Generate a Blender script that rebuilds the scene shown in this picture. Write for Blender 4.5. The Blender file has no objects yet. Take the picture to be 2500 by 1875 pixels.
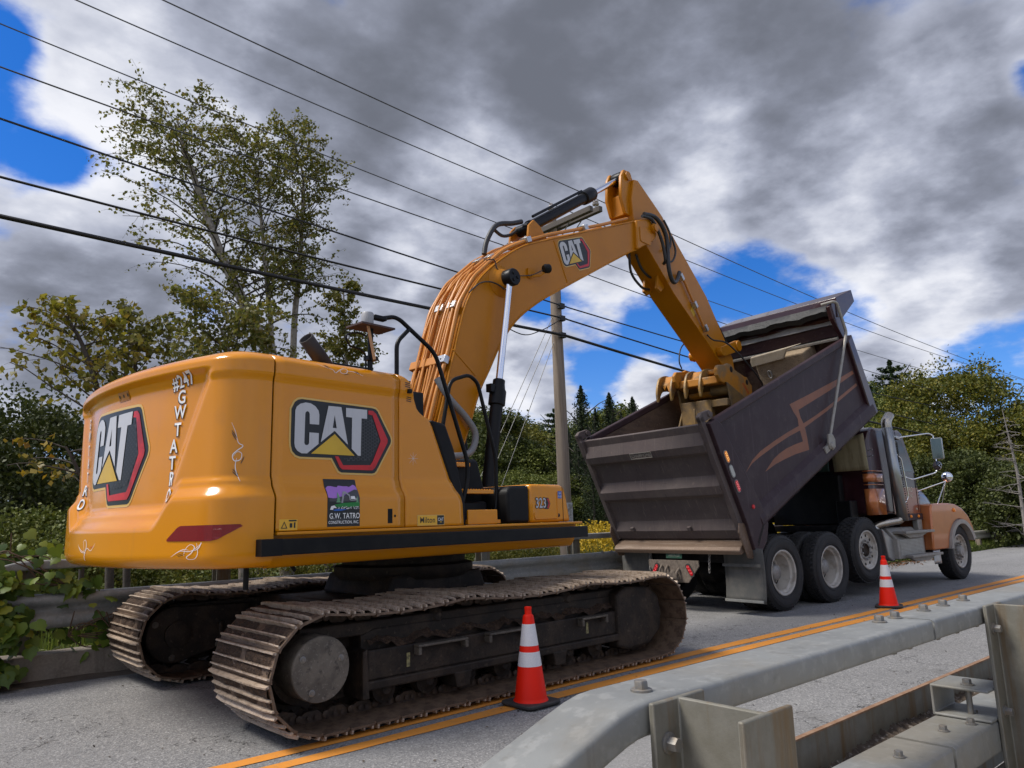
import bpy, bmesh, math, random
import numpy as np
from mathutils import Vector, Matrix
from math import radians as R, sin, cos, pi, tan, atan2, sqrt, exp

scene = bpy.context.scene
COL = scene.collection

# ------------------------------------------------------------------ camera
F_PX, PITCH, ROLL, HEAD, CAM_H = 1797.3, R(10.475), R(-1.732), R(48.92), 1.40
ex = Vector((sin(HEAD), cos(HEAD), 0)); ey = Vector((-cos(HEAD), sin(HEAD), 0))
def _w(v): return Vector((v.dot(ex), v.dot(ey), v.z))
_r, _f, _u = Vector((1, 0, 0)), Vector((0, cos(PITCH), sin(PITCH))), Vector((0, -sin(PITCH), cos(PITCH)))
CAM_R = _w(cos(ROLL)*_r + sin(ROLL)*_u); CAM_U = _w(-sin(ROLL)*_r + cos(ROLL)*_u); CAM_F = _w(_f)
cam_data = bpy.data.cameras.new('camera'); cam = bpy.data.objects.new('camera', cam_data); COL.objects.link(cam)
m3 = Matrix((CAM_R, CAM_U, -CAM_F)).transposed()
cam.matrix_world = Matrix.Translation((0, 0, CAM_H)) @ m3.to_4x4()
cam_data.sensor_width = 36; cam_data.lens = F_PX/2500*36; cam_data.clip_start = .05; cam_data.clip_end = 2000
scene.camera = cam
def skydir(px, py):
    return (CAM_F + (px-1250)/F_PX*CAM_R - (py-937.5)/F_PX*CAM_U).normalized()
def polar(px, dist):
    d = skydir(px, 1260 - (px-1250)*.03); d.z = 0; d.normalize(); return d*dist

# ------------------------------------------------------------------ exposure
scene.view_settings.view_transform = 'Standard'; scene.view_settings.look = 'None'
scene.view_settings.exposure = 1.45; scene.view_settings.gamma = 1

# ------------------------------------------------------------------ sky
SUN_EL, SUN_AZ = R(54), R(146)      # direction TO the sun: azimuth counter-clockwise from +X
sun_dir = Vector((cos(SUN_EL)*cos(SUN_AZ), cos(SUN_EL)*sin(SUN_AZ), sin(SUN_EL)))
sd = bpy.data.lights.new('sun', 'SUN'); sd.energy = 1.5; sd.angle = R(20); sd.color = (1, .95, .87)
sun = bpy.data.objects.new('sun', sd); COL.objects.link(sun)
sun.rotation_euler = (-sun_dir).to_track_quat('-Z', 'Y').to_euler()

world = bpy.data.worlds.new('World'); scene.world = world; world.use_nodes = True
nt = world.node_tree; N = nt.nodes; Lk = nt.links
for n in list(N): N.remove(n)
def nd(tree, typ, **kw):
    n = tree.nodes.new(typ)
    for k, v in kw.items(): setattr(n, k, v)
    return n
def mth(op, a, b=None, c=None, clamp=False):
    n = N.new('ShaderNodeMath'); n.operation = op; n.use_clamp = clamp
    for i, v in enumerate((a, b, c)):
        if v is None: continue
        if isinstance(v, (int, float)): n.inputs[i].default_value = v
        else: Lk.new(v, n.inputs[i])
    return n.outputs[0]
def mixc(fac, a, b):
    n = N.new('ShaderNodeMix'); n.data_type = 'RGBA'
    if isinstance(fac, (int, float)): n.inputs[0].default_value = fac
    else: Lk.new(fac, n.inputs[0])
    for i, v in ((6, a), (7, b)):
        if isinstance(v, tuple): n.inputs[i].default_value = (*v, 1)
        else: Lk.new(v, n.inputs[i])
    return n.outputs[2]
def sstep(v, lo, hi):
    n = N.new('ShaderNodeMapRange'); n.interpolation_type = 'SMOOTHSTEP'
    Lk.new(v, n.inputs[0]); n.inputs[1].default_value = lo; n.inputs[2].default_value = hi
    return n.outputs[0]
tc = N.new('ShaderNodeTexCoord'); DIR = tc.outputs['Generated']
sep = N.new('ShaderNodeSeparateXYZ'); Lk.new(DIR, sep.inputs[0])
zc = mth('ADD', mth('MAXIMUM', sep.outputs[2], 0.0), .30)
cmb = N.new('ShaderNodeCombineXYZ')
Lk.new(mth('DIVIDE', sep.outputs[0], zc), cmb.inputs[0]); Lk.new(mth('DIVIDE', sep.outputs[1], zc), cmb.inputs[1]); Lk.new(sep.outputs[2], cmb.inputs[2])
def noise(scale, detail, rough, off, dist=0.0):
    mp = N.new('ShaderNodeMapping'); mp.inputs['Location'].default_value = off; Lk.new(cmb.outputs[0], mp.inputs[0])
    n = N.new('ShaderNodeTexNoise'); n.inputs['Scale'].default_value = scale; n.inputs['Detail'].default_value = detail
    n.inputs['Roughness'].default_value = rough; n.inputs['Distortion'].default_value = dist; Lk.new(mp.outputs[0], n.inputs[0])
    return n.outputs['Fac']
def lobes(lst):
    tot = None
    for px, py, rad, amp in lst:
        d = skydir(px, py) if abs(px) < 9000 else py
        v = N.new('ShaderNodeVectorMath'); v.operation = 'DOT_PRODUCT'; Lk.new(DIR, v.inputs[0]); v.inputs[1].default_value = d
        g = mth('MULTIPLY', mth('EXPONENT', mth('MULTIPLY', mth('SUBTRACT', v.outputs['Value'], 1.0), 2/R(rad)**2)), amp)
        tot = g if tot is None else mth('ADD', tot, g)
    return tot
cover = lobes([(20, 100, 2.0, -.40), (135, 392, 1.9, -.40), (-20, 230, 2.0, -.18), (1650, 780, 5.0, -.36), (1460, 925, 3.6, -.34), (1930, 690, 4.2, -.36), (1800, 650, 2.4, -.20),
               (1310, 735, 2.6, -.26), (1700, 560, 2.4, -.12), (2400, 890, 3.4, -.40), (2230, 640, 1.6, -.12), (2510, 190, 1.7, -.34), (470, 620, 2, -.12), (480, 770, 3, -.20),
               (1250, 1010, 3, -.16), (2080, 760, 2.4, -.32), (760, 330, 10, .26), (1500, 200, 16, .30), (2330, 705, 4.0, .40), (2200, 400, 10, .30), (200, 230, 4, .20), (1150, 900, 4, .34), (1000, 500, 8, .28), (300, 800, 8, .25), (1560, 950, 2.6, .36), (1500, 650, 3.0, .25), (1380, 1000, 2.2, .25), (2150, 880, 1.8, .3), (2000, 560, 5, .2), (1700, 480, 5, .22), (130, 620, 4, .2)])
BEHIND = Vector((cos(R(-125))*cos(R(32)), sin(R(-125))*cos(R(32)), sin(R(32))))
shade = lobes([(1350, 100, 9, -.24), (1650, 40, 10, -.22), (2150, 40, 11, -.24), (1000, 40, 7, -.12), (900, 260, 4.5, -.13), (230, 820, 6, -.16), (60, 720, 5, -.08), (2000, 580, 4, -.12), (1330, 330, 4, -.14), (2420, 620, 4, -.18),
               (300, 170, 6, .30), (260, 330, 4, .28), (110, 500, 5, .28), (1150, 330, 3.0, .20), (1000, 560, 8, .22), (1870, 360, 7, .28), (2350, 300, 7, .18), (2200, 760, 4, .40), (2380, 690, 3, .22), (2080, 620, 4, .22), (1560, 970, 4, .34), (1180, 930, 5, .34), (700, 480, 8, .14), (1450, 440, 5, .22), (1500, 660, 4, .28), (1700, 520, 4, .2), (9999, BEHIND, 60, .42)])
n1 = noise(2.1, 6, .50, (3.1, 1.7, .4)); n2 = noise(1.3, 5, .50, (8.2, 4.4, 2.0))
DLT = Vector((cos(SUN_AZ), sin(SUN_AZ), 0))*.075
def puff(o, sc=4.2): return noise(sc, 8, .53, (5.3+o.x, 2.2+o.y, .7))
pa, pb = puff(Vector((0, 0, 0))), puff(DLT)
relief = mth('MULTIPLY', mth('SUBTRACT', pa, pb), 1.35)
fine = noise(11.0, 7, .58, (1.2, 9.9, 5.0))
cov = mth('ADD', mth('ADD', mth('MULTIPLY', n1, .65), mth('ADD', mth('MULTIPLY', fine, .34), mth('MULTIPLY', pa, .80))), cover)
alpha = sstep(cov, .70, .98)
br = mth('ADD', mth('ADD', mth('ADD', mth('MULTIPLY', n2, 1.1), mth('MULTIPLY', fine, .30)), relief), mth('ADD', mth('MULTIPLY', pa, .55), shade))
thin = mth('MULTIPLY', mth('SUBTRACT', 1.0, sstep(cov, .80, 1.12)), .36)
brf = sstep(mth('ADD', br, thin), .50, 1.80)
ramp = N.new('ShaderNodeValToRGB'); Lk.new(brf, ramp.inputs[0]); e = ramp.color_ramp.elements
e[0].position = 0; e[0].color = (.058, .063, .078, 1); e[1].position = 1; e[1].color = (.335, .340, .362, 1)
for p, c in ((.30, (.098, .106, .133, 1)), (.58, (.163, .174, .212, 1)), (.8, (.242, .252, .287, 1))):
    q = e.new(p); q.color = c
sky = N.new('ShaderNodeTexSky'); sky.sky_type = 'NISHITA'; sky.sun_disc = False; sky.sun_elevation = SUN_EL; sky.sun_rotation = pi/2 - SUN_AZ
sky.air_density = 1.0; sky.dust_density = .3; sky.ozone_density = 3.5
gsat = N.new('ShaderNodeHueSaturation'); gsat.inputs['Saturation'].default_value = 1.25; tint = N.new('ShaderNodeMix'); tint.data_type = 'RGBA'; tint.blend_type = 'MULTIPLY'; tint.inputs[0].default_value = 1; Lk.new(sky.outputs[0], tint.inputs[6]); tint.inputs[7].default_value = (.80, .84, 1.10, 1); Lk.new(tint.outputs[2], gsat.inputs['Color'])
bg1 = N.new('ShaderNodeBackground'); Lk.new(gsat.outputs[0], bg1.inputs[0]); bg1.inputs[1].default_value = .050
bg2 = N.new('ShaderNodeBackground'); Lk.new(ramp.outputs[0], bg2.inputs[0]); bg2.inputs[1].default_value = 1.0
mx = N.new('ShaderNodeMixShader'); Lk.new(alpha, mx.inputs[0]); Lk.new(bg1.outputs[0], mx.inputs[1]); Lk.new(bg2.outputs[0], mx.inputs[2])
out = N.new('ShaderNodeOutputWorld'); Lk.new(mx.outputs[0], out.inputs[0])

# ------------------------------------------------------------------ materials
MATS = {}
def mat(name, col, rough=.5, metal=0.0, var=None, streak=None, bump=None, coat=0.0, emit=None, spec=.5, island=None, alpha=None, trans=0.0):
    """var=(scale,amount,colour[,lo,hi]); streak=((sx,sy,sz),amount,colour[,lo,hi]); bump=(scale,strength,dist)"""
    if name in MATS: return MATS[name]
    m = bpy.data.materials.new(name); m.use_nodes = True; MATS[name] = m
    t = m.node_tree; b = t.nodes['Principled BSDF']
    b.inputs['Roughness'].default_value = rough; b.inputs['Metallic'].default_value = metal
    b.inputs['Specular IOR Level'].default_value = spec
    if coat: b.inputs['Coat Weight'].default_value = coat; b.inputs['Coat Roughness'].default_value = .045; b.inputs['Coat IOR'].default_value = 1.62
    tcn = nd(t, 'ShaderNodeTexCoord'); cur = None
    if island:
        g = nd(t, 'ShaderNodeNewGeometry'); rp = nd(t, 'ShaderNodeValToRGB'); t.links.new(g.outputs['Random Per Island'], rp.inputs[0])
        el = rp.color_ramp.elements; el[0].color = (*island[0], 1); el[1].color = (*island[-1], 1)
        for i, c in enumerate(island[1:-1]): q = el.new((i+1)/(len(island)-1)); q.color = (*c, 1)
        cur = rp.outputs[0]
    def layer(cur, fac_sock, amount, colr, lo, hi):
        mr = nd(t, 'ShaderNodeMapRange'); mr.interpolation_type = 'SMOOTHSTEP'; t.links.new(fac_sock, mr.inputs[0])
        mr.inputs[1].default_value = lo; mr.inputs[2].default_value = hi; mr.inputs[4].default_value = amount
        mm = nd(t, 'ShaderNodeMix', data_type='RGBA'); t.links.new(mr.outputs[0], mm.inputs[0])
        if cur is None: mm.inputs[6].default_value = (*col, 1)
        else: t.links.new(cur, mm.inputs[6])
        mm.inputs[7].default_value = (*colr, 1)
        return mm.outputs[2]
    def ntex(scale, mapping=None, detail=6, rgh=.62):
        n = nd(t, 'ShaderNodeTexNoise'); n.inputs['Scale'].default_value = scale; n.inputs['Detail'].default_value = detail; n.inputs['Roughness'].default_value = rgh
        if mapping:
            mp = nd(t, 'ShaderNodeMapping'); mp.inputs['Scale'].default_value = mapping; t.links.new(tcn.outputs['Object'], mp.inputs[0]); t.links.new(mp.outputs[0], n.inputs[0])
        else: t.links.new(tcn.outputs['Object'], n.inputs[0])
        return n.outputs['Fac']
    vs = [] if var is None else (var if isinstance(var, list) else [var])
    for v in vs:
        lo, hi = (v[3], v[4]) if len(v) > 3 else (.4, .65)
        cur = layer(cur, ntex(v[0]), v[1], v[2], lo, hi)
    ss = [] if streak is None else (streak if isinstance(streak, list) else [streak])
    for v in ss:
        lo, hi = (v[3], v[4]) if len(v) > 3 else (.5, .7)
        cur = layer(cur, ntex(1.0, v[0]), v[1], v[2], lo, hi)
    if cur is None: b.inputs['Base Color'].default_value = (*col, 1)
    else: t.links.new(cur, b.inputs['Base Color'])
    if bump:
        bn = nd(t, 'ShaderNodeBump'); bn.inputs['Strength'].default_value = bump[1]; bn.inputs['Distance'].default_value = bump[2] if len(bump) > 2 else .01
        t.links.new(ntex(bump[0]), bn.inputs['Height']); t.links.new(bn.outputs[0], b.inputs['Normal'])
    if emit: b.inputs['Emission Color'].default_value = (*emit[0], 1); b.inputs['Emission Strength'].default_value = emit[1]
    if trans:
        b.inputs['Transmission Weight'].default_value = trans
    return m

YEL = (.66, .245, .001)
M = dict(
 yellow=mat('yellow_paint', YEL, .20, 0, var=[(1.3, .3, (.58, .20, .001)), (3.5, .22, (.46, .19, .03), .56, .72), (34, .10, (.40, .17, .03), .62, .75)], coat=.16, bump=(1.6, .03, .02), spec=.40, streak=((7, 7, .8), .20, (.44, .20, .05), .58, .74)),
 boom_shaded=mat('shaded_boom_paint', (.47, .172, .001), .38, 0, var=[(2.0, .4, (.38, .135, .001)), (40, .25, (.25, .10, .02), .64, .74)], coat=.0, spec=.3),  # body yellow made darker, with the boom's shade put into the colour
 dirtyy=mat('worn_yellow_paint', (.47, .185, .012), .55, 0, var=[(3.2, .85, (.23, .155, .075), .45, .62), (16, .6, (.10, .075, .05), .6, .7)], bump=(24, .2, .01)),
 black=mat('black_paint', (.006, .006, .007), .38, 0, var=(5, .5, (.016, .015, .014)), spec=.18),
 plastic=mat('black_plastic', (.008, .008, .009), .48, 0, var=(4, .5, (.017, .016, .015)), spec=.16),
 seam=mat('dark_gap', (.01, .008, .006), .8),
 chrome=mat('chrome', (.85, .85, .86), .09, 1.0),
 mirrorc=mat('mirror_glass', (.75, .77, .8), .04, 1.0),
 track=mat('track_steel', (.15, .098, .062), .62, .15, var=[(9, .9, (.075, .045, .028), .42, .6), (38, .55, (.20, .13, .085), .55, .7)], bump=(60, .5, .01)),
 rib=mat('worn_grouser_steel', (.42, .325, .24), .5, .1, var=[(20, .7, (.19, .13, .085), .47, .62), (70, .6, (.52, .45, .38), .52, .66)], bump=(80, .35, .006)),
 mud=mat('dried_mud', (.050, .027, .015), .95, 0, var=[(30, .8, (.105, .062, .036)), (90, .6, (.018, .011, .007), .5, .6)], bump=(45, 1.0, .03)),
 link=mat('track_link_steel', (.062, .044, .033), .6, .3, var=[(12, .8, (.12, .075, .045))], bump=(50, .4, .008)),
 under=mat('greasy_black_steel', (.022, .017, .0135), .6, .0, var=[(5, .9, (.048, .034, .024), .42, .62), (22, .7, (.10, .076, .054), .58, .72), (60, .5, (.008, .006, .005), .55, .65)], streak=((9, 9, 1.2), .5, (.06, .048, .036), .60, .74), bump=(30, .4, .01), spec=.25),
 cover=mat('scratched_cover', (.092, .077, .060), .6, .1, var=[(7, .8, (.16, .135, .105), .42, .62), (60, .6, (.23, .21, .18), .58, .66), (16, .8, (.040, .032, .026), .54, .66)], bump=(35, .25, .008)),
 pipe=mat('pipe_paint', (.56, .21, .025), .36, 0, var=(8, .4, (.42, .16, .03))),
 clamp=mat('zinc_clamp', (.55, .55, .55), .32, .8, var=(20, .5, (.35, .34, .33))),
 hose=mat('rubber_hose', (.022, .022, .024), .5),
 ghose=mat('grey_hose', (.20, .20, .20), .55, 0, var=(60, .4, (.12, .12, .12))),
 asphalt=None, lane=mat('line_yellow', (.66, .25, .028), .7, 0, var=[(26, .6, (.48, .20, .045), .5, .7), (150, .55, (.16, .13, .10), .58, .68), (4, .35, (.40, .22, .08), .5, .65)]),
 concrete=mat('kerb_concrete', (.24, .205, .165), .9, 0, var=[(3, .7, (.15, .12, .095)), (40, .4, (.33, .29, .24))], streak=((6, 6, .8), .6, (.10, .08, .06)), bump=(40, .4, .01)),
 galv=mat('galvanised_steel', (.235, .24, .23), .55, .12, var=[(5, .6, (.165, .17, .165)), (28, .5, (.32, .32, .305), .5, .66), (1.7, .6, (.215, .185, .135), .48, .68), (11, .5, (.13, .13, .12), .60, .70)], streak=((26, 26, 2), .4, (.14, .13, .11), .56, .72), bump=(55, .12, .004)),
 post=mat('stained_galvanised', (.165, .155, .122), .62, .2, var=[(3, .5, (.20, .19, .165)), (30, .3, (.25, .24, .21))], streak=[((14, 14, 1.1), .85, (.155, .095, .038), .47, .66), ((30, 30, 1.5), .5, (.10, .08, .055), .55, .7)], bump=(45, .2, .005)),
 boltm=mat('bolt_steel', (.20, .195, .185), .5, .5, var=(60, .6, (.30, .24, .17))),
 rust=mat('rusty_edge', (.22, .12, .065), .8, 0, var=(30, .6, (.34, .22, .14))),
 gravel=mat('debris', (.10, .075, .055), .95, 0, var=[(80, .8, (.30, .26, .22), .55, .65)]),
 wood=mat('pole_wood', (.27, .215, .165), .85, 0, streak=[((22, 22, .7), .8, (.155, .115, .082), .45, .65), ((50, 50, 1.2), .6, (.40, .34, .275), .55, .7)], bump=(30, .3, .01)),
 awood=mat('arm_wood', (.10, .085, .072), .85, 0, streak=((3, 40, 40), .7, (.05, .04, .034))),
 cable=mat('cable_black', (.012, .012, .013), .6), cablec=mat('bare_conductor', (.10, .10, .10), .5, .5),
 porc=mat('porcelain', (.42, .38, .36), .2, 0), 
 cone=mat('cone_orange', (.86, .016, .002), .5, 0, var=(6, .25, (.72, .012, .002)), spec=.25), conew=mat('cone_sheeting', (.78, .75, .74), .35, 0, var=[(220, .5, (.58, .56, .56), .48, .52), (14, .4, (.5, .45, .42), .66, .74)]),
 rubber=mat('black_rubber', (.028, .026, .025), .7, 0, var=(8, .6, (.055, .050, .046)), bump=(60, .2, .004)),
 tyre=mat('tyre_rubber', (.016, .0155, .0155), .75, 0, var=[(5, .6, (.028, .026, .025)), (30, .3, (.042, .038, .034), .55, .7)], bump=(60, .15, .003)),
 rim=mat('wheel_white', (.45, .42, .37), .45, 0, var=[(6, .8, (.27, .235, .19), .42, .64), (30, .4, (.18, .14, .10), .6, .7)]),
 hubm=mat('hub_steel', (.30, .29, .27), .5, .3, var=(14, .6, (.16, .14, .12))),
 alu=mat('aluminium', (.46, .455, .44), .36, .75, var=(8, .5, (.34, .32, .30)), streak=((2, 2, 30), .3, (.28, .26, .25))),
 alud=mat('dusty_aluminium', (.33, .31, .275), .55, .35, var=(10, .6, (.24, .215, .18))),
 maroon=mat('maroon_paint', (.030, .008, .012), .30, 0, var=[(5, .5, (.05, .018, .020))], coat=.35),
 maroond=mat('dusty_maroon', (.036, .019, .023), .5, 0, var=[(2.2, .6, (.064, .045, .046), .45, .7), (9, .4, (.09, .065, .055), .58, .72)], streak=[((30, 10, 1.6), .40, (.13, .10, .105), .56, .74), ((90, 30, 3.0), .35, (.15, .12, .12), .62, .74)], bump=(30, .1, .006), spec=.28),
 tail=mat('tailgate_dusty', (.088, .068, .064), .75, 0, var=[(2.6, .7, (.118, .092, .082), .42, .64), (14, .45, (.18, .135, .105), .58, .72), (1.2, .5, (.070, .048, .050), .45, .62)], streak=[((8, 40, 3), .6, (.21, .165, .14), .58, .72), ((8, 30, 2), .7, (.045, .035, .035), .60, .72)], bump=(30, .15, .006)),
 lipm=mat('worn_spill_lip', (.15, .098, .065), .55, .25, var=[(6, .6, (.13, .085, .058)), (40, .4, (.30, .22, .16), .55, .7)], streak=((30, 1.5, 30), .5, (.30, .24, .19))),
 inner=mat('worn_bed_steel', (.135, .09, .062), .65, .2, var=[(3, .7, (.085, .055, .04)), (26, .6, (.23, .165, .12), .55, .68)], streak=((1.5, 20, 20), .5, (.05, .033, .026)), bump=(18, .3, .01)),
 tan=mat('tan_dirt', (.27, .20, .125), .9, 0, var=[(7, .7, (.17, .12, .075)), (40, .5, (.36, .28, .19))], bump=(20, .5, .02)),
 flap=mat('flap_beige', (.30, .26, .155), .75, 0, streak=[((10, 10, .8), .75, (.18, .14, .075), .45, .66)], var=(12, .3, (.22, .17, .10))),
 flapg=mat('dusty_mudflap', (.085, .085, .080), .8, 0, var=[(5, .7, (.135, .125, .11), .42, .66)], streak=((20, 20, 2), .5, (.05, .05, .048)), bump=(40, .15, .004)),
 copper=mat('copper_paint', (.52, .165, .045), .30, .35, var=(4, .4, (.42, .125, .035)), coat=.5),
 copperd=mat('copper_stripe', (.235, .085, .038), .5, 0, var=(4, .5, (.17, .062, .032)), streak=((20, 8, 3), .4, (.13, .075, .055))),
 framek=mat('chassis_black', (.007, .0065, .0065), .7, 0, var=(8, .8, (.03, .024, .02), .5, .7), spec=.25),
 hitch=mat('hitch_plate', (.135, .105, .082), .8, 0, var=[(5, .8, (.075, .06, .05)), (26, .5, (.22, .18, .14))]),
 glassd=mat('dark_glass', (.012, .016, .016), .05, 0, spec=.8), glassg=mat('rear_glass', (.05, .085, .075), .08, 0, spec=.8),
 red=mat('red_lens', (.30, .008, .012), .3, 0), redl=mat('red_lens_lit', (.34, .008, .012), .3, 0, emit=((1, .02, .03), .03)), ledr=mat('red_led', (1, .2, .2), .3, 0, emit=((1, .30, .30), .35)),
 amb=mat('amber_lens', (.62, .17, .01), .3, 0, emit=((1, .30, .02), .05)), leda=mat('amber_led', (1, .6, .2), .3, 0, emit=((1, .55, .15), .6)), clear=mat('clear_lens', (.42, .42, .38), .2, 0),
 refl=mat('reflector_red', (.20, .003, .004), .28, 0, var=(60, .4, (.14, .002, .003))),
 dblk=mat('decal_black', (.010, .010, .011), .35), dsil=mat('decal_silver', (.52, .52, .54), .35, .0, streak=((60, 60, 2), .35, (.42, .42, .44))), dyel=mat('decal_gold', (.66, .41, .03), .35, .1, var=(3, .5, (.50, .30, .02))),
 dred=mat('decal_red', (.55, .012, .014), .3, 0, var=(2.5, .8, (.25, .003, .004), .42, .6)), dmesh=mat('decal_mesh', (.055, .056, .06), .45), dcream=mat('decal_border', (.66, .42, .11), .35), white=mat('decal_white', (.80, .79, .77), .4),
 pur=mat('decal_purple', (.38, .17, .56), .45), grn=mat('decal_green', (.012, .20, .035), .45), grn2=mat('decal_pale_green', (.14, .33, .17), .45), gry=mat('decal_grey', (.06, .06, .065), .45), gry2=mat('decal_light_grey', (.30, .30, .31), .45), blu=mat('decal_blue', (.02, .11, .45), .4), wyel=mat('decal_yellow', (.78, .42, .03), .4), tanstrap=mat('tan_strap', (.50, .27, .13), .7), brownp=mat('brown_plate', (.055, .028, .024), .6),
)
def asphalt_mat():
    m = bpy.data.materials.new('asphalt'); m.use_nodes = True; t = m.node_tree; b = t.nodes['Principled BSDF']; L = t.links
    tcn = nd(t, 'ShaderNodeTexCoord'); O = tcn.outputs['Object']
    def nz(s, d=4, r=.6, mp=None):
        n = nd(t, 'ShaderNodeTexNoise'); n.inputs['Scale'].default_value = s; n.inputs['Detail'].default_value = d; n.inputs['Roughness'].default_value = r
        if mp:
            q = nd(t, 'ShaderNodeMapping'); q.inputs['Scale'].default_value = mp; L.new(O, q.inputs[0]); L.new(q.outputs[0], n.inputs[0])
        else: L.new(O, n.inputs[0])
        return n.outputs['Fac']
    v = nd(t, 'ShaderNodeTexVoronoi'); v.inputs['Scale'].default_value = 95; L.new(O, v.inputs[0])
    rp = nd(t, 'ShaderNodeValToRGB'); L.new(v.outputs['Color'], rp.inputs[0]); el = rp.color_ramp.elements
    el[0].color = (.10, .10, .103, 1); el[1].color = (.44, .43, .415, 1)
    q = el.new(.45); q.color = (.185, .182, .18, 1); q = el.new(.8); q.color = (.265, .26, .252, 1)
    def mixf(fac, a, c, amt, lo, hi):
        mr = nd(t, 'ShaderNodeMapRange'); mr.interpolation_type = 'SMOOTHSTEP'; L.new(fac, mr.inputs[0]); mr.inputs[1].default_value = lo; mr.inputs[2].default_value = hi; mr.inputs[4].default_value = amt
        mm = nd(t, 'ShaderNodeMix', data_type='RGBA'); L.new(mr.outputs[0], mm.inputs[0]); L.new(a, mm.inputs[6]); mm.inputs[7].default_value = (*c, 1); return mm.outputs[2]
    cur = mixf(nz(.5, 5), rp.outputs[0], (.17, .167, .162), .5, .42, .68)
    cur = mixf(nz(.35, 4, .6, (.15, 1.3, 1)), cur, (.32, .315, .305), .35, .48, .66)
    cur = mixf(nz(2.3, 6), cur, (.11, .105, .10), .35, .58, .72)
    # fine cracks where a wandering noise crosses its middle
    w = nz(.42, 7, .62); d = nd(t, 'ShaderNodeMath', operation='SUBTRACT'); L.new(w, d.inputs[0]); d.inputs[1].default_value = .515
    a = nd(t, 'ShaderNodeMath', operation='ABSOLUTE'); L.new(d.outputs[0], a.inputs[0]); 
    inv = nd(t, 'ShaderNodeMath', operation='SUBTRACT'); inv.inputs[0].default_value = 1; L.new(a.outputs[0], inv.inputs[1])
    cur = mixf(inv.outputs[0], cur, (.025, .023, .022), .8, .9976, .9990)
    L.new(cur, b.inputs['Base Color']); b.inputs['Roughness'].default_value = .82; b.inputs['Specular IOR Level'].default_value = .35
    bn = nd(t, 'ShaderNodeBump'); bn.inputs['Strength'].default_value = .5; bn.inputs['Distance'].default_value = .006; L.new(v.outputs['Distance'], bn.inputs['Height']); L.new(bn.outputs[0], b.inputs['Normal'])
    return m
M['asphalt'] = asphalt_mat()

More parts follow.
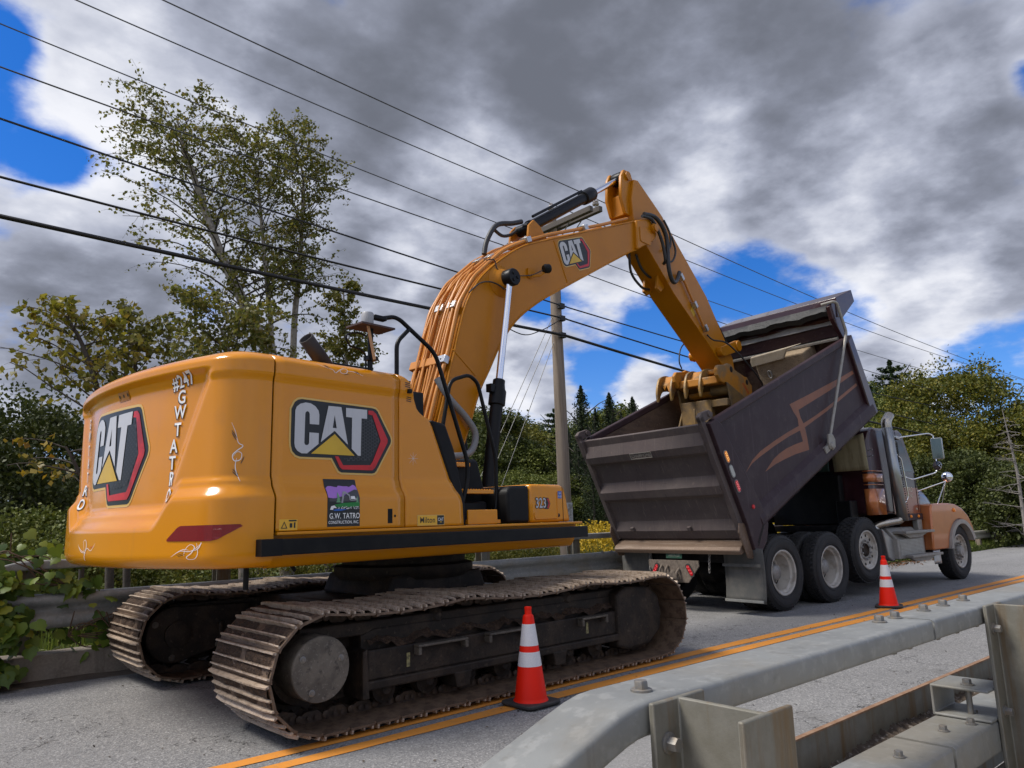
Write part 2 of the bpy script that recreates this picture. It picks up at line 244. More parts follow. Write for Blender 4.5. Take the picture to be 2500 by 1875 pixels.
# ------------------------------------------------------------------ mesh helpers
class MB:
    def __init__(s): s.v = []; s.f = []
    def add(s, vs, fs):
        o = len(s.v); s.v += [tuple(p) for p in vs]; s.f += [tuple(o+i for i in f) for f in fs]; return s
    def box(s, x0, x1, y0, y1, z0, z1, T=None):
        vs = [Vector(p) for p in ((x0,y0,z0),(x1,y0,z0),(x1,y1,z0),(x0,y1,z0),(x0,y0,z1),(x1,y0,z1),(x1,y1,z1),(x0,y1,z1))]
        if T is not None: vs = [T @ v for v in vs]
        return s.add(vs, ((0,3,2,1),(4,5,6,7),(0,1,5,4),(1,2,6,5),(2,3,7,6),(3,0,4,7)))
    def prism(s, poly, d0, d1, fr):
        """poly of (u,v), extruded d0..d1 through the frame fr(u,v,d)"""
        n = len(poly)
        a = sum(poly[i][0]*poly[(i+1) % n][1]-poly[(i+1) % n][0]*poly[i][1] for i in range(n))
        if a < 0: poly = poly[::-1]
        vs = [fr(u, v, d0) for u, v in poly]+[fr(u, v, d1) for u, v in poly]
        return s.add(vs, [tuple(range(n-1, -1, -1)), tuple(range(n, 2*n))]+[(i, (i+1) % n, n+(i+1) % n, n+i) for i in range(n)])
    def tube(s, pts, r, n=8, caps=True):
        P = [Vector(p) for p in pts]; rs = r if isinstance(r, (list, tuple)) else [r]*len(P)
        T = []
        for i in range(len(P)):
            t = (P[min(i+1, len(P)-1)]-P[max(i-1, 0)])
            T.append(t.normalized() if t.length > 1e-9 else Vector((0, 0, 1)))
        up = Vector((0, 0, 1)) if abs(T[0].z) < .9 else Vector((1, 0, 0))
        x = T[0].cross(up).normalized(); vs = []
        for i, p in enumerate(P):
            x = (x - T[i]*x.dot(T[i])).normalized(); y = T[i].cross(x)
            k = 1.0
            if 0 < i < len(P)-1:
                d1 = (P[i]-P[i-1]).normalized(); d2 = (P[i+1]-P[i]).normalized(); k = 1/max(.6, sqrt(max(0, (1+d1.dot(d2))/2)))
            for j in range(n): vs.append(p+(x*cos(2*pi*j/n)+y*sin(2*pi*j/n))*rs[i]*(k if n > 4 else 1))
        fs = [(i*n+j, i*n+(j+1) % n, (i+1)*n+(j+1) % n, (i+1)*n+j) for i in range(len(P)-1) for j in range(n)]
        if caps: fs += [tuple(range(n-1, -1, -1)), tuple(range((len(P)-1)*n, len(P)*n))]
        return s.add(vs, fs)
    def lathe(s, prof, n, o, ax, caps=True):
        """prof of (radius, height) turned round the axis ax at o"""
        o = Vector(o); ax = Vector(ax).normalized(); x = ax.orthogonal().normalized(); y = ax.cross(x); vs = []
        for r, h in prof:
            for j in range(n): vs.append(o+ax*h+(x*cos(2*pi*j/n)+y*sin(2*pi*j/n))*r)
        fs = [(i*n+j, i*n+(j+1) % n, (i+1)*n+(j+1) % n, (i+1)*n+j) for i in range(len(prof)-1) for j in range(n)]
        if caps: fs += [tuple(range(n-1, -1, -1)), tuple(range((len(prof)-1)*n, len(prof)*n))]
        return s.add(vs, fs)
    def cyl(s, a, b, r, n=16): a = Vector(a); b = Vector(b); return s.lathe([(r, 0), (r, (b-a).length)], n, a, b-a)
    def grid(s, nu, nv, fn, closed=False):
        vs = [fn(i/(nu-1), j/(nv-1)) for i in range(nu) for j in range(nv)]
        return s.add(vs, [(i*nv+j, (i+1)*nv+j, (i+1)*nv+j+1, i*nv+j+1) for i in range(nu-1) for j in range(nv-1)])
    def obj(s, name, mt, parent=None, smooth=35, bevel=0.0, seg=2, fix=True):
        me = bpy.data.meshes.new(name); me.from_pydata(s.v, [], s.f); me.update()
        if fix:
            bm = bmesh.new(); bm.from_mesh(me); bmesh.ops.recalc_face_normals(bm, faces=bm.faces); bm.to_mesh(me); bm.free()
        if smooth:
            me.polygons.foreach_set('use_smooth', [True]*len(me.polygons)); me.set_sharp_from_angle(angle=R(smooth))
        o = bpy.data.objects.new(name, me); COL.objects.link(o); me.materials.append(mt)
        if parent is not None: o.parent = parent
        if bevel:
            b = o.modifiers.new('bevel', 'BEVEL'); b.width = bevel; b.segments = seg; b.limit_method = 'ANGLE'; b.angle_limit = R(40); b.harden_normals = False
        return o
def tag(o, label, cat, group=None):
    o['label'] = label; o['category'] = cat
    if group: o['group'] = group
    return o
def struct(o, kind='structure'): o['kind'] = kind; return o
def empty(name, loc, rz, label, cat, group=None):
    o = bpy.data.objects.new(name, None); COL.objects.link(o); o.location = loc; o.rotation_euler = (0, 0, rz); o.empty_display_size = .3
    return tag(o, label, cat, group)
def smooth_path(pts, n=6):
    """Catmull-Rom through pts"""
    P = [Vector(p) for p in pts]; out = []
    for i in range(len(P)-1):
        a = P[max(i-1, 0)]; b = P[i]; c = P[i+1]; d = P[min(i+2, len(P)-1)]
        for k in range(n):
            t = k/n; out.append(.5*((2*b)+(c-a)*t+(2*a-5*b+4*c-d)*t*t+(3*b-a-3*c+d)*t**3))
    return out+[P[-1]]
def round_path(pts, r, n=4):
    P = [Vector(p) for p in pts]; out = [P[0]]
    for i in range(1, len(P)-1):
        a = (P[i-1]-P[i]); b = (P[i+1]-P[i]); k = min(r, a.length*.45, b.length*.45); p0 = P[i]+a.normalized()*k; p1 = P[i]+b.normalized()*k
        for j in range(n+1): t = j/n; out.append(p0*(1-t)**2+P[i]*2*t*(1-t)+p1*t*t)
    return out+[P[-1]]
def sm(x): x = min(1, max(0, x)); return x*x*(3-2*x)
# ---- flat shapes (decals and lettering) laid on a surface
def poly2d(loops):
    cu = bpy.data.curves.new('shape', 'CURVE'); cu.dimensions = '2D'; cu.fill_mode = 'BOTH'
    for lp in loops:
        sp = cu.splines.new('POLY'); sp.points.add(len(lp)-1); sp.use_cyclic_u = True
        for p, q in zip(sp.points, lp): p.co = (q[0], q[1], 0, 1)
    return curve2mesh(cu)
def curve2mesh(cu):
    o = bpy.data.objects.new('tmp', cu); COL.objects.link(o); dg = bpy.context.evaluated_depsgraph_get()
    me = bpy.data.meshes.new_from_object(o.evaluated_get(dg)); bpy.data.objects.remove(o); bpy.data.curves.remove(cu)
    return me
def text2d(txt, size, bold=.02, align='CENTER', sx=1.0):
    cu = bpy.data.curves.new('text', 'FONT'); cu.body = txt; cu.size = size; cu.offset = bold*size; cu.align_x = align; cu.align_y = 'CENTER'; cu.resolution_u = 3
    cu.space_character = 1.04
    me = curve2mesh(cu)
    if sx != 1: 
        for v in me.vertices: v.co.x *= sx
    return me
def lay(me, name, mt, parent, fn, pre=None, cut=0.0):
    """put a flat mesh (x,y) on a surface: fn(x,y)->point"""
    bm = bmesh.new(); bm.from_mesh(me); bpy.data.meshes.remove(me)
    bmesh.ops.remove_doubles(bm, verts=bm.verts, dist=1e-5)
    if pre:
        for v in bm.verts: v.co.x, v.co.y = pre(v.co.x, v.co.y)
    if cut:
        for ax in (0, 1):
            lo = min(v.co[ax] for v in bm.verts); hi = max(v.co[ax] for v in bm.verts); k = math.ceil(lo/cut)
            while k*cut < hi:
                co = [0, 0, 0]; co[ax] = k*cut; no = [0, 0, 0]; no[ax] = 1
                bmesh.ops.bisect_plane(bm, geom=bm.verts[:]+bm.edges[:]+bm.faces[:], plane_co=co, plane_no=no, dist=1e-6); k += 1
    for v in bm.verts: v.co = fn(v.co.x, v.co.y)
    out = bpy.data.meshes.new(name); bm.to_mesh(out); bm.free(); out.materials.append(mt)
    o = bpy.data.objects.new(name, out); COL.objects.link(o)
    if parent is not None: o.parent = parent
    return o
def rrect(x0, x1, y0, y1, r, n=4):
    out = []
    for cx, cy, a0 in ((x1-r, y1-r, 0), (x0+r, y1-r, 90), (x0+r, y0+r, 180), (x1-r, y0+r, 270)):
        for i in range(n+1): a = R(a0+90*i/n); out.append((cx+r*cos(a), cy+r*sin(a)))
    return out
def ribbon(pts, w):
    """a 2D stroke of tapering width as one loop"""
    n = len(pts); l = []; r_ = []
    for i in range(n):
        x0, y0 = pts[max(i-1, 0)]; x1, y1 = pts[min(i+1, n-1)]; d = math.hypot(x1-x0, y1-y0) or 1; k = w*(.25+.75*sin(pi*(i+.3)/(n-.4)))/2
        l.append((pts[i][0]-(y1-y0)/d*k, pts[i][1]+(x1-x0)/d*k)); r_.append((pts[i][0]+(y1-y0)/d*k, pts[i][1]-(x1-x0)/d*k))
    return l+r_[::-1]
# ------------------------------------------------------------------ ground, road, kerb, markings
def terr(x, y):
    d = math.hypot(x, y)
    z = -.06
    z -= .55*sm((y-9.3)/3.0)*sm((26-x)/12+.5)
    if y < .4: z -= .0
    z += max(0, d-55)*.05*sm((y+5)/25)
    z += .06*sin(x*.31+1)*sin(y*.27)*sm((d-14)/10)
    return z
tx = [-220, -120, -60, -30, -15, -8]+[i*1.5-5 for i in range(0, 44)]+[64, 70, 80, 95, 115, 140, 180, 240, 320]
ty = [-200, -100, -50, -25, -12, -6, -3, 0]+[.7, 1.0, 8.9, 9.2]+[9.6+i*1.1 for i in range(30)]+[46, 52, 60, 70, 85, 105, 130, 170, 220, 300]
b = MB(); vs = [(x, y, terr(x, y)) for x in tx for y in ty]; ny = len(ty)
b.add(vs, [(i*ny+j, (i+1)*ny+j, (i+1)*ny+j+1, i*ny+j+1) for i in range(len(tx)-1) for j in range(ny-1)])
M['grass'] = mat('grass_ground', (.075, .105, .022), .95, 0, var=[(.6, .7, (.13, .14, .03)), (7, .7, (.045, .06, .014)), (50, .5, (.16, .17, .05), .55, .7)], bump=(30, .8, .04))
struct(b.obj('ground', M['grass'], smooth=60))
def road_y(x, y): return y + (0 if x < 16 else .0009*(x-16)**2)
xs = [-60, -20, -8]+[i*1.0-6 for i in range(60)]+[60, 80, 120]
b = MB()
for y0, y1 in ((1.02, 8.62),):
    vs = []
    for x in xs: vs += [(x, y0 if x < 20 else y0-(x-20)*.02, 0), (x, road_y(x, y1) if x < 15.5 else road_y(x, 8.35), 0)]
    b.add(vs, [(2*i, 2*i+2, 2*i+3, 2*i+1) for i in range(len(xs)-1)])
struct(b.obj('road', M['asphalt'], smooth=0))
b = MB()                                                            # dirt verge by the far kerb
rng = random.Random(3); vs = []
for i in range(80):
    x = -6+i*.3; vs += [(x, 8.30+.10*rng.random()+.06*sin(x*1.3), .004), (x, 8.60, .02+.02*rng.random())]
b.add(vs, [(2*i, 2*i+2, 2*i+3, 2*i+1) for i in range(79)])
struct(b.obj('gutter_dirt', mat('gutter_dirt', (.075, .058, .045), .95, 0, var=[(6, .7, (.11, .09, .07)), (60, .5, (.19, .17, .14), .6, .7)], bump=(60, .6, .01))))
def line(y, w, seed):
    b = MB(); vs = []; rg = random.Random(seed); xx = [-20+i*.25 for i in range(360)]
    for x in xx:
        yy = road_y(x, y)-.07*(1-sm((x-1.5)/3.5))+.012*sin(x*.9+seed); ww = w*(1-.22*(1-sm((x-1.5)/3.5)))*(1+.12*(rg.random()-.5)); vs += [(x, yy-ww/2, .004), (x, yy+ww/2, .004)]
    b.add(vs, [(2*i, 2*i+2, 2*i+3, 2*i+1) for i in range(len(xx)-1)])
    return struct(b.obj('road_marking', M['lane'], smooth=0))
line(4.565, .150, 1); line(4.805, .155, 2)
b = MB(); b.box(-30, 15.5, 8.575, 8.86, -.5, .265)                   # far kerb
struct(b.obj('kerb', M['concrete'], smooth=0, bevel=.02))
b = MB(); b.box(-30, 60, -6, .70, -.5, .05); struct(b.obj('bridge_walkway', mat('walkway_concrete', (.36, .31, .235), .9, 0, var=[(4, .5, (.27, .23, .175)), (40, .4, (.44, .39, .31))]), smooth=0))
b = MB(); b.box(-30, 60, .70, 1.115, -.5, .42); struct(b.obj('near_kerb', M['concrete'], smooth=0, bevel=.02))

# ------------------------------------------------------------------ steel bridge railings
def rect_sweep(b, path, hw, hh, rad):
    """rounded rectangle swept along path of (x, y, z); y is across, z up"""
    sec = rrect(-hw, hw, -hh, hh, rad, 3); n = len(sec); vs = []
    for i, p in enumerate(path):
        a = Vector(path[max(0, i-1)]); c = Vector(path[min(len(path)-1, i+1)]); t = (c-a).normalized(); s = Vector((-t.y, t.x, 0)).normalized(); u = t.cross(s)
        for q in sec: vs.append(Vector(p)+s*q[0]+u*q[1])
    b.add(vs, [(i*n+j, i*n+(j+1) % n, (i+1)*n+(j+1) % n, (i+1)*n+j) for i in range(len(path)-1) for j in range(n)]+[tuple(range(n)), tuple((len(path)-1)*n+j for j in range(n))])
def hexbolt(b, p, ax, r=.0125, h=.018, washer=.019):
    p = Vector(p); ax = Vector(ax).normalized()
    if washer: b.lathe([(washer, 0), (washer, .0035), (washer*.9, .0045)], 18, p, ax)
    b.lathe([(r, .004), (r, h*.85), (r*.9, h)], 6, p, ax)
def ibeam_post(x0, x1, yf, yb, z0, z1, t=.011):
    b = MB(); s = 1 if yb > yf else -1; xm = (x0+x1)/2
    o = [(x0, yf), (x1, yf), (x1, yf+s*t), (xm+t*.4, yf+s*t), (xm+t*.4, yb-s*t), (x1, yb-s*t), (x1, yb), (x0, yb), (x0, yb-s*t), (xm-t*.4, yb-s*t), (xm-t*.4, yf+s*t), (x0, yf+s*t)]
    b.prism(o, z0, z1, lambda u, v, d: Vector((u, v, d)))
    return b
rail = empty('bridge_railing', (1.07, .83, .42), 0, 'weathered galvanised bridge railing in the foreground with bolted top tube and I-beam posts', 'railing')
def L(p, o=(1.07, .83, .42)): return (p[0]-o[0], p[1]-o[1], p[2]-o[2])
def shift(b, o):
    b.v = [(v[0]-o[0], v[1]-o[1], v[2]-o[2]) for v in b.v]; return b
RO = (1.07, .83, .42)
TZ = 1.0725
slope = [(-.8+.1*i, .903, TZ-.001-.335*(.965-(-.8+.1*i))) for i in range(17)]
path = slope+[(.90, .903, TZ-.0225), (.945, .903, TZ-.0085), (.975, .903, TZ-.002), (1.005, .903, TZ), (1.6, .903, TZ), (2.210, .903, TZ)]
b = MB(); rect_sweep(b, path, .068, .0275, .010); shift(b, RO).obj('top_tube', M['galv'], rail, smooth=50)
b = MB(); rect_sweep(b, [(2.222, .903, TZ), (4, .903, TZ), (8, .905, TZ), (16, .905, TZ)], .068, .0275, .010); shift(b, RO).obj('top_tube', M['galv'], rail, smooth=50)
b = MB(); rect_sweep(b, [(1.0, .91, .7315), (2.222, .91, .7315)], .080, .0425, .009); shift(b, RO).obj('lower_tube', M['galv'], rail, smooth=50)
b = MB(); rect_sweep(b, [(2.240, .91, .7315), (8, .91, .7315), (16, .92, .7315)], .080, .0425, .009); shift(b, RO).obj('lower_tube', M['galv'], rail, smooth=50)
for i, x in enumerate((1.054, 2.094, 2.224-.03, 2.395, 2.546, 2.718, 3.75, 3.90, 4.05)):
    b = MB(); hexbolt(b, (x, .890+.035*(i > 0), 1.100), (0, 0, 1)); shift(b, RO).obj('bolt', M['boltm'], rail, smooth=40)
    if i:
        b = MB(); b.lathe([(.011, 0), (.011, .022), (.008, .024)], 6, (x, .90, 1.045), (0, 0, -1)); shift(b, RO).obj('nut', M['boltm'], rail, smooth=40)
for x, y in ((1.815, .90), (2.06, .90), (2.375, .905), (2.50, .875), (2.61, .90)):
    b = MB(); hexbolt(b, (x, y, .774), (0, 0, 1), .0105, .017, .0145); shift(b, RO).obj('bolt', M['boltm'], rail, smooth=40)
for k in range(8):
    x = .995+1.585*k
    b = ibeam_post(x, x+.142, .828, .652, -.3, 1.1+.004*(k % 2)); p = shift(b, RO).obj('post', M['post'], rail, smooth=30, bevel=.003)
    for z in (1.035, .80):
        b = MB(); hexbolt(b, (x+.032, .817, z), (0, -1, 0), .012, .022, .017); shift(b, RO).obj('bolt', M['boltm'], rail, smooth=40)
b = MB(); b.box(.3, 16, 1.105, 1.115, .42, .80); shift(b, RO).obj('fascia_plate', M['post'], rail, smooth=0, bevel=.002)
b = MB(); b.box(.3, 16, 1.102, 1.118, .8005, .8055); shift(b, RO).obj('plate_edge', M['rust'], rail, smooth=0)
b = MB(); vs = []; rng = random.Random(8)                            # grit caught between plate and tube
for i in range(320):
    x = .9+i*.01
    for j, y in enumerate((.994, 1.03, 1.07, 1.103)): vs.append((x, y, .672+.030*max(0, sin(x*2.7)+.6*sin(x*6.1))+.020*rng.random()+.008*j))
b.add(vs, [(i*4+j, i*4+4+j, i*4+5+j, i*4+1+j) for i in range(319) for j in range(3)])
for k in range(900):
    x = .9+3.2*rng.random(); q = Vector((x, .995+.105*rng.random(), .685+.030*max(0, sin(x*2.7)+.6*sin(x*6.1))+.012*rng.random())); r_ = .004+.008*rng.random()**2; b.add([q+Vector((r_, 0, 0)), q+Vector((0, r_, 0)), q-Vector((r_, 0, 0)), q-Vector((0, r_, 0)), q+Vector((0, 0, r_*.8))], [(0, 1, 4), (1, 2, 4), (2, 3, 4), (3, 0, 4)])
shift(b, RO).obj('grit', M['gravel'], rail, smooth=0)
b = MB(); t = .008; prof = [(.83, .776), (.99, .776), (.99, .866), (.83, .866), (.83, .866-t), (.99-t, .866-t), (.99-t, .776+t), (.83, .776+t)]
b.prism(prof, 2.535, 2.70, lambda u, v, d: Vector((d, u, v))); shift(b, RO).obj('channel_bracket', M['galv'], rail, smooth=0, bevel=.003)
b = MB(); hexbolt(b, (2.585, .90, .866), (0, 0, 1), .0125, .018, .019); b.cyl((2.585, .90, .78), (2.585, .90, .864), .0085, 10); shift(b, RO).obj('through_bolt', M['boltm'], rail, smooth=40)

rl = empty('bridge_railing', (1.2, 8.7, .26), 0, 'grey steel bridge railing on the concrete kerb behind the excavator, partly hidden by vines', 'railing')
RO = (1.2, 8.7, .26)
path = [(.55, 8.69, .93), (.8, 8.69, 1.0), (1.05, 8.69, 1.075), (1.15, 8.69, 1.098), (1.25, 8.69, 1.105), (3, 8.69, 1.105), (9, 8.69, 1.10), (15.3, 8.69, 1.095)]
b = MB(); rect_sweep(b, path, .075, .045, .02); shift(b, RO).obj('top_tube', M['galv'], rl, smooth=50)
wprof = [(8.66, .49), (8.60, .50), (8.575, .545), (8.575, .595), (8.60, .63), (8.64, .655), (8.64, .69), (8.60, .715), (8.56, .745), (8.555, .79), (8.58, .82), (8.66, .828)]
def wbeam(x0, x1, y, dz=0.0, k=1.0, flip=1, seg=None):
    b = MB(); xs_ = [x0+(x1-x0)*i/12 for i in range(13)]; n = len(wprof); vs = []
    for x in xs_:
        for q in wprof: vs.append((x, road_y(x, y)+(q[0]-8.61)*k*flip, .66+(q[1]-.66)*k+dz))
    b.add(vs, [(i*n+j, i*n+n+j, i*n+n+j+1, i*n+j+1) for i in range(12) for j in range(n-1)]); return b
o = shift(wbeam(.4, 15.3, 8.62), RO).obj('lower_beam', M['galv'], rl, smooth=60); o.modifiers.new('thick', 'SOLIDIFY').thickness = .012
for k in range(9):
    x = 1.24+1.93*k
    if x > 15.3: break
    b = ibeam_post(x-.08, x+.08, 8.775, 8.93, -.3, 1.10); shift(b, RO).obj('post', M['post'], rl, smooth=30, bevel=.003)
    b = MB(); b.box(x-.06, x+.06, 8.665, 8.775, .50, .80); shift(b, RO).obj('spacer_block', M['framek'], rl, smooth=0, bevel=.006)
for x in (9.40, 9.62):
    b = MB(); hexbolt(b, (x, 8.60, .828), (0, 0, 1), .02, .02, .03); shift(b, RO).obj('bolt', M['boltm'], rl, smooth=40)
gr = empty('guardrail', (16, 8.75, 0), 0, 'weathered W-beam guardrail along the grassy verge beyond the truck', 'guardrail'); RO = (16, 8.75, 0)
M['oldgalv'] = mat('old_galvanised', (.33, .315, .26), .6, .3, var=[(.9, .6, (.23, .21, .165)), (14, .5, (.42, .40, .33), .52, .68)], streak=((20, 20, 2), .4, (.2, .15, .09)))
o = shift(wbeam(15.6, 75, 8.75, -.21, .82), RO).obj('beam', M['oldgalv'], gr, smooth=60); o.modifiers.new('thick', 'SOLIDIFY').thickness = .01
for k in range(18):
    x = 17.2+1.9*k*1.5; b = MB(); b.box(x-.06, x+.06, road_y(x, 8.80), road_y(x, 8.80)+.14, -.4, .58); shift(b, RO).obj('post', M['wood'], gr, smooth=0)

# ------------------------------------------------------------------ utility pole and wires
pole = empty('utility_pole', (11.95, 12, -.6), 0, 'tall weathered wooden utility pole with crossarms and insulators behind the excavator boom', 'utility pole')
RO = (11.95, 12, -.6)
b = MB(); b.tube([(11.95, 12, -.9), (11.93, 12, 4), (11.90, 12, 8.72)], [.158, .14, .112], 24); shift(b, RO).obj('pole_shaft', M['wood'], pole, smooth=50)
for dx, z in ((-.16, 8.28), (.16, 8.36)):
    b = MB(); b.box(11.90+dx-.055, 11.90+dx+.055, 10.55, 13.45, z-.065, z+.065); shift(b, RO).obj('crossarm', M['awood'], pole, smooth=0, bevel=.008)
def insul(p):
    b = MB(); b.lathe([(.018, -.12), (.018, 0), (.075, .0), (.085, .03), (.05, .05), (.07, .075), (.06, .11), (.035, .125), (.045, .15), (.03, .17)], 14, p, (0, 0, 1)); shift(b, RO).obj('insulator', M['porc'], pole, smooth=50)
for p in ((11.9, 12.0, 8.80), (12.06, 10.70, 8.50), (12.06, 13.25, 8.50), (12.06, 12.55, 8.50)): insul(p)
for s in (-1, 1):
    for dx in (-.16, .16):
        b = MB(); b.tube([(11.90+dx, 12+s*.85, 8.30), (11.90+dx*.7, 12, 7.55)], .014, 6); shift(b, RO).obj('brace', M['boltm'], pole, smooth=40)
for z in (6.33, 6.03, 5.62):
    b = MB(); b.box(11.84, 12.0, 11.78, 11.88, z-.06, z+.06); b.cyl((11.8, 11.80, z), (12.06, 11.80, z), .02, 8); shift(b, RO).obj('cable_clamp', M['cable'], pole, smooth=40)
b = MB(); b.tube([(12.06, 11.95, -.2), (12.06, 11.96, 2.0), (12.05, 11.96, 8.2)], .007, 5); shift(b, RO).obj('ground_wire', M['cable'], pole)
b = MB(); b.lathe([(.163, 1.25), (.166, 1.5), (.163, 1.75)], 24, (11.95, 12, 0), (0, 0, 1), caps=False); shift(b, RO).obj('wrap_sheet', mat('torn_wrap', (.52, .52, .52), .6, 0, var=(16, .8, (.22, .20, .18), .48, .56)), pole, smooth=50)
def wire(name, pts, r, label, mt='cable'):
    """pts: three (x, z) on the wire each side of the pole, sagging between poles"""
    (x0, z0), (x1, z1), (x2, z2), y = pts
    P = []
    for i in range(25):
        t = i/24; x = -26+(x1+26)*t; zl = z1+(z0-z1)*(x1-x)/(x1-x0); P.append((x, y, zl+.0012*(x-x0)*(x-x1)))
    for i in range(1, 31):
        t = i/30; x = x1+(70-x1)*t; zl = z1+(z2-z1)*(x-x1)/(x2-x1); P.append((x, y, zl+.0011*(x-x2)*(x-x1)))
    b = MB(); b.tube(P, r, 6); o = b.obj(name, M[mt], None, smooth=60); return tag(o, label, 'wire', 'overhead wires on the utility pole')
wire('power_line', ((1.69, 9.57), (11.9, 8.96), (49, 8.37), 12.0), .011, 'thin overhead wire over the top insulator of the pole, passing just above the boom cylinder', 'cablec')
wire('power_line', ((2.55, 9.23), (12.06, 8.66), (44, 7.66), 10.70), .011, 'uppermost thin overhead wire, on the near insulator of the crossarm', 'cablec')
wire('power_line', ((.85, 9.50), (12.06, 8.66), (40.3, 7.96), 13.25), .011, 'thin overhead wire on the far end of the crossarm, crossing the birch crowns', 'cablec')
wire('power_line', ((.82, 8.13), (12.06, 7.52), (35, 6.56), 12.12), .012, 'thin overhead wire crossing the middle of the birches below the crossarm wires', 'cablec')
wire('phone_cable', ((.90, 7.17), (11.95, 6.33), (47.8, 5.82), 11.80), .016, 'black cable clamped to the pole, highest of the three cables below the crossarms')
wire('phone_cable', ((.97, 6.31), (11.95, 6.03), (47, 4.73), 11.80), .019, 'black cable clamped to the pole, between the upper cable and the thick bundle')
wire('phone_cable', ((1.02, 5.74), (11.95, 5.62), (43, 4.14), 11.80), .034, 'thick black bundle of cables, lowest on the pole and widest across the birches')
b = MB(); b.tube(smooth_path([(9.2, 11.8, 6.02), (9.7, 11.8, 5.72), (10.6, 11.8, 5.45), (11.2, 11.8, 5.62), (11.75, 11.8, 5.92)], 6), .012, 6); tag(b.obj('cable_loop', M['cable'], None, smooth=60), 'slack loop of black cable hanging beside the pole under the middle cable', 'cable')
for i, (z, x) in enumerate(((6.16, 7.85), (5.86, 8.15), (5.55, 8.75))):
    b = MB(); b.tube([(11.84, 12.0, z), (x, 12.0, -.5)], .008, 5)
    tag(b.obj('guy_wire', M['cablec'], None), ('guy wire from the pole to the ground, leftmost of the three', 'middle guy wire of the three slanting down from the pole', 'guy wire nearest the pole of the three slanting to the ground')[i], 'guy wire', 'guy wires of the pole')
# ------------------------------------------------------------------ excavator (house frame: a forward, l left, z up)
EXC_O = Vector((4.207, 6.59, 0)); EXC_RZ = R(6.58); SLEW = R(-5.24)
exc = empty('excavator', EXC_O, EXC_RZ, 'yellow tracked excavator reaching its boom over the truck, mud-caked tracks on the road', 'excavator')
TR = Matrix.Rotation(SLEW, 4, 'Z')                                    # track frame inside the house frame
def TT(b): b.v = [tuple(TR @ Vector(p)) for p in b.v]; return b
# ---- track path: pitch line of the shoes' outer face
RW, AC = .385, 1.86
def track_path():
    pts = []
    n = 40
    for i in range(n+1): pts.append((-AC+2*AC*i/n, .044))             # bottom, rear to front
    for i in range(1, 30): a = -pi/2+pi*i/30; pts.append((AC+RW*1.0*cos(a), .044+RW+RW*sin(a)))
    m = 60
    for i in range(m+1):
        t = i/m; a = AC-2*AC*t; sag = 0
        for c0, c1, dep in ((-1.86, -.62, .045), (-.62, .82, .05), (.82, 1.86, .035)):
            if c0 <= a <= c1: u = (a-c0)/(c1-c0); sag = dep*4*u*(1-u)
        pts.append((a, .044+2*RW+.010-sag*1.0))
    for i in range(1, 30): a = pi/2+pi*i/30; pts.append((-AC+RW*cos(a), .044+RW+RW*sin(a)))
    return pts
def resample(pts, n):
    P = pts+[pts[0]]; L_ = [0]
    for i in range(len(P)-1): L_.append(L_[-1]+math.dist(P[i], P[i+1]))
    out = []; j = 0
    for k in range(n):
        s = L_[-1]*k/n
        while L_[j+1] < s: j += 1
        t = (s-L_[j])/(L_[j+1]-L_[j]); out.append((P[j][0]+(P[j+1][0]-P[j][0])*t, P[j][1]+(P[j+1][1]-P[j][1])*t))
    return out, L_[-1]
NSH = 49
SP, PLEN = resample(track_path(), NSH); PIT = PLEN/NSH
WSH = .96
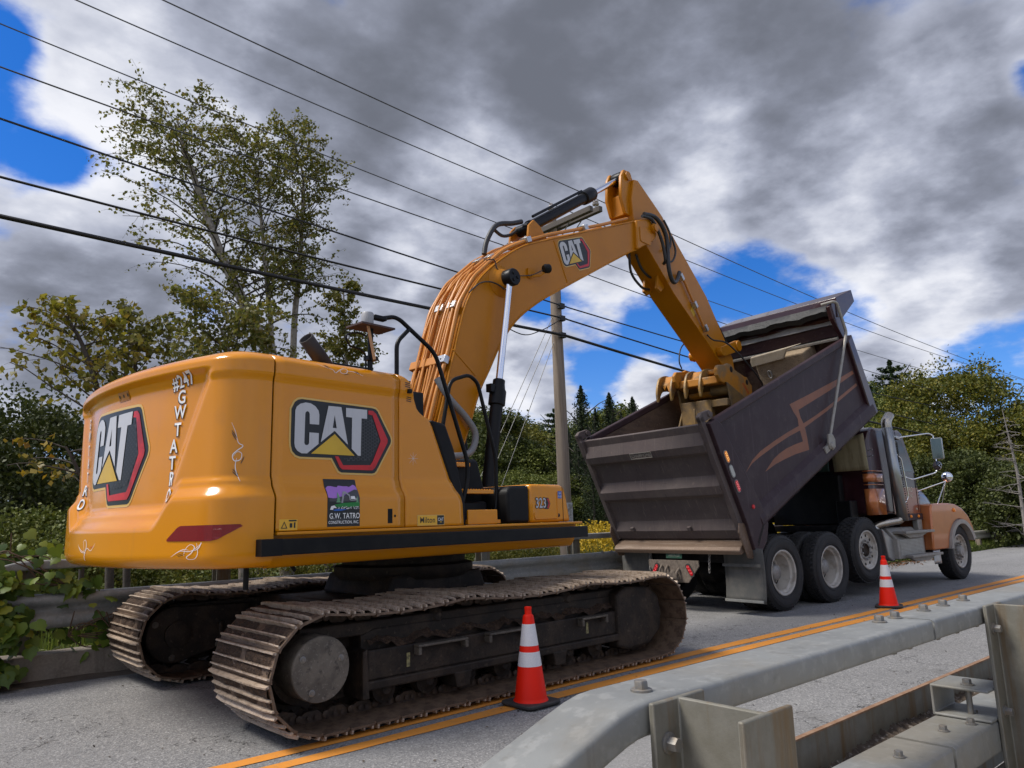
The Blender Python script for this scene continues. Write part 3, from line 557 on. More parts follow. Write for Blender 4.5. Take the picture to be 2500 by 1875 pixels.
def shoe_mesh(seed):
    """plate with three grousers; local x along the track, y across, z outwards (0 = outer face of plate)"""
    rg = random.Random(seed); b = MB(); h = PIT/2-.005
    pr = [(-h, -.012), (-h+.012, -.016), (h-.03, -.016), (h, -.026), (h, -.010), (h-.02, 0), (-h, 0)]
    b.prism(pr, -WSH/2, WSH/2, lambda u, v, d: Vector((u, d, v)))
    me = b.obj('track_shoe', M['track'], None, smooth=0)
    ribs = MB()
    for x, hh, w in ((-h+.012, .038, .018), (0.004, .029, .015), (h-.024, .029, .015)):
        n = 9; vs = []
        for i in range(n):
            y = -WSH/2+WSH*i/(n-1); k = .65 if i in (0, n-1) else 1; jz = hh*k*(1-.10*rg.random())
            vs += [(x-w/2, y, -.001), (x-w*.32, y, jz), (x+w*.32, y, jz), (x+w/2, y, -.001)]
        ribs.add(vs, [(i*4+j, i*4+4+j, i*4+5+j, i*4+1+j) for i in range(n-1) for j in range(3)]+[(0, 1, 2, 3), tuple((n-1)*4+j for j in (3, 2, 1, 0))])
    mud = MB()
    for x0, x1 in ((-h+.02, -.003), (.011, h-.03)):
        nx, ny_ = 5, 44; ph = rg.random()*9; cover = .55+.4*rg.random()
        def zf(i, j):
            y = -WSH/2+.02+(WSH-.04)*j/(ny_-1); e = min(i, nx-1-i)
            f = sin(y*11+ph)+.7*sin(y*27+ph*2)+.5*rg.uniform(-1, 1)
            return -.003+(.004 if e == 0 else .015)*max(0, cover+.45*f)*(1-.65*(abs(y) < .05))
        vs = [(x0+(x1-x0)*i/(nx-1), -WSH/2+.02+(WSH-.04)*j/(ny_-1), zf(i, j)) for i in range(nx) for j in range(ny_)]
        mud.add(vs, [(i*ny_+j, (i+1)*ny_+j, (i+1)*ny_+j+1, i*ny_+j+1) for i in range(nx-1) for j in range(ny_-1)])
    # one mesh, three materials
    m = me.data; bm = bmesh.new(); bm.from_mesh(m); m.materials.append(M['rib']); m.materials.append(M['mud'])
    for src, idx in ((ribs, 1), (mud, 2)):
        vv = [bm.verts.new(p) for p in src.v]
        for f in src.f: ff = bm.faces.new([vv[i] for i in f]); ff.material_index = idx; ff.smooth = idx == 2
    bmesh.ops.recalc_face_normals(bm, faces=[f for f in bm.faces if f.material_index < 2]); bm.to_mesh(m); bm.free()
    bpy.data.objects.remove(me); return m
SHOES = [shoe_mesh(s) for s in range(5)]
for side, lc in ((-1, -1.35), (1, 1.35)):
    # link chain as one part of the machine; shoes hang on it
    b = MB()
    for k in range(NSH):
        p = Vector((SP[k][0], 0, SP[k][1])); q = Vector((SP[(k+1) % NSH][0], 0, SP[(k+1) % NSH][1])); t = (q-p).normalized(); nrm = Vector((t.z, 0, -t.x))
        for dl in (-.105, .105):
            T = Matrix.Translation((0, lc+dl, 0))
            def fr(u, v, d, p=p, t=t, nrm=nrm, dl=dl): w = p+t*u-nrm*v; return Vector((w.x, lc+dl+d, w.z))
            off = .012 if k % 2 else 0
            b.prism([(-.02, .012), (PIT-.02, .012), (PIT-.012, .05), (PIT*.72, .088), (PIT*.28, .088), (-.012, .05)], -.018+off, .018+off, fr)
            c = p+t*(PIT*.5)-nrm*.05
            bo = p+t*0-nrm*.05
            b.lathe([(.026, 0), (.026, .012), (.018, .016)], 10, (bo.x, lc+dl+.018*(1 if dl > 0 else -1)*1, bo.z), (0, 1 if dl > 0 else -1, 0))
            for hx in (.36, .64):
                c = p+t*(PIT*hx)-nrm*.048
                b.lathe([(.017, 0), (.017, .003)], 8, (c.x, lc+dl+(.0325 if dl > 0 else -.0325), c.z), (0, 1 if dl > 0 else -1, 0))
        c = p-nrm*.05; b.cyl((c.x, lc-.12, c.z), (c.x, lc+.12, c.z), .022, 8)
    chain = TT(b).obj('track_chain', M['link'], exc, smooth=30)
    for k in range(NSH):
        p = Vector((SP[k][0], 0, SP[k][1])); q = Vector((SP[(k+1) % NSH][0], 0, SP[(k+1) % NSH][1])); t = (q-p).normalized(); nrm = Vector((t.z, 0, -t.x)); c = (p+q)/2
        o = bpy.data.objects.new('track_shoe', SHOES[(k*3+(side > 0)) % 5]); COL.objects.link(o); o.parent = chain
        X = t; Z = nrm; Y = Z.cross(X)
        o.matrix_local = TR @ Matrix(((X.x, Y.x, Z.x, c.x), (X.y, Y.y, Z.y, lc), (X.z, Y.z, Z.z, c.z), (0, 0, 0, 1)))
    so = -1 if side < 0 else 1
    zc = .044+RW
    # track frame
    b = MB(); pr = [(-1.42, .26), (-1.42, .60), (-1.30, .64), (1.35, .64), (1.45, .58), (1.45, .24), (1.38, .22), (-1.36, .22)]
    b.prism(pr, lc-.20, lc+.20, lambda u, v, d: Vector((u, d, v)))
    pr2 = [(-1.46, .17), (-1.46, .50), (-1.42, .52), (-1.40, .17)]
    b.prism(pr2, lc-.30, lc+.30, lambda u, v, d: Vector((u, d, v)))
    b.box(-1.42, 1.40, lc+so*.20, lc+so*.29, .225, .29) if so > 0 else b.box(-1.42, 1.40, lc-.29, lc-.20, .225, .29)
    y0, y1 = sorted((lc+so*.20, lc+so*.265)); b.box(-1.40, 1.38, y0, y1, .29, .50)
    fr_ = TT(b).obj('track_frame', M['under'], exc, smooth=0, bevel=.012)
    b = MB(); n1, n2 = 60, 8; rg = random.Random(5+side); vs = []
    for i in range(n1):
        for j in range(n2): vs.append((-1.38+2.76*i/(n1-1), lc+so*(-.05+.31*j/(n2-1)), .655-.15*(j/(n2-1))**1.5+.035*rg.random()+.02*sin(i*.7)))
    b.add(vs, [(i*n2+j, i*n2+n2+j, i*n2+n2+j+1, i*n2+j+1) for i in range(n1-1) for j in range(n2-1)])
    TT(b).obj('caked_soil', M['mud'], fr_, smooth=0)
    for u0, u1 in ((-1.0, -.52), (-.30, .14), (.82, 1.18)):              # bolt-on steps
        y0, y1 = sorted((lc+so*.265, lc+so*.335)); b = MB(); b.box(u0, u1, y0, y1, .475, .495); b.box(u0, u0+.03, y0, y1, .42, .475); b.box(u1-.03, u1, y0, y1, .42, .475)
        vs = []
        TT(b).obj('step', M['cover'], fr_, smooth=0, bevel=.006)
    for u in (-1.05, .95):
        yy = lc+so*.268; b = MB(); b.box(u-.015, u+.015, min(yy, yy-so*.004), max(yy, yy-so*.004), .34, .44); TT(b).obj('warning_label', mat('grimy_label', (.30, .27, .12), .6, 0, var=(40, .8, (.06, .05, .03))), fr_, smooth=0)
    for u in (-1.22, -.83, -.44, -.05, .34, .73, 1.12):
        b = MB(); b.lathe([(.06, -.21), (.10, -.20), (.10, -.10), (.078, -.09), (.078, .09), (.10, .10), (.10, .20), (.06, .21), (.035, .24)], 20, (u, lc, .205), (0, so, 0)); TT(b).obj('bottom_roller', M['under'], fr_, smooth=40)
    for u in (-.72, .78):
        b = MB(); b.lathe([(.05, -.18), (.075, -.17), (.075, .17), (.05, .19), (.03, .21)], 18, (u, lc, .665), (0, so, 0)); b.box(u-.04, u+.04, lc-.05, lc+.05, .58, .68); TT(b).obj('carrier_roller', M['under'], fr_, smooth=40)
    for u in (-.55, .55):
        y0, y1 = sorted((lc+so*.1, lc+so*.30)); b = MB(); b.prism([(u-.09, .24), (u+.09, .24), (u+.06, .12), (u-.06, .12)], y0, y1, lambda p, q, d: Vector((p, d, q))); TT(b).obj('roller_guard', M['under'], fr_, smooth=0, bevel=.01)
    # sprocket with toothed rim, front idler, drive cover
    b = MB(); tl = []
    for i in range(46):
        a = 2*pi*i/46; r_ = .325 if i % 2 else .275; tl.append((-AC+r_*cos(a), zc+r_*sin(a)))
    b.prism(tl, lc-.045, lc+.045, lambda u, v, d: Vector((u, d, v))); b.lathe([(.24, -.16), (.25, -.05), (.25, .05), (.23, .18)], 30, (-AC, lc, zc), (0, so, 0))
    TT(b).obj('sprocket', M['under'], exc, smooth=40)
    b = MB(); b.lathe([(.20, .17), (.212, .18), (.212, .44), (.207, .448)], 40, (-AC-.005, lc, zc+.035), (0, so, 0))
    hub = TT(b).obj('drive_cover', M['cover'], exc, smooth=30)
    for a in (150, 245, 20):
        b = MB(); hexbolt(b, (-AC-.005+.155*cos(R(a)), lc+so*.448, zc+.035+.155*sin(R(a))), (0, so, 0), .013, .012, .022); TT(b).obj('bolt', M['boltm'], hub, smooth=40)
    # inner side: teardrop guard plate
    pl = []
    for i in range(22): a = R(75+210*i/21); pl.append((-AC+.26*cos(a), zc+.26*sin(a)))
    pl += [(-1.15, .33), (-1.15, .66)]
    b = MB(); b.box(-1.9, 1.85, lc-.19, lc+.12, .60, .70); b.box(-1.7, 1.7, lc-.03, lc+.03, .15, .66); y0, y1 = sorted((lc-so*.20, lc-so*.26)); b.prism(pl, y0, y1, lambda u, v, d: Vector((u, d, v))); gp = TT(b).obj('inner_guard_and_filler', M['under'], exc, smooth=30, bevel=.012)  # guard plate, plus boxes added inside the track to keep the gap dark
    b = MB(); y = lc-so*.262
    b.lathe([(.12, 0), (.12, .03), (.09, .035)], 26, (-AC+.02, y, zc), (0, -so, 0)); TT(b).obj('hub_boss', M['under'], gp, smooth=40)
    for a in (150, 265, 320):
        b = MB(); hexbolt(b, (-AC+.21*cos(R(a))+(.25 if a == 320 else 0), y, zc+.21*sin(R(a))), (0, -so, 0), .02, .02, .03); TT(b).obj('bolt', M['cover'], gp, smooth=40)
    b = MB(); b.lathe([(.10, -.20), (.15, -.19), (.24, -.12), (.28, -.11), (.28, -.05), (.315, -.045), (.315, .045), (.28, .05), (.28, .11), (.24, .12), (.15, .19), (.10, .20)], 36, (AC-.02, lc, zc), (0, so, 0)); TT(b).obj('idler_wheel', M['under'], exc, smooth=40)
    y0, y1 = sorted((lc+so*.14, lc+so*.30)); b = MB()
    b.prism([(1.36, .16), (1.36, .66), (1.50, .72), (1.86, .70), (2.02, .60), (2.06, .42), (2.02, .26), (1.84, .14), (1.5, .12)], y0, y1, lambda u, v, d: Vector((u, d, v))); TT(b).obj('idler_guard', M['under'], exc, smooth=0, bevel=.03)
b = MB(); b.box(-1.0, 1.0, -1.2, 1.2, .42, .74); b.prism([(-.6, .74), (.6, .74), (.52, .93), (-.52, .93)], -.6, .6, lambda u, v, d: Vector((u, d, v))); TT(b).obj('car_body', M['under'], exc, smooth=0, bevel=.03)
b = MB(); b.lathe([(.66, .88), (.70, .93), (.70, 1.00), (.62, 1.02), (.62, 1.08), (.75, 1.09), (.75, 1.16)], 48, (0, 0, 0), (0, 0, 1)); b.obj('swing_bearing', M['under'], exc, smooth=40)

# ---- body panels: shared cross-section (offset outwards as a function of height)
ZC = 2.50
def sect(z, zb):
    """outward offset of the bodywork at height z; zb = top of the lower band"""
    o = .058*sm((zb-z)/.115)
    o += -.018*sm((ZC-.02-z)/.07)*sm((z-zb)/.05)
    if z < 1.24: t = (1.24-z)/.10; o -= .075*(1-sqrt(max(0, 1-min(1, t)**2)))
    return o
TOPZ = 2.645
def top_round(k):
    """k 0..1 round the roof edge: (z, inset)"""
    a = k*pi/2; return 2.555+.085*sin(a), .15*(1-cos(a))+.05*k
# counterweight path: shallow curve across the back, rounded corners, centred 0.1 m left of the swing axis
CWL = .10
def cw_curve():
    P = []
    for i in range(61): l = 1.28*i/60; P.append(Vector((-2.84+.115*l*l, -l, 0)))
    p0 = P[-1]; p1 = Vector((-2.587, -1.50, 0)); p2 = Vector((-2.30, -1.50, 0))
    for i in range(1, 21): t = i/20; P.append(p0*(1-t)**2+p1*2*t*(1-t)+p2*t*t)
    S = [0]
    for i in range(len(P)-1): S.append(S[-1]+(P[i+1]-P[i]).length)
    return P, S
CWP, CWS = cw_curve(); SMAX = CWS[-1]
def cw_pos(s):
    sg = 1 if s >= 0 else -1; s = min(abs(s), SMAX); i = int(np.searchsorted(CWS, s, 'right'))-1; i = max(0, min(i, len(CWP)-2))
    t = (s-CWS[i])/(CWS[i+1]-CWS[i]); p = CWP[i].lerp(CWP[i+1], t)
    def nv(k):
        j0 = CWP[max(0, k-1)]; j1 = CWP[min(len(CWP)-1, k+1)]; d = (j1-j0).normalized(); return Vector((d.y, -d.x, 0)) if k else Vector((-1, 0, 0))
    n = nv(i).lerp(nv(i+1), t).normalized()
    if sg < 0: p = Vector((p.x, -p.y, 0)); n = Vector((n.x, -n.y, 0))
    return Vector((p.x, p.y+CWL, 0)), n
def cw_zb(s): s = abs(s); return 1.51+.195*sm((s-.80)/.24)
def cw_off(s, z):
    sa = abs(s); zb = cw_zb(s); o = sect(z, zb)
    sd_ = .78+(z-1.61)*.465
    rec = .040*sm((sd_+.13-sa)/.13)*sm((z-zb+.02)/.10)*sm((ZC-z+.02)/.05)
    return o-rec
def CW(s, z, e=.0): p, n = cw_pos(s); q = p+n*(cw_off(s, z)+e); return Vector((q.x, q.y, z))
NS, NZ = 260, 150
b = MB(); vs = []; rows = [1.14+(2.555-1.14)*i/(NZ-1) for i in range(NZ)]
SS = [-SMAX+.004+(2*SMAX-.008)*i/(NS-1) for i in range(NS)]
for s in SS:
    p, n = cw_pos(s)
    for z in rows: vs.append(CW(s, z))
    for k in range(1, 9): z, ins = top_round(k/8); q = p+n*(cw_off(s, 2.555)-ins); vs.append((q.x, q.y, z))
    for f, dz in ((.55, .02), (.0, .03)):
        q = Vector((-2.29+(p.x+n.x*(cw_off(s, 2.555)-.2)+2.29)*f, (p.y-n.y*.2-CWL)*(.86 if f == 0 else .93)+CWL, 0)); vs.append((q.x if f == 0 else max(q.x, p.x), q.y, 2.64+dz))
nr = NZ+8+2
b.add(vs, [(i*nr+j, (i+1)*nr+j, (i+1)*nr+j+1, i*nr+j+1) for i in range(NS-1) for j in range(nr-1)]+[tuple(i*nr for i in range(NS))])
cwt = b.obj('counterweight', M['yellow'], exc, smooth=60)
# right-hand doors, same section swept along the body
LB = 1.40
def side_pt(a, z, e=0.0): return Vector((a, -(LB+sect(z, 1.71)+e), z))
def side_panel(name, a0, a1f, z0, sgn=-1, parent=exc, mt='yellow', edge=True):
    b = MB(); zs = [z0+(2.555-z0)*i/60 for i in range(61)]; na = 14; vs = []; LX = .2 if sgn > 0 else 0
    for i in range(na):
        for z in zs: a1 = a1f(z); a = a0+(a1-a0)*i/(na-1); vs.append((a, sgn*(LB+sect(z, 1.71)+LX), z))
        for k in range(1, 9): z, ins = top_round(k/8); a1 = a1f(z); a = a0+(a1-a0)*i/(na-1); vs.append((a, sgn*(LB+sect(2.555, 1.71)-ins+LX), z))
        a1 = a1f(2.645); vs.append((a0+(a1-a0)*i/(na-1), sgn*.9, 2.66))
    nr_ = 61+8+1; b.add(vs, [(i*nr_+j, (i+1)*nr_+j, (i+1)*nr_+j+1, i*nr_+j+1) for i in range(na-1) for j in range(nr_-1)])
    o = b.obj(name, M[mt], parent, smooth=60); s = o.modifiers.new('thick', 'SOLIDIFY'); s.thickness = .03; s.offset = -1 if sgn < 0 else 1
    return o
door = side_panel('side_door', -2.288, lambda z: -1.182, 1.372)
EDGE = [(1.30, -.535), (1.37, -.54), (1.55, -.55), (1.70, -.60), (1.97, -.72), (2.20, -.82), (2.26, -.86), (2.285, -.93), (2.33, -.985), (2.43, -1.02), (2.54, -1.065), (2.62, -1.14), (2.70, -1.165)]
def fedge(z): return float(np.interp(z, [e[0] for e in EDGE], [e[1] for e in EDGE]))
front = side_panel('front_panel', -1.168, fedge, 1.372)
side_panel('left_panel', -2.288, lambda z: -.2, 1.372, 1)
b = MB(); b.box(-2.31, -.75, -1.36, 1.36, 1.2, 2.0); b.box(-2.31, -1.1, -1.3, 1.36, 2.0, 2.60); b.obj('engine_bay', M['seam'], exc, smooth=0)
b = MB(); b.box(-2.2, -.8, -1.0, 1.2, 2.62, 2.665); b.box(-1.75, -1.15, -1.02, -.55, 2.665, 2.72); b.obj('hood_cover', M['plastic'], exc, smooth=0, bevel=.02)
b = MB(); b.box(-1.0, -.1, -.45, 1.3, 2.2, 2.70); b.obj('hood_grille', M['black'], exc, smooth=0, bevel=.02)
b = MB(); b.grid(60, 10, lambda u, v: (lambda k: Vector((-2.29+3.38*u, -(1.39-.10*(1-cos(v*pi/2))), 1.36-.235*sin(v*pi/2) if v < 1 else 1.125)))(0)); b.box(-2.29, 1.09, -1.30, 1.3, 1.13, 1.30)
b.obj('lower_frame', M['yellow'], exc, smooth=40)
b = MB(); b.box(-2.285, 1.10, -1.47, -1.35, 1.345, 1.368); b.obj('deck_ledge', M['yellow'], exc, smooth=0, bevel=.006)
b = MB(); b.box(-.55, 1.1, -1.35, .2, 1.30, 1.362); b.obj('walkway_deck', M['yellow'], exc, smooth=0, bevel=.006)
b = MB(); b.box(-2.42, 1.12, -1.52, -1.435, 1.215, 1.322); bar = b.obj('side_bumper', M['black'], exc, smooth=0, bevel=.006)
b = MB(); b.box(-2.425, -2.27, -1.524, -1.43, 1.2125, 1.3245); b.obj('bumper_end', M['plastic'], bar, smooth=0, bevel=.004)
# rear undersides: drain stub and post
b = MB(); b.tube([(-2.25, -1.0, 1.14), (-2.25, -1.0, .97)], .02, 8); b.obj('drain_pipe', M['black'], exc); b = MB(); b.tube([(-2.02, -1.2, 1.14), (-1.98, -1.2, 1.09)], .015, 8); b.obj('drain_pipe', M['black'], exc)
# door details
SP_ = lambda x, y: side_pt(x, y, .0035)
b = MB(); b.prism(rrect(-1.415, -1.235, 1.385, 1.535, .012), -1.4515, -1.4475, lambda u, v, d: Vector((u, d, v))); dh = b.obj('door_handle', M['plastic'], door, smooth=30)
b = MB(); b.prism(rrect(-1.40, -1.25, 1.40, 1.52, .008), -1.4535, -1.4516, lambda u, v, d: Vector((u, d, v))); b.obj('handle_recess', M['black'], dh, smooth=0)
b = MB(); b.box(-1.345, -1.30, -1.459, -1.4536, 1.405, 1.515); b.lathe([(.010, 0), (.010, .006)], 12, (-1.275, -1.4536, 1.46), (0, -1, 0)); b.obj('latch', M['plastic'], dh, smooth=30)
def side_decal(me, name, m_, parent, e=.003, cut=.05, T=None):
    return lay(me, name, M[m_], parent, lambda x, y: side_pt(x, y, e), pre=T, cut=cut)
# ---- the trade mark: flat layers in units of its own width
LOGO = {
'blk': [(-0.5, 0.205), (-0.471, 0.263), (-0.44, 0.285), (-0.406, 0.293), (0.293, 0.281), (0.33, .275), (0.352, 0.258), (0.497, 0.03), (0.502, 0.006), (.497, -.018), (0.341, -0.269), (.322, -.286), (0.297, -0.293), (-0.018, -0.292), (-.046, -.28), (-0.064, -0.254), (-0.116, -0.174), (-0.413, -0.176), (-.452, -.165), (-0.484, -0.135), (-0.497, -0.09), (-.5, -.05)],
'C': [(-0.469, 0.195), (-0.456, 0.226), (-0.424, 0.252), (-0.376, 0.267), (-0.328, 0.264), (-0.284, 0.244), (-0.253, 0.21), (-0.245, 0.176), (-0.246, 0.094), (-0.334, 0.093), (-0.336, 0.177), (-0.343, 0.191), (-0.358, 0.198), (-0.372, 0.189), (-0.377, 0.173), (-0.38, -0.064), (-0.373, -0.078), (-0.357, -0.081), (-0.342, -0.074), (-0.337, -0.061), (-0.335, 0.024), (-0.247, 0.024), (-0.248, -0.065), (-0.354, -0.148), (-0.404, -0.149), (-0.442, -0.13), (-0.464, -0.102), (-0.47, -0.069)],
'A': [(-0.158, 0.259), (-0.031, 0.26), (0.039, -0.058), (-0.095, 0.053), (-0.227, -0.049)], 'Ah': [(-0.096, 0.186), (-0.075, 0.076), (-0.114, 0.077)],
'T': [(0.016, 0.258), (0.235, 0.26), (0.235, 0.181), (0.177, 0.18), (0.171, -0.145), (0.143, -0.145), (0.077, -0.089), (0.078, 0.179), (0.017, 0.18)],
'tri': [(-0.094, 0.026), (0.108, -0.147), (-0.316, -0.147)],
'red': [(0.25, 0.257), (0.299, 0.257), (0.333, 0.234), (0.462, 0.011), (0.459, -0.017), (0.324, -0.242), (0.296, -0.266), (-0.013, -0.266), (-0.039, -0.249), (-0.089, -0.158), (-0.053, -0.16), (-0.006, -0.231), (0.274, -0.221), (0.301, -0.184), (0.385, -0.003), (0.294, 0.217), (0.25, 0.222)]}
def grow(lp, k):
    cx = sum(p[0] for p in lp)/len(lp); out = []; n = len(lp); ar = sum(lp[i][0]*lp[(i+1) % n][1]-lp[(i+1) % n][0]*lp[i][1] for i in range(n)); s = 1 if ar > 0 else -1
    for i in range(n):
        a = Vector(lp[i-1]); p = Vector(lp[i]); c = Vector(lp[(i+1) % n]); d1 = (p-a).normalized(); d2 = (c-p).normalized(); n1_ = Vector((d1.y, -d1.x))*s; n2_ = Vector((d2.y, -d2.x))*s; m_ = (n1_+n2_); m_ = m_/max(.5, m_.length_squared)*2*.5*1.0
        m_ = (n1_+n2_).normalized()/max(.6, (n1_+n2_).normalized().dot(n1_)); out.append((p.x+m_.x*k, p.y+m_.y*k))
    return out
def hexes():
    out = []; r = .0165
    poly = [(.185, .175), (.25, .182), (.28, .205), (.372, .0), (.266, -.18), (.03, -.195), (.0, -.175), (.10, -.160), (.13, -.150), (.179, -.150)]
    def inside(x, y):
        c = False; j = len(poly)-1
        for i in range(len(poly)):
            if (poly[i][1] > y) != (poly[j][1] > y) and x < (poly[j][0]-poly[i][0])*(y-poly[i][1])/(poly[j][1]-poly[i][1])+poly[i][0]: c = not c
            j = i
        return c
    for i in range(-4, 24):
        for j in range(-16, 16):
            x = i*r*1.5*1.0+.0; y = j*r*1.732+(i % 2)*r*.866
            if inside(x, y): out.append([(x+r*.80*cos(R(60*k)), y+r*.80*sin(R(60*k))) for k in range(6)])
    return out, poly
def logo(fn, T, parent, w, cut):
    """fn(x,y,e) -> point on the surface; T maps logo units to surface coordinates"""
    e = [.0025]
    def put(loops, m_, name='logo_layer', par=None):
        o = lay(poly2d(loops), name, M[m_], par or parent, lambda x, y, ee=e[0]: fn(x, y, ee), pre=T, cut=cut); e[0] += .0012; return o
    base = put([grow(LOGO['blk'], .016)], 'dcream', 'logo_badge')
    base_par = parent
    put([LOGO['blk']], 'dblk', 'logo_ground'); hx, pl = hexes()
    put([pl], 'dmesh', 'logo_mesh'); put(hx, 'dblk', 'logo_mesh_holes'); put([LOGO['red']], 'dred', 'logo_hexagon'); put([LOGO['C']], 'dsil', 'letter_c'); e[0] -= .0012
    put([LOGO['A'], LOGO['Ah']], 'dsil', 'letter_a'); e[0] -= .0012; put([LOGO['T']], 'dsil', 'letter_t'); e[0] -= .0012; put([LOGO['tri']], 'dyel', 'logo_triangle')
logo(side_pt, lambda x, y: (-1.705+x*.893, 2.049+y*.893), door, .89, .06)
logo(CW, lambda x, y: (-.035+x*1.15+y*.16, 1.975+y*1.27), cwt, 1.2, .06)
# ---- lettering down both edges of the counterweight
def cw_text(t, s, z, size, dark=True, rot=0.0, sx=.92):
    for dx, dz, m_, e in ((-.009, -.007, 'dblk', .006), (0, 0, 'white', .009)) if dark else ((0, 0, 'white', .003),):
        lay(text2d(t, size, .016, sx=sx), 'lettering', M[m_], cwt, lambda x, y: CW(x, y, e), pre=lambda x, y: (s+dx+x*cos(rot)-y*sin(rot), z+dz+x*sin(rot)+y*cos(rot)), cut=.012)
cw_text('#247', .955, 2.447, .125, rot=R(7))
for ch, s, z in (('G', .938, 2.333), ('W', .925, 2.225), ('T', .909, 2.101), ('A', .873, 1.984), ('T', .866, 1.866), ('R', .876, 1.753), ('O', .883, 1.636)): cw_text(ch, s, z, .135)
for ch, s, z in (('G', -.938, 2.333), ('W', -.925, 2.225), ('T', -.909, 2.101), ('A', -.873, 1.984), ('T', -.866, 1.866), ('R', -.876, 1.753), ('O', -.883, 1.636)): cw_text(ch, s, z, .125)
lay(poly2d([[(1.01, 1.328), (1.008, 1.34), (1.11, 1.416), (1.14, 1.427), (1.545, 1.428), (1.558, 1.416), (1.43, 1.335), (1.39, 1.325)]]), 'rear_reflector', M['refl'], cwt, lambda x, y: CW(x, y, .004), cut=.05)
def swirl(fn, parent, T, strokes, m_='white', w=.012, cut=.03):
    for k, pts in enumerate(strokes):
        mm = m_
        if isinstance(pts, tuple): mm, pts = pts
        P = [(p.x, p.y) for p in smooth_path([(q[0], q[1], 0) for q in pts], 6)]
        lay(poly2d([ribbon(P, w)]), 'pinstripe', M[mm], parent, lambda x, y: fn(x, y, .003+.0006*(k % 3)), pre=T, cut=cut)
tick = [('dblk', [(-.42, .05), (-.33, -.02)]), ('dblk', [(-.39, .06), (-.30, -.01)])]
SW = [[(-.5, .10), (-.34, .02), (-.16, -.04), (-.10, -.13), (-.02, -.02), (.06, .06), (.15, .02), (.13, -.09), (.03, -.11), (.0, -.03), (.08, .05)], [(.1, -.02), (.22, .0), (.34, -.02), (.5, -.10)], ('dblk', [(-.37, .09), (-.24, -.01)]), ('dblk', [(-.33, .09), (-.2, 0)]), ('dblk', [(.29, .05), (.38, -.06)]), ('dblk', [(.33, .05), (.42, -.06)]), ('dblk', [(.08, -.16), (.2, -.1)])]
swirl(side_pt, door, lambda x, y: (-1.755+x*.42, 2.565+y*.22), SW, w=.016)
swirl(CW, cwt, lambda x, y: (1.50-y*.36, 1.91-x*.40), SW, w=.017)
SW2 = [[(-.5, -.3), (-.2, .0), (.1, -.02), (.3, .1), (.5, .42)], [(-.42, -.2), (-.1, .08), (.12, .05)], [(-.05, -.25), (.0, .1), (.16, .34), (.3, .2), (.2, -.1), (.05, -.3), (.12, -.42), (.32, -.38), (.4, -.1), (.36, .4)], [(.2, .0), (.4, .12), (.48, .45)], ('dblk', [(-.3, -.22), (-.05, -.1)]), ('dblk', [(-.26, -.28), (0, -.16)])]
swirl(CW, cwt, lambda x, y: (1.20+x*.28, 1.262+y*.125), SW2, w=.028)
swirl(CW, cwt, lambda x, y: (-.18+x*.42, 1.27+y*.15), [[(-.5, .3), (-.3, -.05), (-.05, -.12), (.1, .1), (.3, -.02), (.5, .34)], [(-.45, .2), (-.2, -.05), (0, -.02)], [(-.06, .0), (-.12, .42), (0, .5), (.06, .2), (-.02, -.2), (-.04, -.5), (.08, -.5), (.1, -.25), (0, -.1)], ('dred', [(.2, .12), (.42, .2)])], w=.026)
SW3 = [[(-.5, 0), (.5, .02)], [(0, -.5), (.02, .5)], [(-.36, -.36), (.36, .36)], [(-.3, .36), (.34, -.34)]]
swirl(side_pt, front, lambda x, y: (-1.03+x*.11, 1.92+y*.11), SW3, w=.018)
# badge plate on the rear roof edge
lay(poly2d([rrect(.005, .2, 2.405, 2.475, .004)]), 'rear_plate', mat('camera_plate', (.36, .13, .01), .4), cwt, lambda x, y: CW(x, y, .004), cut=.05)
for x in (.03, .105, .18):
    lay(poly2d([rrect(x-.012, x+.012, 2.43, 2.455, .01)]), 'plate_hole', M['dblk'], cwt, lambda x, y: CW(x, y, .006))
# company sign
def sdl(loops, m_, e, name='sign_layer'): return side_decal(poly2d(loops), name, m_, door, e, .04, T=lambda x, y: (-1.888+x*.28, 1.392+y*.345))
sdl([[(0, 0), (1, 0), (1, 1), (0, 1)]], 'dblk', .0025, 'company_sign')
sdl([[(.02, .60), (.02, .80), (.1, .845), (.18, .855), (.28, .835), (.38, .825), (.46, .89), (.53, .915), (.6, .90), (.66, .86), (.76, .835), (.84, .86), (.9, .885), (.96, .875), (.985, .84), (.985, .77), (.8, .72), (.6, .66), (.4, .60), (.16, .585)]], 'pur', .0037)
sdl([[(.16, .575), (.5, .64), (.64, .70), (.78, .745), (.9, .78), (.985, .77), (.985, .52), (.05, .52), (.05, .585)]], 'gry', .0049)
sdl([[(.2, .455), (.5, .49), (.985, .51), (.985, .42), (.6, .40), (.28, .40)]], 'grn', .0061)
for x, y, s in ((.32, .5, .15), (.91, .5, .09)):
    sdl([[(x-s*.5, y), (x-s*.2, y+s*.35), (x-s*.36, y+s*.4), (x-s*.12, y+s*.75), (x-s*.25, y+s*.8), (x, y+s*1.5), (x+s*.25, y+s*.8), (x+s*.12, y+s*.75), (x+s*.36, y+s*.4), (x+s*.2, y+s*.35), (x+s*.5, y)]], 'grn2', .0073)
sdl([[(.40, .49), (.44, .66), (.50, .735), (.58, .735), (.68, .66), (.70, .555), (.80, .555), (.86, .60), (.90, .585), (.90, .545), (.72, .535), (.66, .55), (.64, .64), (.56, .685), (.50, .67), (.46, .52), (.46, .49)]], 'gry2', .0085)
sdl([[(.70, .57), (.70, .63), (.82, .635), (.84, .57)]], 'white', .0097)
sdl([[(.07, .35), (.1, .42), (.2, .44), (.28, .38), (.18, .385), (.16, .345)]], 'white', .0061)
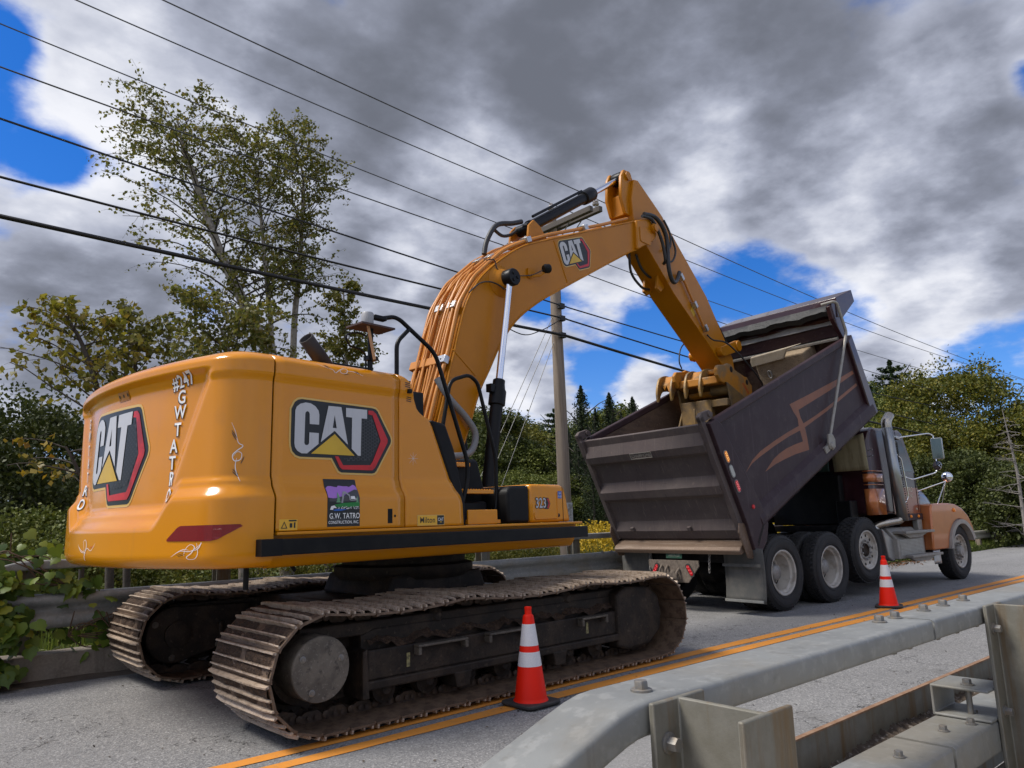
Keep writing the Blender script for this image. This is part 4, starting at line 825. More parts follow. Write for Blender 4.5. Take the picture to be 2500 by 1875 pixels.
sdl([[(.16, .345), (.3, .37), (.6, .355), (.4, .325), (.2, .325)]], 'blu', .0073)
rg = random.Random(4); sdl([[(x+a_, y+c_) for a_, c_ in ((0, .012), (-.011, 0), (0, -.012), (.011, 0))] for x, y in ((.30+.66*rg.random(), .365+.05*rg.random()) for _ in range(46)) if y > .35], 'white', .0085)
for t_, x, y, s, k in (('G.W. TATRO', .525, .215, .0555, .80), ('CONSTRUCTION, INC.', .50, .085, .031, .80)):
    lay(text2d(t_, s, .012, sx=k), 'sign_lettering', M['white'], door, lambda u, v: side_pt(u, v, .0055), pre=lambda u, v: (-1.888+x*.28+u, 1.392+y*.345+v), cut=.04)
side_decal(poly2d([[(-1.868, 1.444), (-1.628, 1.444), (-1.628, 1.4455), (-1.868, 1.4455)]]), 'sign_rule', 'gry2', door, .0045)
# warning label, dealer label, vents
side_decal(poly2d([rrect(-2.268, -2.128, 1.378, 1.452, .004)]), 'warning_label', 'wyel', door, .0025); side_decal(poly2d([[(-2.255, 1.39), (-2.205, 1.39), (-2.23, 1.438)], [(-2.246, 1.395), (-2.23, 1.427), (-2.214, 1.395)], rrect(-2.196, -2.136, 1.437, 1.447, .002), rrect(-2.188, -2.168, 1.395, 1.425, .002), rrect(-2.156, -2.144, 1.392, 1.43, .003)]), 'label_print', 'dblk', door, .004)
side_decal(poly2d([rrect(-1.052, -.762, 1.378, 1.462, .003)]), 'dealer_label_border', 'dcream', front, .0025); side_decal(poly2d([rrect(-1.047, -.842, 1.383, 1.457, .003)]), 'dealer_label', 'wyel', front, .0037); side_decal(poly2d([rrect(-.842, -.767, 1.383, 1.457, .003)]), 'dealer_badge', 'dblk', front, .0037)
lay(text2d('Milton', .066, .008, sx=.92), 'label_lettering', M['dblk'], front, lambda u, v: side_pt(u, v, .005), pre=lambda u, v: (-.945+u, 1.42+v))
lay(text2d('CAT', .036, .012, sx=.85), 'badge_lettering', M['white'], front, lambda u, v: side_pt(u, v, .005), pre=lambda u, v: (-.804+u, 1.424+v)); side_decal(poly2d([[(-.815, 1.400), (-.791, 1.400), (-.803, 1.413)]]), 'badge_triangle', 'dyel', front, .0056)
for k in range(3):
    for z0 in (2.545, 2.43): side_decal(poly2d([[(-1.125+(2.56-z0)*.22, z0-.016*k), (-1.075+(2.56-z0)*.22, z0-.016*k-.004), (-1.075+(2.56-z0)*.22, z0-.016*k-.011), (-1.125+(2.56-z0)*.22, z0-.016*k-.007)]]), 'vent_slot', 'dblk', front, .002)
b = MB(); b.box(-1.10, -1.065, -1.425, -1.385, 2.455, 2.49); b.obj('side_camera', M['plastic'], front, smooth=0, bevel=.006)
# ---- right front: black ladder housing, storage box
b = MB(); b.prism([(-.825, 2.26), (-.66, 2.235), (-.56, 2.02), (-.44, 1.55), (-.43, 1.37), (-.53, 1.37), (-.545, 1.55), (-.60, 1.70), (-.72, 1.97)], -1.385, -1.05, lambda u, v, d: Vector((u, d, v))); b.obj('ladder_side_cover', M['plastic'], exc, smooth=30, bevel=.025, seg=3)
b = MB(); b.prism([(-.42, 1.372), (-.40, 1.93), (-.36, 1.955), (.02, 1.985), (.06, 1.96), (.14, 1.70), (.20, 1.372)], -1.05, -.70, lambda u, v, d: Vector((u, d, v))); b.prism([(-.42, 1.372), (.0, 1.372), (.0, 1.58), (-.42, 1.58)], -1.22, -1.05, lambda u, v, d: Vector((u, d, v))); b.obj('ladder_housing', M['plastic'], exc, smooth=30, bevel=.03, seg=3)
for z, a0, a1, l0 in ((1.645, -.42, .0, -1.30), (1.90, -.46, -.12, -1.12), (1.375, -.42, .02, -1.36)):
    b = MB(); b.box(a0, a1, l0, l0+.22, z, z+.035); st = b.obj('ladder_step', M['yellow'], exc, smooth=0, bevel=.004)
    b = MB()
    for i in range(12): b.lathe([(.009, 0), (.006, .008)], 6, (a0+.02+(a1-a0-.04)*i/11, l0+.03, z+.035), (0, 0, 1)); b.lathe([(.009, 0), (.006, .008)], 6, (a0+.02+(a1-a0-.04)*i/11, l0+.12, z+.035), (0, 0, 1))
    b.obj('step_studs', M['yellow'], st, smooth=0)
b = MB(); b.box(-.43, -.06, -1.40, -1.38, 1.372, 1.50); b.obj('step_plate', M['yellow'], exc, smooth=0, bevel=.008)
b = MB(); b.prism([(.09, 1.372), (.09, 1.66), (.14, 1.715), (.40, 1.725), (.40, 1.372)], -1.385, -.55, lambda u, v, d: Vector((u, d, v))); b.obj('battery_cover', M['plastic'], exc, smooth=30, bevel=.03, seg=3)
bp_ = [(.402, 1.37), (.402, 1.735), (.86, 1.735), (.92, 1.715), (.955, 1.62), (1.01, 1.37)]
b = MB(); b.prism(bp_, -1.395, -.50, lambda u, v, d: Vector((u, d, v))); sb = b.obj('storage_box', M['yellow'], exc, smooth=30, bevel=.03, seg=3)
b = MB(); b.box(.885, .889, -1.3985, -1.394, 1.372, 1.71); b.obj('box_seam', M['seam'], sb, smooth=0)
BX = lambda x, y, e=.003: Vector((x, -1.395-e, y))
b = MB()                                                              # pressed recess drawn as a real raised lip
b.tube(round_path([(.45, -1.397, 1.46), (.45, -1.397, 1.405), (.80, -1.397, 1.405), (.80, -1.397, 1.66)], .04), .006, 6); b.obj('pressed_rib', M['yellow'], sb, smooth=60)
b = MB(); b.lathe([(.017, 0), (.017, .006), (.009, .008)], 14, (.815, -1.395, 1.435), (0, -1, 0)); b.obj('box_lock', M['black'], sb, smooth=40)
lay(poly2d([[(.625, 1.605), (.665, 1.605), (.693, 1.55), (.665, 1.497), (.60, 1.497), (.60, 1.605)]]), 'model_badge', M['dblk'], sb, lambda x, y: BX(x, y, .002)); lay(poly2d([[(.640, 1.597), (.661, 1.597), (.685, 1.55), (.661, 1.505), (.64, 1.505), (.667, 1.55)]]), 'model_badge_hexagon', M['dred'], sb, lambda x, y: BX(x, y, .0032))
lay(text2d('323', .135, .055, sx=.80), 'model_number_outline', M['dblk'], sb, lambda x, y: BX(x, y, .0044), pre=lambda u, v: (.548+u, 1.55+v)); lay(text2d('323', .130, .012, sx=.80), 'model_number', M['dsil'], sb, lambda x, y: BX(x, y, .0056), pre=lambda u, v: (.548+u, 1.55+v))
lay(poly2d([rrect(.812, .872, 1.60, 1.67, .002)]), 'fluid_label', M['blu'], sb, lambda x, y: BX(x, y, .002))
for t_, y in (('DEF', 1.648), ('FLUID', 1.618)): lay(text2d(t_, .024, .01, sx=.8), 'fluid_label_lettering', M['white'], sb, lambda x, yy: BX(x, yy, .0032), pre=lambda u, v: (.842+u, y+v))
# ---- hand rails, GPS mast, exhaust, mirror
b = MB(); b.tube(round_path([(-1.13, -1.30, 2.60), (-1.13, -1.30, 2.90), (-.995, -1.30, 3.035)], .06), .019, 8); b.tube(round_path([(-1.30, -1.30, 3.075), (-1.16, -1.30, 3.115), (-1.09, -1.30, 3.10), (-.70, -1.30, 2.87), (-.36, -1.33, 1.93), (-.36, -1.33, 1.75), (-.44, -1.33, 1.54), (-.44, -1.33, 1.37)], .09, 6), .019, 8); b.obj('handrail', M['black'], exc, smooth=60)
b = MB(); b.tube(round_path([(-.62, -1.25, 2.0), (-.58, -1.25, 2.22), (-.48, -1.25, 2.66), (-.24, -1.25, 2.74), (-.13, -1.25, 2.68), (.09, -1.25, 1.98), (.09, -1.25, 1.62), (.04, -1.25, 1.37)], .09, 6), .018, 8); b.obj('handrail', M['black'], exc, smooth=60)
b = MB(); b.tube(round_path([(.52, .35, 1.4), (.56, .35, 2.55), (.50, .35, 2.62), (.30, .35, 2.62)], .06), .018, 8); b.tube([(.10, .2, 1.4), (.28, .2, 2.3)], .022, 8); b.obj('handrail', M['black'], exc, smooth=60)
gp_ = MB(); gp_.box(-1.57, -1.24, -1.42, -1.20, 2.965, 2.98, None); g = gp_.obj('receiver_plate', M['brownp'], exc, smooth=0)
b = MB(); b.lathe([(.048, 0), (.05, .005), (.05, .10), (.044, .112)], 24, (-1.445, -1.32, 2.98), (0, 0, 1)); b.obj('satellite_receiver', mat('receiver_grey', (.34, .34, .35), .45), g, smooth=40)
b = MB(); b.tube([(-1.41, -1.31, 2.60), (-1.405, -1.31, 2.965)], .022, 10); b.box(-1.45, -1.36, -1.345, -1.275, 2.70, 2.735); b.tube(smooth_path([(-1.44, -1.30, 2.90), (-1.52, -1.30, 2.915), (-1.63, -1.30, 2.88), (-1.60, -1.30, 2.80), (-1.50, -1.30, 2.78), (-1.45, -1.30, 2.74), (-1.445, -1.30, 2.60)], 6), .008, 6); b.obj('receiver_mast', M['black'], g, smooth=60)
b = MB(); b.box(-.012, .012, -.004, .004, 0, .28, Matrix.Translation((-1.41, -1.37, 2.70)) @ Matrix.Rotation(R(-14), 4, 'Y')); b.obj('ratchet_strap', M['tanstrap'], g, smooth=0)
b = MB(); b.tube([(-1.62, -1.05, 2.63), (-1.72, -1.05, 2.74), (-1.86, -1.08, 2.86)], [.06, .062, .06], 18, caps=False); o = b.obj('exhaust_pipe', mat('sooty_exhaust', (.022, .015, .013), .6, 0), exc, smooth=60); o.modifiers.new('thick', 'SOLIDIFY').thickness = .006
b = MB(); b.box(-1.38, -1.25, -1.33, -1.27, 3.055, 3.095); b.obj('mirror_mount', M['black'], exc, smooth=0, bevel=.01)
# ---- operator cab on the left
b = MB(); b.prism([(-.15, 1.36), (-.15, 2.96), (-.05, 3.03), (1.15, 3.03), (1.28, 2.95), (1.42, 2.2), (1.42, 1.6), (1.2, 1.36)], .46, 1.36, lambda u, v, d: Vector((u, d, v))); cb = b.obj('operator_cab', M['plastic'], exc, smooth=30, bevel=.03)
b = MB(); b.prism([(.0, 1.9), (.0, 2.88), (1.12, 2.9), (1.32, 2.2), (1.3, 1.9)], .452, .458, lambda u, v, d: Vector((u, d, v))); b.obj('cab_window', M['glassd'], cb, smooth=0)
# ---- boom
INNER = [(.16, 1.50), (.40, 1.80), (.65, 2.35), (.84, 2.81), (1.02, 3.11), (1.24, 3.47), (1.52, 3.79), (1.88, 4.06), (2.28, 4.30), (3.03, 4.72), (4.02, 5.27), (4.31, 5.41)]
OUTER = [(4.30, 5.87), (3.74, 5.64), (2.79, 5.25), (2.04, 4.94), (1.63, 4.75), (1.24, 4.48), (.94, 4.22), (.77, 4.0), (.65, 3.78), (.56, 3.52), (.48, 3.25), (.40, 3.01), (.31, 2.71), (.20, 2.35), (.05, 1.95), (-.05, 1.66), (.02, 1.52)]
def sp2(pts, n=5): return [(p.x, p.y) for p in smooth_path([(q[0], q[1], 0) for q in pts], n)]
BO = sp2(INNER)+sp2(OUTER)
BL = .29
H3 = lambda u, v, d: Vector((u, d, v))
b = MB(); b.prism(BO, -BL, BL, H3); boom = b.obj('boom', M['boom_shaded'], exc, smooth=25, bevel=.008)
b = MB()                                                              # flange edges standing proud of the plates
for s in (-1, 1):
    for pth in (sp2(INNER[1:]), sp2(OUTER[:-3])):
        b.tube([(p[0], s*(BL+.0), p[1]) for p in pth], .013, 6)
b.obj('boom_flange', M['boom_shaded'], boom, smooth=60)
b = MB()
for s in (-1, 1):
    for q0, q1 in (((2.31, 5.02), (2.56, 4.50)), ((.46, 3.26), (.80, 3.01))): b.tube([(q0[0], s*BL, q0[1]), (q1[0], s*BL, q1[1])], .011, 6)
b.obj('weld_seam', M['boom_shaded'], boom, smooth=60)
EP = [(4.27, 5.41), (4.31, 5.41), (4.76, 5.66), (4.86, 5.76), (4.90, 5.90), (4.84, 6.01), (4.74, 6.04), (4.30, 5.88)]
b = MB()
for s in (-1, 1): b.prism(EP, s*.25, s*.345, H3) if s > 0 else b.prism(EP, -.345, -.25, H3)
b.obj('boom_tip', M['boom_shaded'], boom, smooth=25, bevel=.02)
b = MB(); b.lathe([(.075, 0), (.075, .05), (.06, .055), (.06, .075), (.03, .08)], 24, (4.75, -.345, 5.86), (0, -1, 0)); b.lathe([(.06, -.34), (.06, .39)], 24, (4.75, 0, 5.86), (0, 1, 0)); b.obj('boom_tip_pin', M['boom_shaded'], boom, smooth=40)
b = MB(); b.prism(rrect(4.36, 4.66, 5.55, 5.80, .04), -.358, -.345, H3); b.obj('doubler_plate', M['boom_shaded'], boom, smooth=0, bevel=.006)
b = MB(); b.lathe([(.20, 0), (.195, .012), (.15, .03), (.12, .09), (.10, .11)], 32, (1.25, -BL, 4.22), (0, -1, 0)); b.lathe([(.20, 0), (.15, .03), (.12, .09)], 32, (1.25, BL, 4.22), (0, 1, 0)); b.obj('cylinder_boss', M['boom_shaded'], boom, smooth=60)
def boom_logo():
    an = R(21.5); c = (2.785, 4.955); k = .715
    logo(lambda x, y, e: Vector((x, -BL-e, y)), lambda x, y: (c[0]+k*(x*cos(an)-y*1.05*sin(an)), c[1]+k*(x*sin(an)+y*1.05*cos(an))), boom, .7, 0)
boom_logo()
# work lamp and its wiring
b = MB(); b.lathe([(.045, -.05), (.058, -.03), (.060, .03), (.05, .045)], 20, (1.98, -.42, 4.52), (.8, -.3, .15)); b.obj('work_lamp', M['black'], boom, smooth=40)
b = MB(); b.box(1.74, 1.80, -.315, -.29, 4.38, 4.50); b.tube([(1.77, -.31, 4.40), (1.90, -.38, 4.42), (1.97, -.40, 4.48)], .014, 6); b.obj('lamp_bracket', M['boom_shaded'], boom, smooth=30)
b = MB(); b.tube(smooth_path([(.70, -.31, 3.96), (.86, -.33, 4.10), (1.02, -.34, 4.15), (1.14, -.37, 4.13), (1.20, -.40, 4.08)], 5), .009, 6); b.tube(smooth_path([(1.0, -.31, 4.42), (1.12, -.32, 4.45), (1.17, -.33, 4.34), (1.35, -.34, 4.32), (1.60, -.33, 4.36), (1.80, -.34, 4.42), (1.92, -.40, 4.49)], 6), .007, 6); b.obj('wiring', M['hose'], boom, smooth=60)
# hydraulic pipes up the back of the boom
def outer_pt(t):
    P = sp2(OUTER, 8)[::-1]; S = [0]
    for i in range(len(P)-1): S.append(S[-1]+math.dist(P[i], P[i+1]))
    s = t*S[-1]; i = min(len(P)-2, max(0, int(np.searchsorted(S, s))-1)); k = (s-S[i])/(S[i+1]-S[i]); p = (P[i][0]+(P[i+1][0]-P[i][0])*k, P[i][1]+(P[i+1][1]-P[i][1])*k)
    dx, dy = P[i+1][0]-P[i][0], P[i+1][1]-P[i][1]; d = math.hypot(dx, dy); return p, (-dy/d, dx/d)
for k, (l, r_, t1, h) in enumerate(((-.245, .024, .985, .06), (-.175, .020, .62, .07), (-.115, .014, .60, .055), (-.05, .021, .60, .07), (.02, .014, .58, .055), (.085, .021, .60, .07), (.16, .015, .56, .055), (.245, .024, .985, .06))):
    pts = []
    ts = [.05, .12, .20, .262, .275, .36, .42, .432, .52, .56, .60, .68, .78, .88, .985]
    for t in [q for q in ts if q < t1]+[t1]:
        p, n = outer_pt(t); spread = (1.0 if t > .25 else .75+.25*t/.25); hh = h+.035*math.sin(t*40+k)*(.25); pts.append(Vector((p[0]+n[0]*hh, l*spread, p[1]+n[1]*hh)))
    b = MB(); b.tube(round_path(pts, .09, 3), r_, 8); b.obj('hydraulic_pipe', M['pipe'], boom, smooth=60)
for k, (l0, l1, t0, r_) in enumerate(((-.05, -.16, .06, .011), (.10, .02, .06, .011), (.16, .16, .05, .011))):
    pts = []
    for t in (t0, .13, .19, .25, .31, .38, .45): p, n = outer_pt(t); hh = .10+.02*sin(t*20+k); pts.append((p[0]+n[0]*hh, l0+(l1-l0)*t/.45, p[1]+n[1]*hh))
    b = MB(); b.tube(round_path(pts, .08, 3), r_, 6); b.obj('hydraulic_pipe', M['pipe'], boom, smooth=60)
for t, ls in ((.255, (-.21,)), (.36, (-.15, .06)), (.50, (-.15, .05)), (.60, (-.24, .0)), (.80, (-.245,))):
    for l in ls:
        p, n = outer_pt(t); an = atan2(n[1], n[0]); T = Matrix.Translation((p[0]+n[0]*.055, l, p[1]+n[1]*.055)) @ Matrix.Rotation(-(an-pi/2), 4, 'Y'); b = MB(); b.box(-.045, .045, -.062, .062, -.03, .042, T); b.lathe([(.010, 0), (.010, .012)], 8, T @ Vector((0, 0, .042)), T.to_3x3() @ Vector((0, 0, 1))); b.obj('pipe_clamp', M['clamp'], boom, smooth=30, bevel=.012)
p, n = outer_pt(.255); T = Matrix.Translation((p[0]+n[0]*.05, .06, p[1]+n[1]*.05)) @ Matrix.Rotation(-(atan2(n[1], n[0])-pi/2), 4, 'Y'); b = MB(); b.box(-.05, .05, -.20, .26, -.045, .045, T); b.obj('pipe_block', M['pipe'], boom, smooth=0, bevel=.008)
b = MB(); b.tube(smooth_path([(.26, -.24, 2.92), (.36, -.32, 2.71), (.58, -.36, 2.50), (.69, -.38, 2.32), (.57, -.40, 2.12), (.25, -.42, 2.07)], 10), .037, 12); b.obj('suction_hose', M['ghose'], boom, smooth=60)
b = MB(); b.tube([(.18, .27, 2.70), (.10, .30, 2.55), (.12, .32, 2.42), (.08, .3, 2.30)], .024, 8); b.obj('return_hose', M['hose'], boom, smooth=60)
b = MB(); b.tube(smooth_path([(1.30, .02, 4.66), (1.36, .02, 4.86), (1.52, .0, 5.10), (1.80, -.02, 5.20), (1.97, -.03, 5.27)], 6), .033, 10); b.tube(smooth_path([(1.50, .06, 5.08), (1.68, .06, 5.02), (1.85, .05, 5.08), (1.95, .04, 5.16)], 5), .022, 8); b.obj('cylinder_hose', M['hose'], boom, smooth=60)
# boom cylinders
for s in (-1, 1):
    A = Vector((.80, s*.44, 1.75)); B_ = Vector((1.255, s*.44, 4.225)); d = (B_-A).normalized()
    c0 = A+d*1.10; b = MB(); b.tube([A, c0], .072, 24); b.lathe([(.072, 0), (.096, .01), (.096, .17), (.080, .20), (.070, .26), (.070, .30), (.058, .31)], 24, c0-d*.17, d); b.tube([A+Vector((.10, 0, .1)), A+Vector((.10, 0, .1))+d*.95], .018, 8); b.box(-.03, .03, -.04, .04, 0, .09, Matrix.Translation(c0+Vector((-.12, 0, -.02)))); cy = b.obj('boom_cylinder', M['black'], exc, smooth=30)
    b = MB(); b.tube([c0+d*.1, B_], .041, 24); b.obj('cylinder_rod', M['chrome'], cy, smooth=60)
    b = MB(); b.lathe([(.095, -.085), (.105, -.07), (.105, .07), (.095, .085)], 24, B_, (0, 1, 0))
    for k in range(3): b.lathe([(.022, 0), (.016, .012)], 8, B_+Vector((.045*cos(2.1*k), s*.085, .045*sin(2.1*k))), (0, s, 0))
    b.obj('rod_eye', M['black'], cy, smooth=40)
# stick
SK = [(4.70, 5.66), (5.52, 4.98), (6.60, 4.28), (7.22, 3.86), (7.42, 3.84), (7.50, 3.98), (7.47, 4.16), (7.0, 4.74), (6.64, 5.17), (5.80, 5.86), (5.30, 6.28), (5.05, 6.43), (4.62, 6.68), (4.50, 6.66), (4.40, 6.30), (4.42, 5.98), (4.55, 5.74)]
b = MB(); b.prism(SK, -.215, .215, H3); stick = b.obj('stick', M['boom_shaded'], exc, smooth=25, bevel=.01)
b = MB()
for s in (-1, 1):
    ear = [(4.30, 6.05), (4.20, 6.30), (4.24, 6.66), (4.32, 6.79), (4.46, 6.80), (4.56, 6.70), (4.62, 6.40), (4.52, 6.02)]
    b.prism(ear, s*.13-.028, s*.13+.028, H3)
b.box(4.33, 4.52, -.12, .12, 6.05, 6.40); b.obj('stick_ears', M['boom_shaded'], stick, smooth=30, bevel=.012)
b = MB(); b.lathe([(.10, 0), (.10, .02)], 24, (4.75, -.215, 5.86), (0, -1, 0)); b.lathe([(.07, -.19), (.07, .19)], 20, (4.40, 0, 6.70), (0, 1, 0)); b.obj('stick_pin', M['boom_shaded'], stick, smooth=40)
# thumb lugs on the underside
for l in (-.10, .14):
    b = MB(); b.prism([(5.20, 5.28), (5.14, 5.02), (5.26, 4.98), (5.40, 5.10), (5.75, 4.86)], l-.025, l+.025, H3); b.obj('thumb_lug', M['boom_shaded'], stick, smooth=0, bevel=.015)
# stick cylinder on the boom
A = Vector((2.06, 0, 5.19)); B_ = Vector((4.40, 0, 6.70)); d = (B_-A).normalized(); c0 = A+d*1.80
b = MB(); b.tube([A, c0], .078, 28); b.lathe([(.078, 0), (.102, .012), (.108, .10), (.108, .26), (.095, .29), (.070, .30)], 28, c0-d*.20, d); b.lathe([(.090, 0), (.090, .05)], 24, A+d*.12, d); b.lathe([(.075, -.10), (.075, .10)], 20, A, (0, 1, 0)); b.tube([A+d*.2+Vector((-.05, -.05, .10)), A+d*1.55+Vector((-.05, -.05, .10))], .02, 8); sc_ = b.obj('stick_cylinder', M['black'], exc, smooth=30)
b = MB(); b.tube([c0, B_-d*.06], .044, 24); b.obj('cylinder_rod', M['chrome'], sc_, smooth=60)
b = MB(); b.lathe([(.10, -.085), (.105, -.07), (.105, .07), (.10, .085)], 24, B_, (0, 1, 0)); b.obj('rod_eye', M['black'], sc_, smooth=40)
b = MB(); 
for s in (-1, 1):
    b = MB(); b.prism([(1.90, 4.90), (1.95, 5.18), (2.05, 5.28), (2.18, 5.22), (2.34, 5.05)], s*.16-.02, s*.16+.02, H3); b.obj('cylinder_bracket', M['boom_shaded'], boom, smooth=0, bevel=.015)
# bucket cylinder along the top of the stick
A = Vector((5.05, 0, 6.55)); B_ = Vector((7.30, 0, 4.75)); d = (B_-A).normalized(); b = MB(); b.tube([A, A+d*1.55], .085, 20); b.lathe([(.11, 0), (.11, .16)], 20, A+d*1.42, d); bc = b.obj('bucket_cylinder', M['black'], exc, smooth=30); b = MB(); b.tube([A+d*1.5, B_], .05, 16); b.obj('cylinder_rod', M['chrome'], bc, smooth=60)
# hoses and pipes at the stick
for pts, r_ in (([(4.50, -.36, 6.03), (4.83, -.38, 6.05), (5.06, -.40, 5.80), (5.07, -.40, 5.30), (5.20, -.38, 5.09), (5.42, -.33, 5.16), (5.62, -.28, 5.36)], .034), ([(4.44, -.36, 5.98), (4.70, -.38, 5.98), (4.92, -.39, 5.72), (5.02, -.38, 5.42), (5.10, -.30, 5.38)], .026), ([(5.30, -.24, 6.20), (5.42, -.27, 5.98), (5.36, -.28, 5.72), (5.22, -.26, 5.66)], .017), ([(5.52, -.24, 5.98), (5.56, -.27, 5.72), (5.44, -.27, 5.52), (5.28, -.25, 5.48)], .017)):
    b = MB(); b.tube(smooth_path(pts, 8), r_, 10); b.obj('stick_hose', M['hose'], stick, smooth=60)
for pts in ([(4.70, .08, 5.60), (4.72, .08, 5.24), (5.0, .08, 5.06), (5.26, .10, 5.08)], [(4.80, .02, 5.55), (4.92, .02, 5.36), (5.12, .02, 5.26), (5.28, .02, 5.26)]):
    b = MB(); b.tube(smooth_path(pts, 8), .021, 8); b.obj('thumb_hose', M['hose'], stick, smooth=60)
b = MB(); b.tube(round_path([(5.62, -.27, 5.36), (5.80, -.26, 5.26), (6.42, -.25, 4.52)], .06), .022, 8); b.obj('stick_pipe', M['pipe'], stick, smooth=60)
for p in ((5.70, 5.30), (6.10, 4.90), (6.42, 4.55)):
    b = MB(); b.box(-.06, .06, -.30, -.215, -.035, .035, Matrix.Translation((p[0], 0, p[1])) @ Matrix.Rotation(R(48), 4, 'Y')); b.obj('pipe_clamp', M['clamp'], stick, smooth=0, bevel=.008)
b = MB(); b.box(5.48, 5.55, -.235, -.215, 5.18, 5.25); b.obj('lug', M['boom_shaded'], stick, smooth=0)
lay(poly2d([[(6.02, 4.80), (6.12, 4.70), (6.19, 4.78), (6.09, 4.88)]]), 'stick_label', M['dyel'], stick, lambda x, y: Vector((x, -.2175, y)))
b = MB(); b.tube(smooth_path([(6.50, -.24, 4.45), (6.60, -.30, 4.36), (6.85, -.42, 4.32), (7.20, -.55, 4.05), (7.60, -.60, 3.78), (7.80, -.58, 3.66), (7.72, -.55, 3.48)], 8), .014, 8); b.tube(smooth_path([(6.70, .22, 4.48), (6.45, .25, 4.30), (6.35, .25, 4.05), (6.42, .25, 3.92)], 6), .012, 8); b.obj('coupler_hose', M['hose'], stick, smooth=60)
b = MB()
for k in range(4): b.tube([(5.85+.01*k, -.10+.05*k, 5.90), (7.05, -.16+.05*k, 4.80-.02*k), (7.30, -.22+.05*k, 4.42)], .012, 6)
b.obj('coupler_pipes', M['hose'], stick, smooth=60)
# bucket linkage
for s in (-1, 1):
    b = MB(); b.prism([(6.86, 4.13), (6.82, 4.22), (6.90, 4.29), (7.50, 4.50), (7.60, 4.46), (7.62, 4.36), (7.54, 4.30), (6.96, 4.12)], s*.27-.03, s*.27+.03, H3); b.lathe([(.085, -.05), (.085, .05)], 20, (6.90, s*.27, 4.21), (0, 1, 0)); b.lathe([(.10, -.06), (.10, .06)], 20, (7.54, s*.27, 4.40), (0, 1, 0)); b.obj('bucket_link', M['boom_shaded'], exc, smooth=30, bevel=.01)
b = MB(); b.prism([(7.46, 4.42), (7.60, 4.40), (7.66, 3.92), (7.42, 3.90)], -.12, .12, H3); b.obj('bucket_push_link', M['boom_shaded'], exc, smooth=0, bevel=.02)
# quick coupler
for s in (-1, 1):
    b = MB(); b.prism([(6.36, 3.80), (6.44, 3.88), (6.70, 3.92), (6.80, 3.96), (6.93, 3.95), (7.02, 3.88), (7.28, 3.83), (7.40, 3.80), (7.52, 3.80), (7.62, 3.70), (7.69, 3.66), (7.68, 3.52), (7.36, 3.34), (7.10, 3.44), (6.72, 3.56), (6.48, 3.60), (6.38, 3.70)], s*.40-.035, s*.40+.035, H3)
    o = b.obj('coupler_plate', M['dirtyy'], exc, smooth=0, bevel=.02)
    if s < 0:
        b = MB(); b.lathe([(.055, 0), (.05, .004)], 20, (6.90, -.436, 3.86), (0, -1, 0)); b.lathe([(.05, 0), (.045, .004)], 20, (7.48, -.436, 3.70), (0, -1, 0)); b.obj('pin_hole', M['seam'], o, smooth=40)
        lay(poly2d([[(7.28, 3.66), (7.34, 3.68), (7.55, 3.52), (7.49, 3.48)]]), 'coupler_stencil', mat('red_stencil', (.42, .05, .015), .6, 0, var=(60, .8, (.45, .17, .02), .48, .55)), o, lambda x, y: Vector((x, -.4375, y)))
b = MB(); b.box(6.5, 7.5, -.36, .36, 3.58, 3.72); b.lathe([(.075, -.40), (.075, .40)], 20, (6.92, 0, 3.50), (0, 1, 0)); b.obj('coupler_body', M['dirtyy'], exc, smooth=30, bevel=.02)
M['bkt'] = mat('muddy_bucket_steel', (.20, .118, .035), .7, .05, var=[(4, .8, (.105, .070, .038), .42, .62), (18, .6, (.30, .17, .03), .56, .7)], bump=(24, .3, .01))
# bucket, curled, with a row of long teeth on its lip
b = MB(); bp2 = [(6.60, 3.60), (7.30, 3.38), (7.52, 3.10), (7.45, 2.72), (7.10, 2.50), (6.70, 2.52), (6.55, 2.70), (6.55, 2.9), (6.72, 3.2)]
for s in (-1, 1): b.prism(bp2, s*.47-.02, s*.47+.02, H3)
prf = [(6.60, 3.60), (7.30, 3.38), (7.52, 3.10), (7.45, 2.72), (7.10, 2.50), (6.70, 2.52)]
b.add([(p[0], -.47, p[1]) for p in prf]+[(p[0], .47, p[1]) for p in prf], [(i, i+1, i+7, i+6) for i in range(5)])
b.box(6.60, 6.74, -.16, .42, 2.92, 3.34); b.box(6.62, 7.2, -.46, -.14, 3.20, 3.33); b.lathe([(.085, -.33), (.085, .0)], 20, (6.78, -.10, 3.50), (0, 1, 0)); b.box(6.5, 6.54, .10, .14, 2.7, 3.2)
bk = b.obj('bucket', M['bkt'], exc, smooth=25, bevel=.015)
b = MB(); b.box(6.74, 6.92, -.34, .80, 3.80, 3.885); b.box(6.70, 6.90, -.34, .80, 3.62, 3.66); th = b.obj('thumb_bar', M['dirtyy'], exc, smooth=0, bevel=.02)
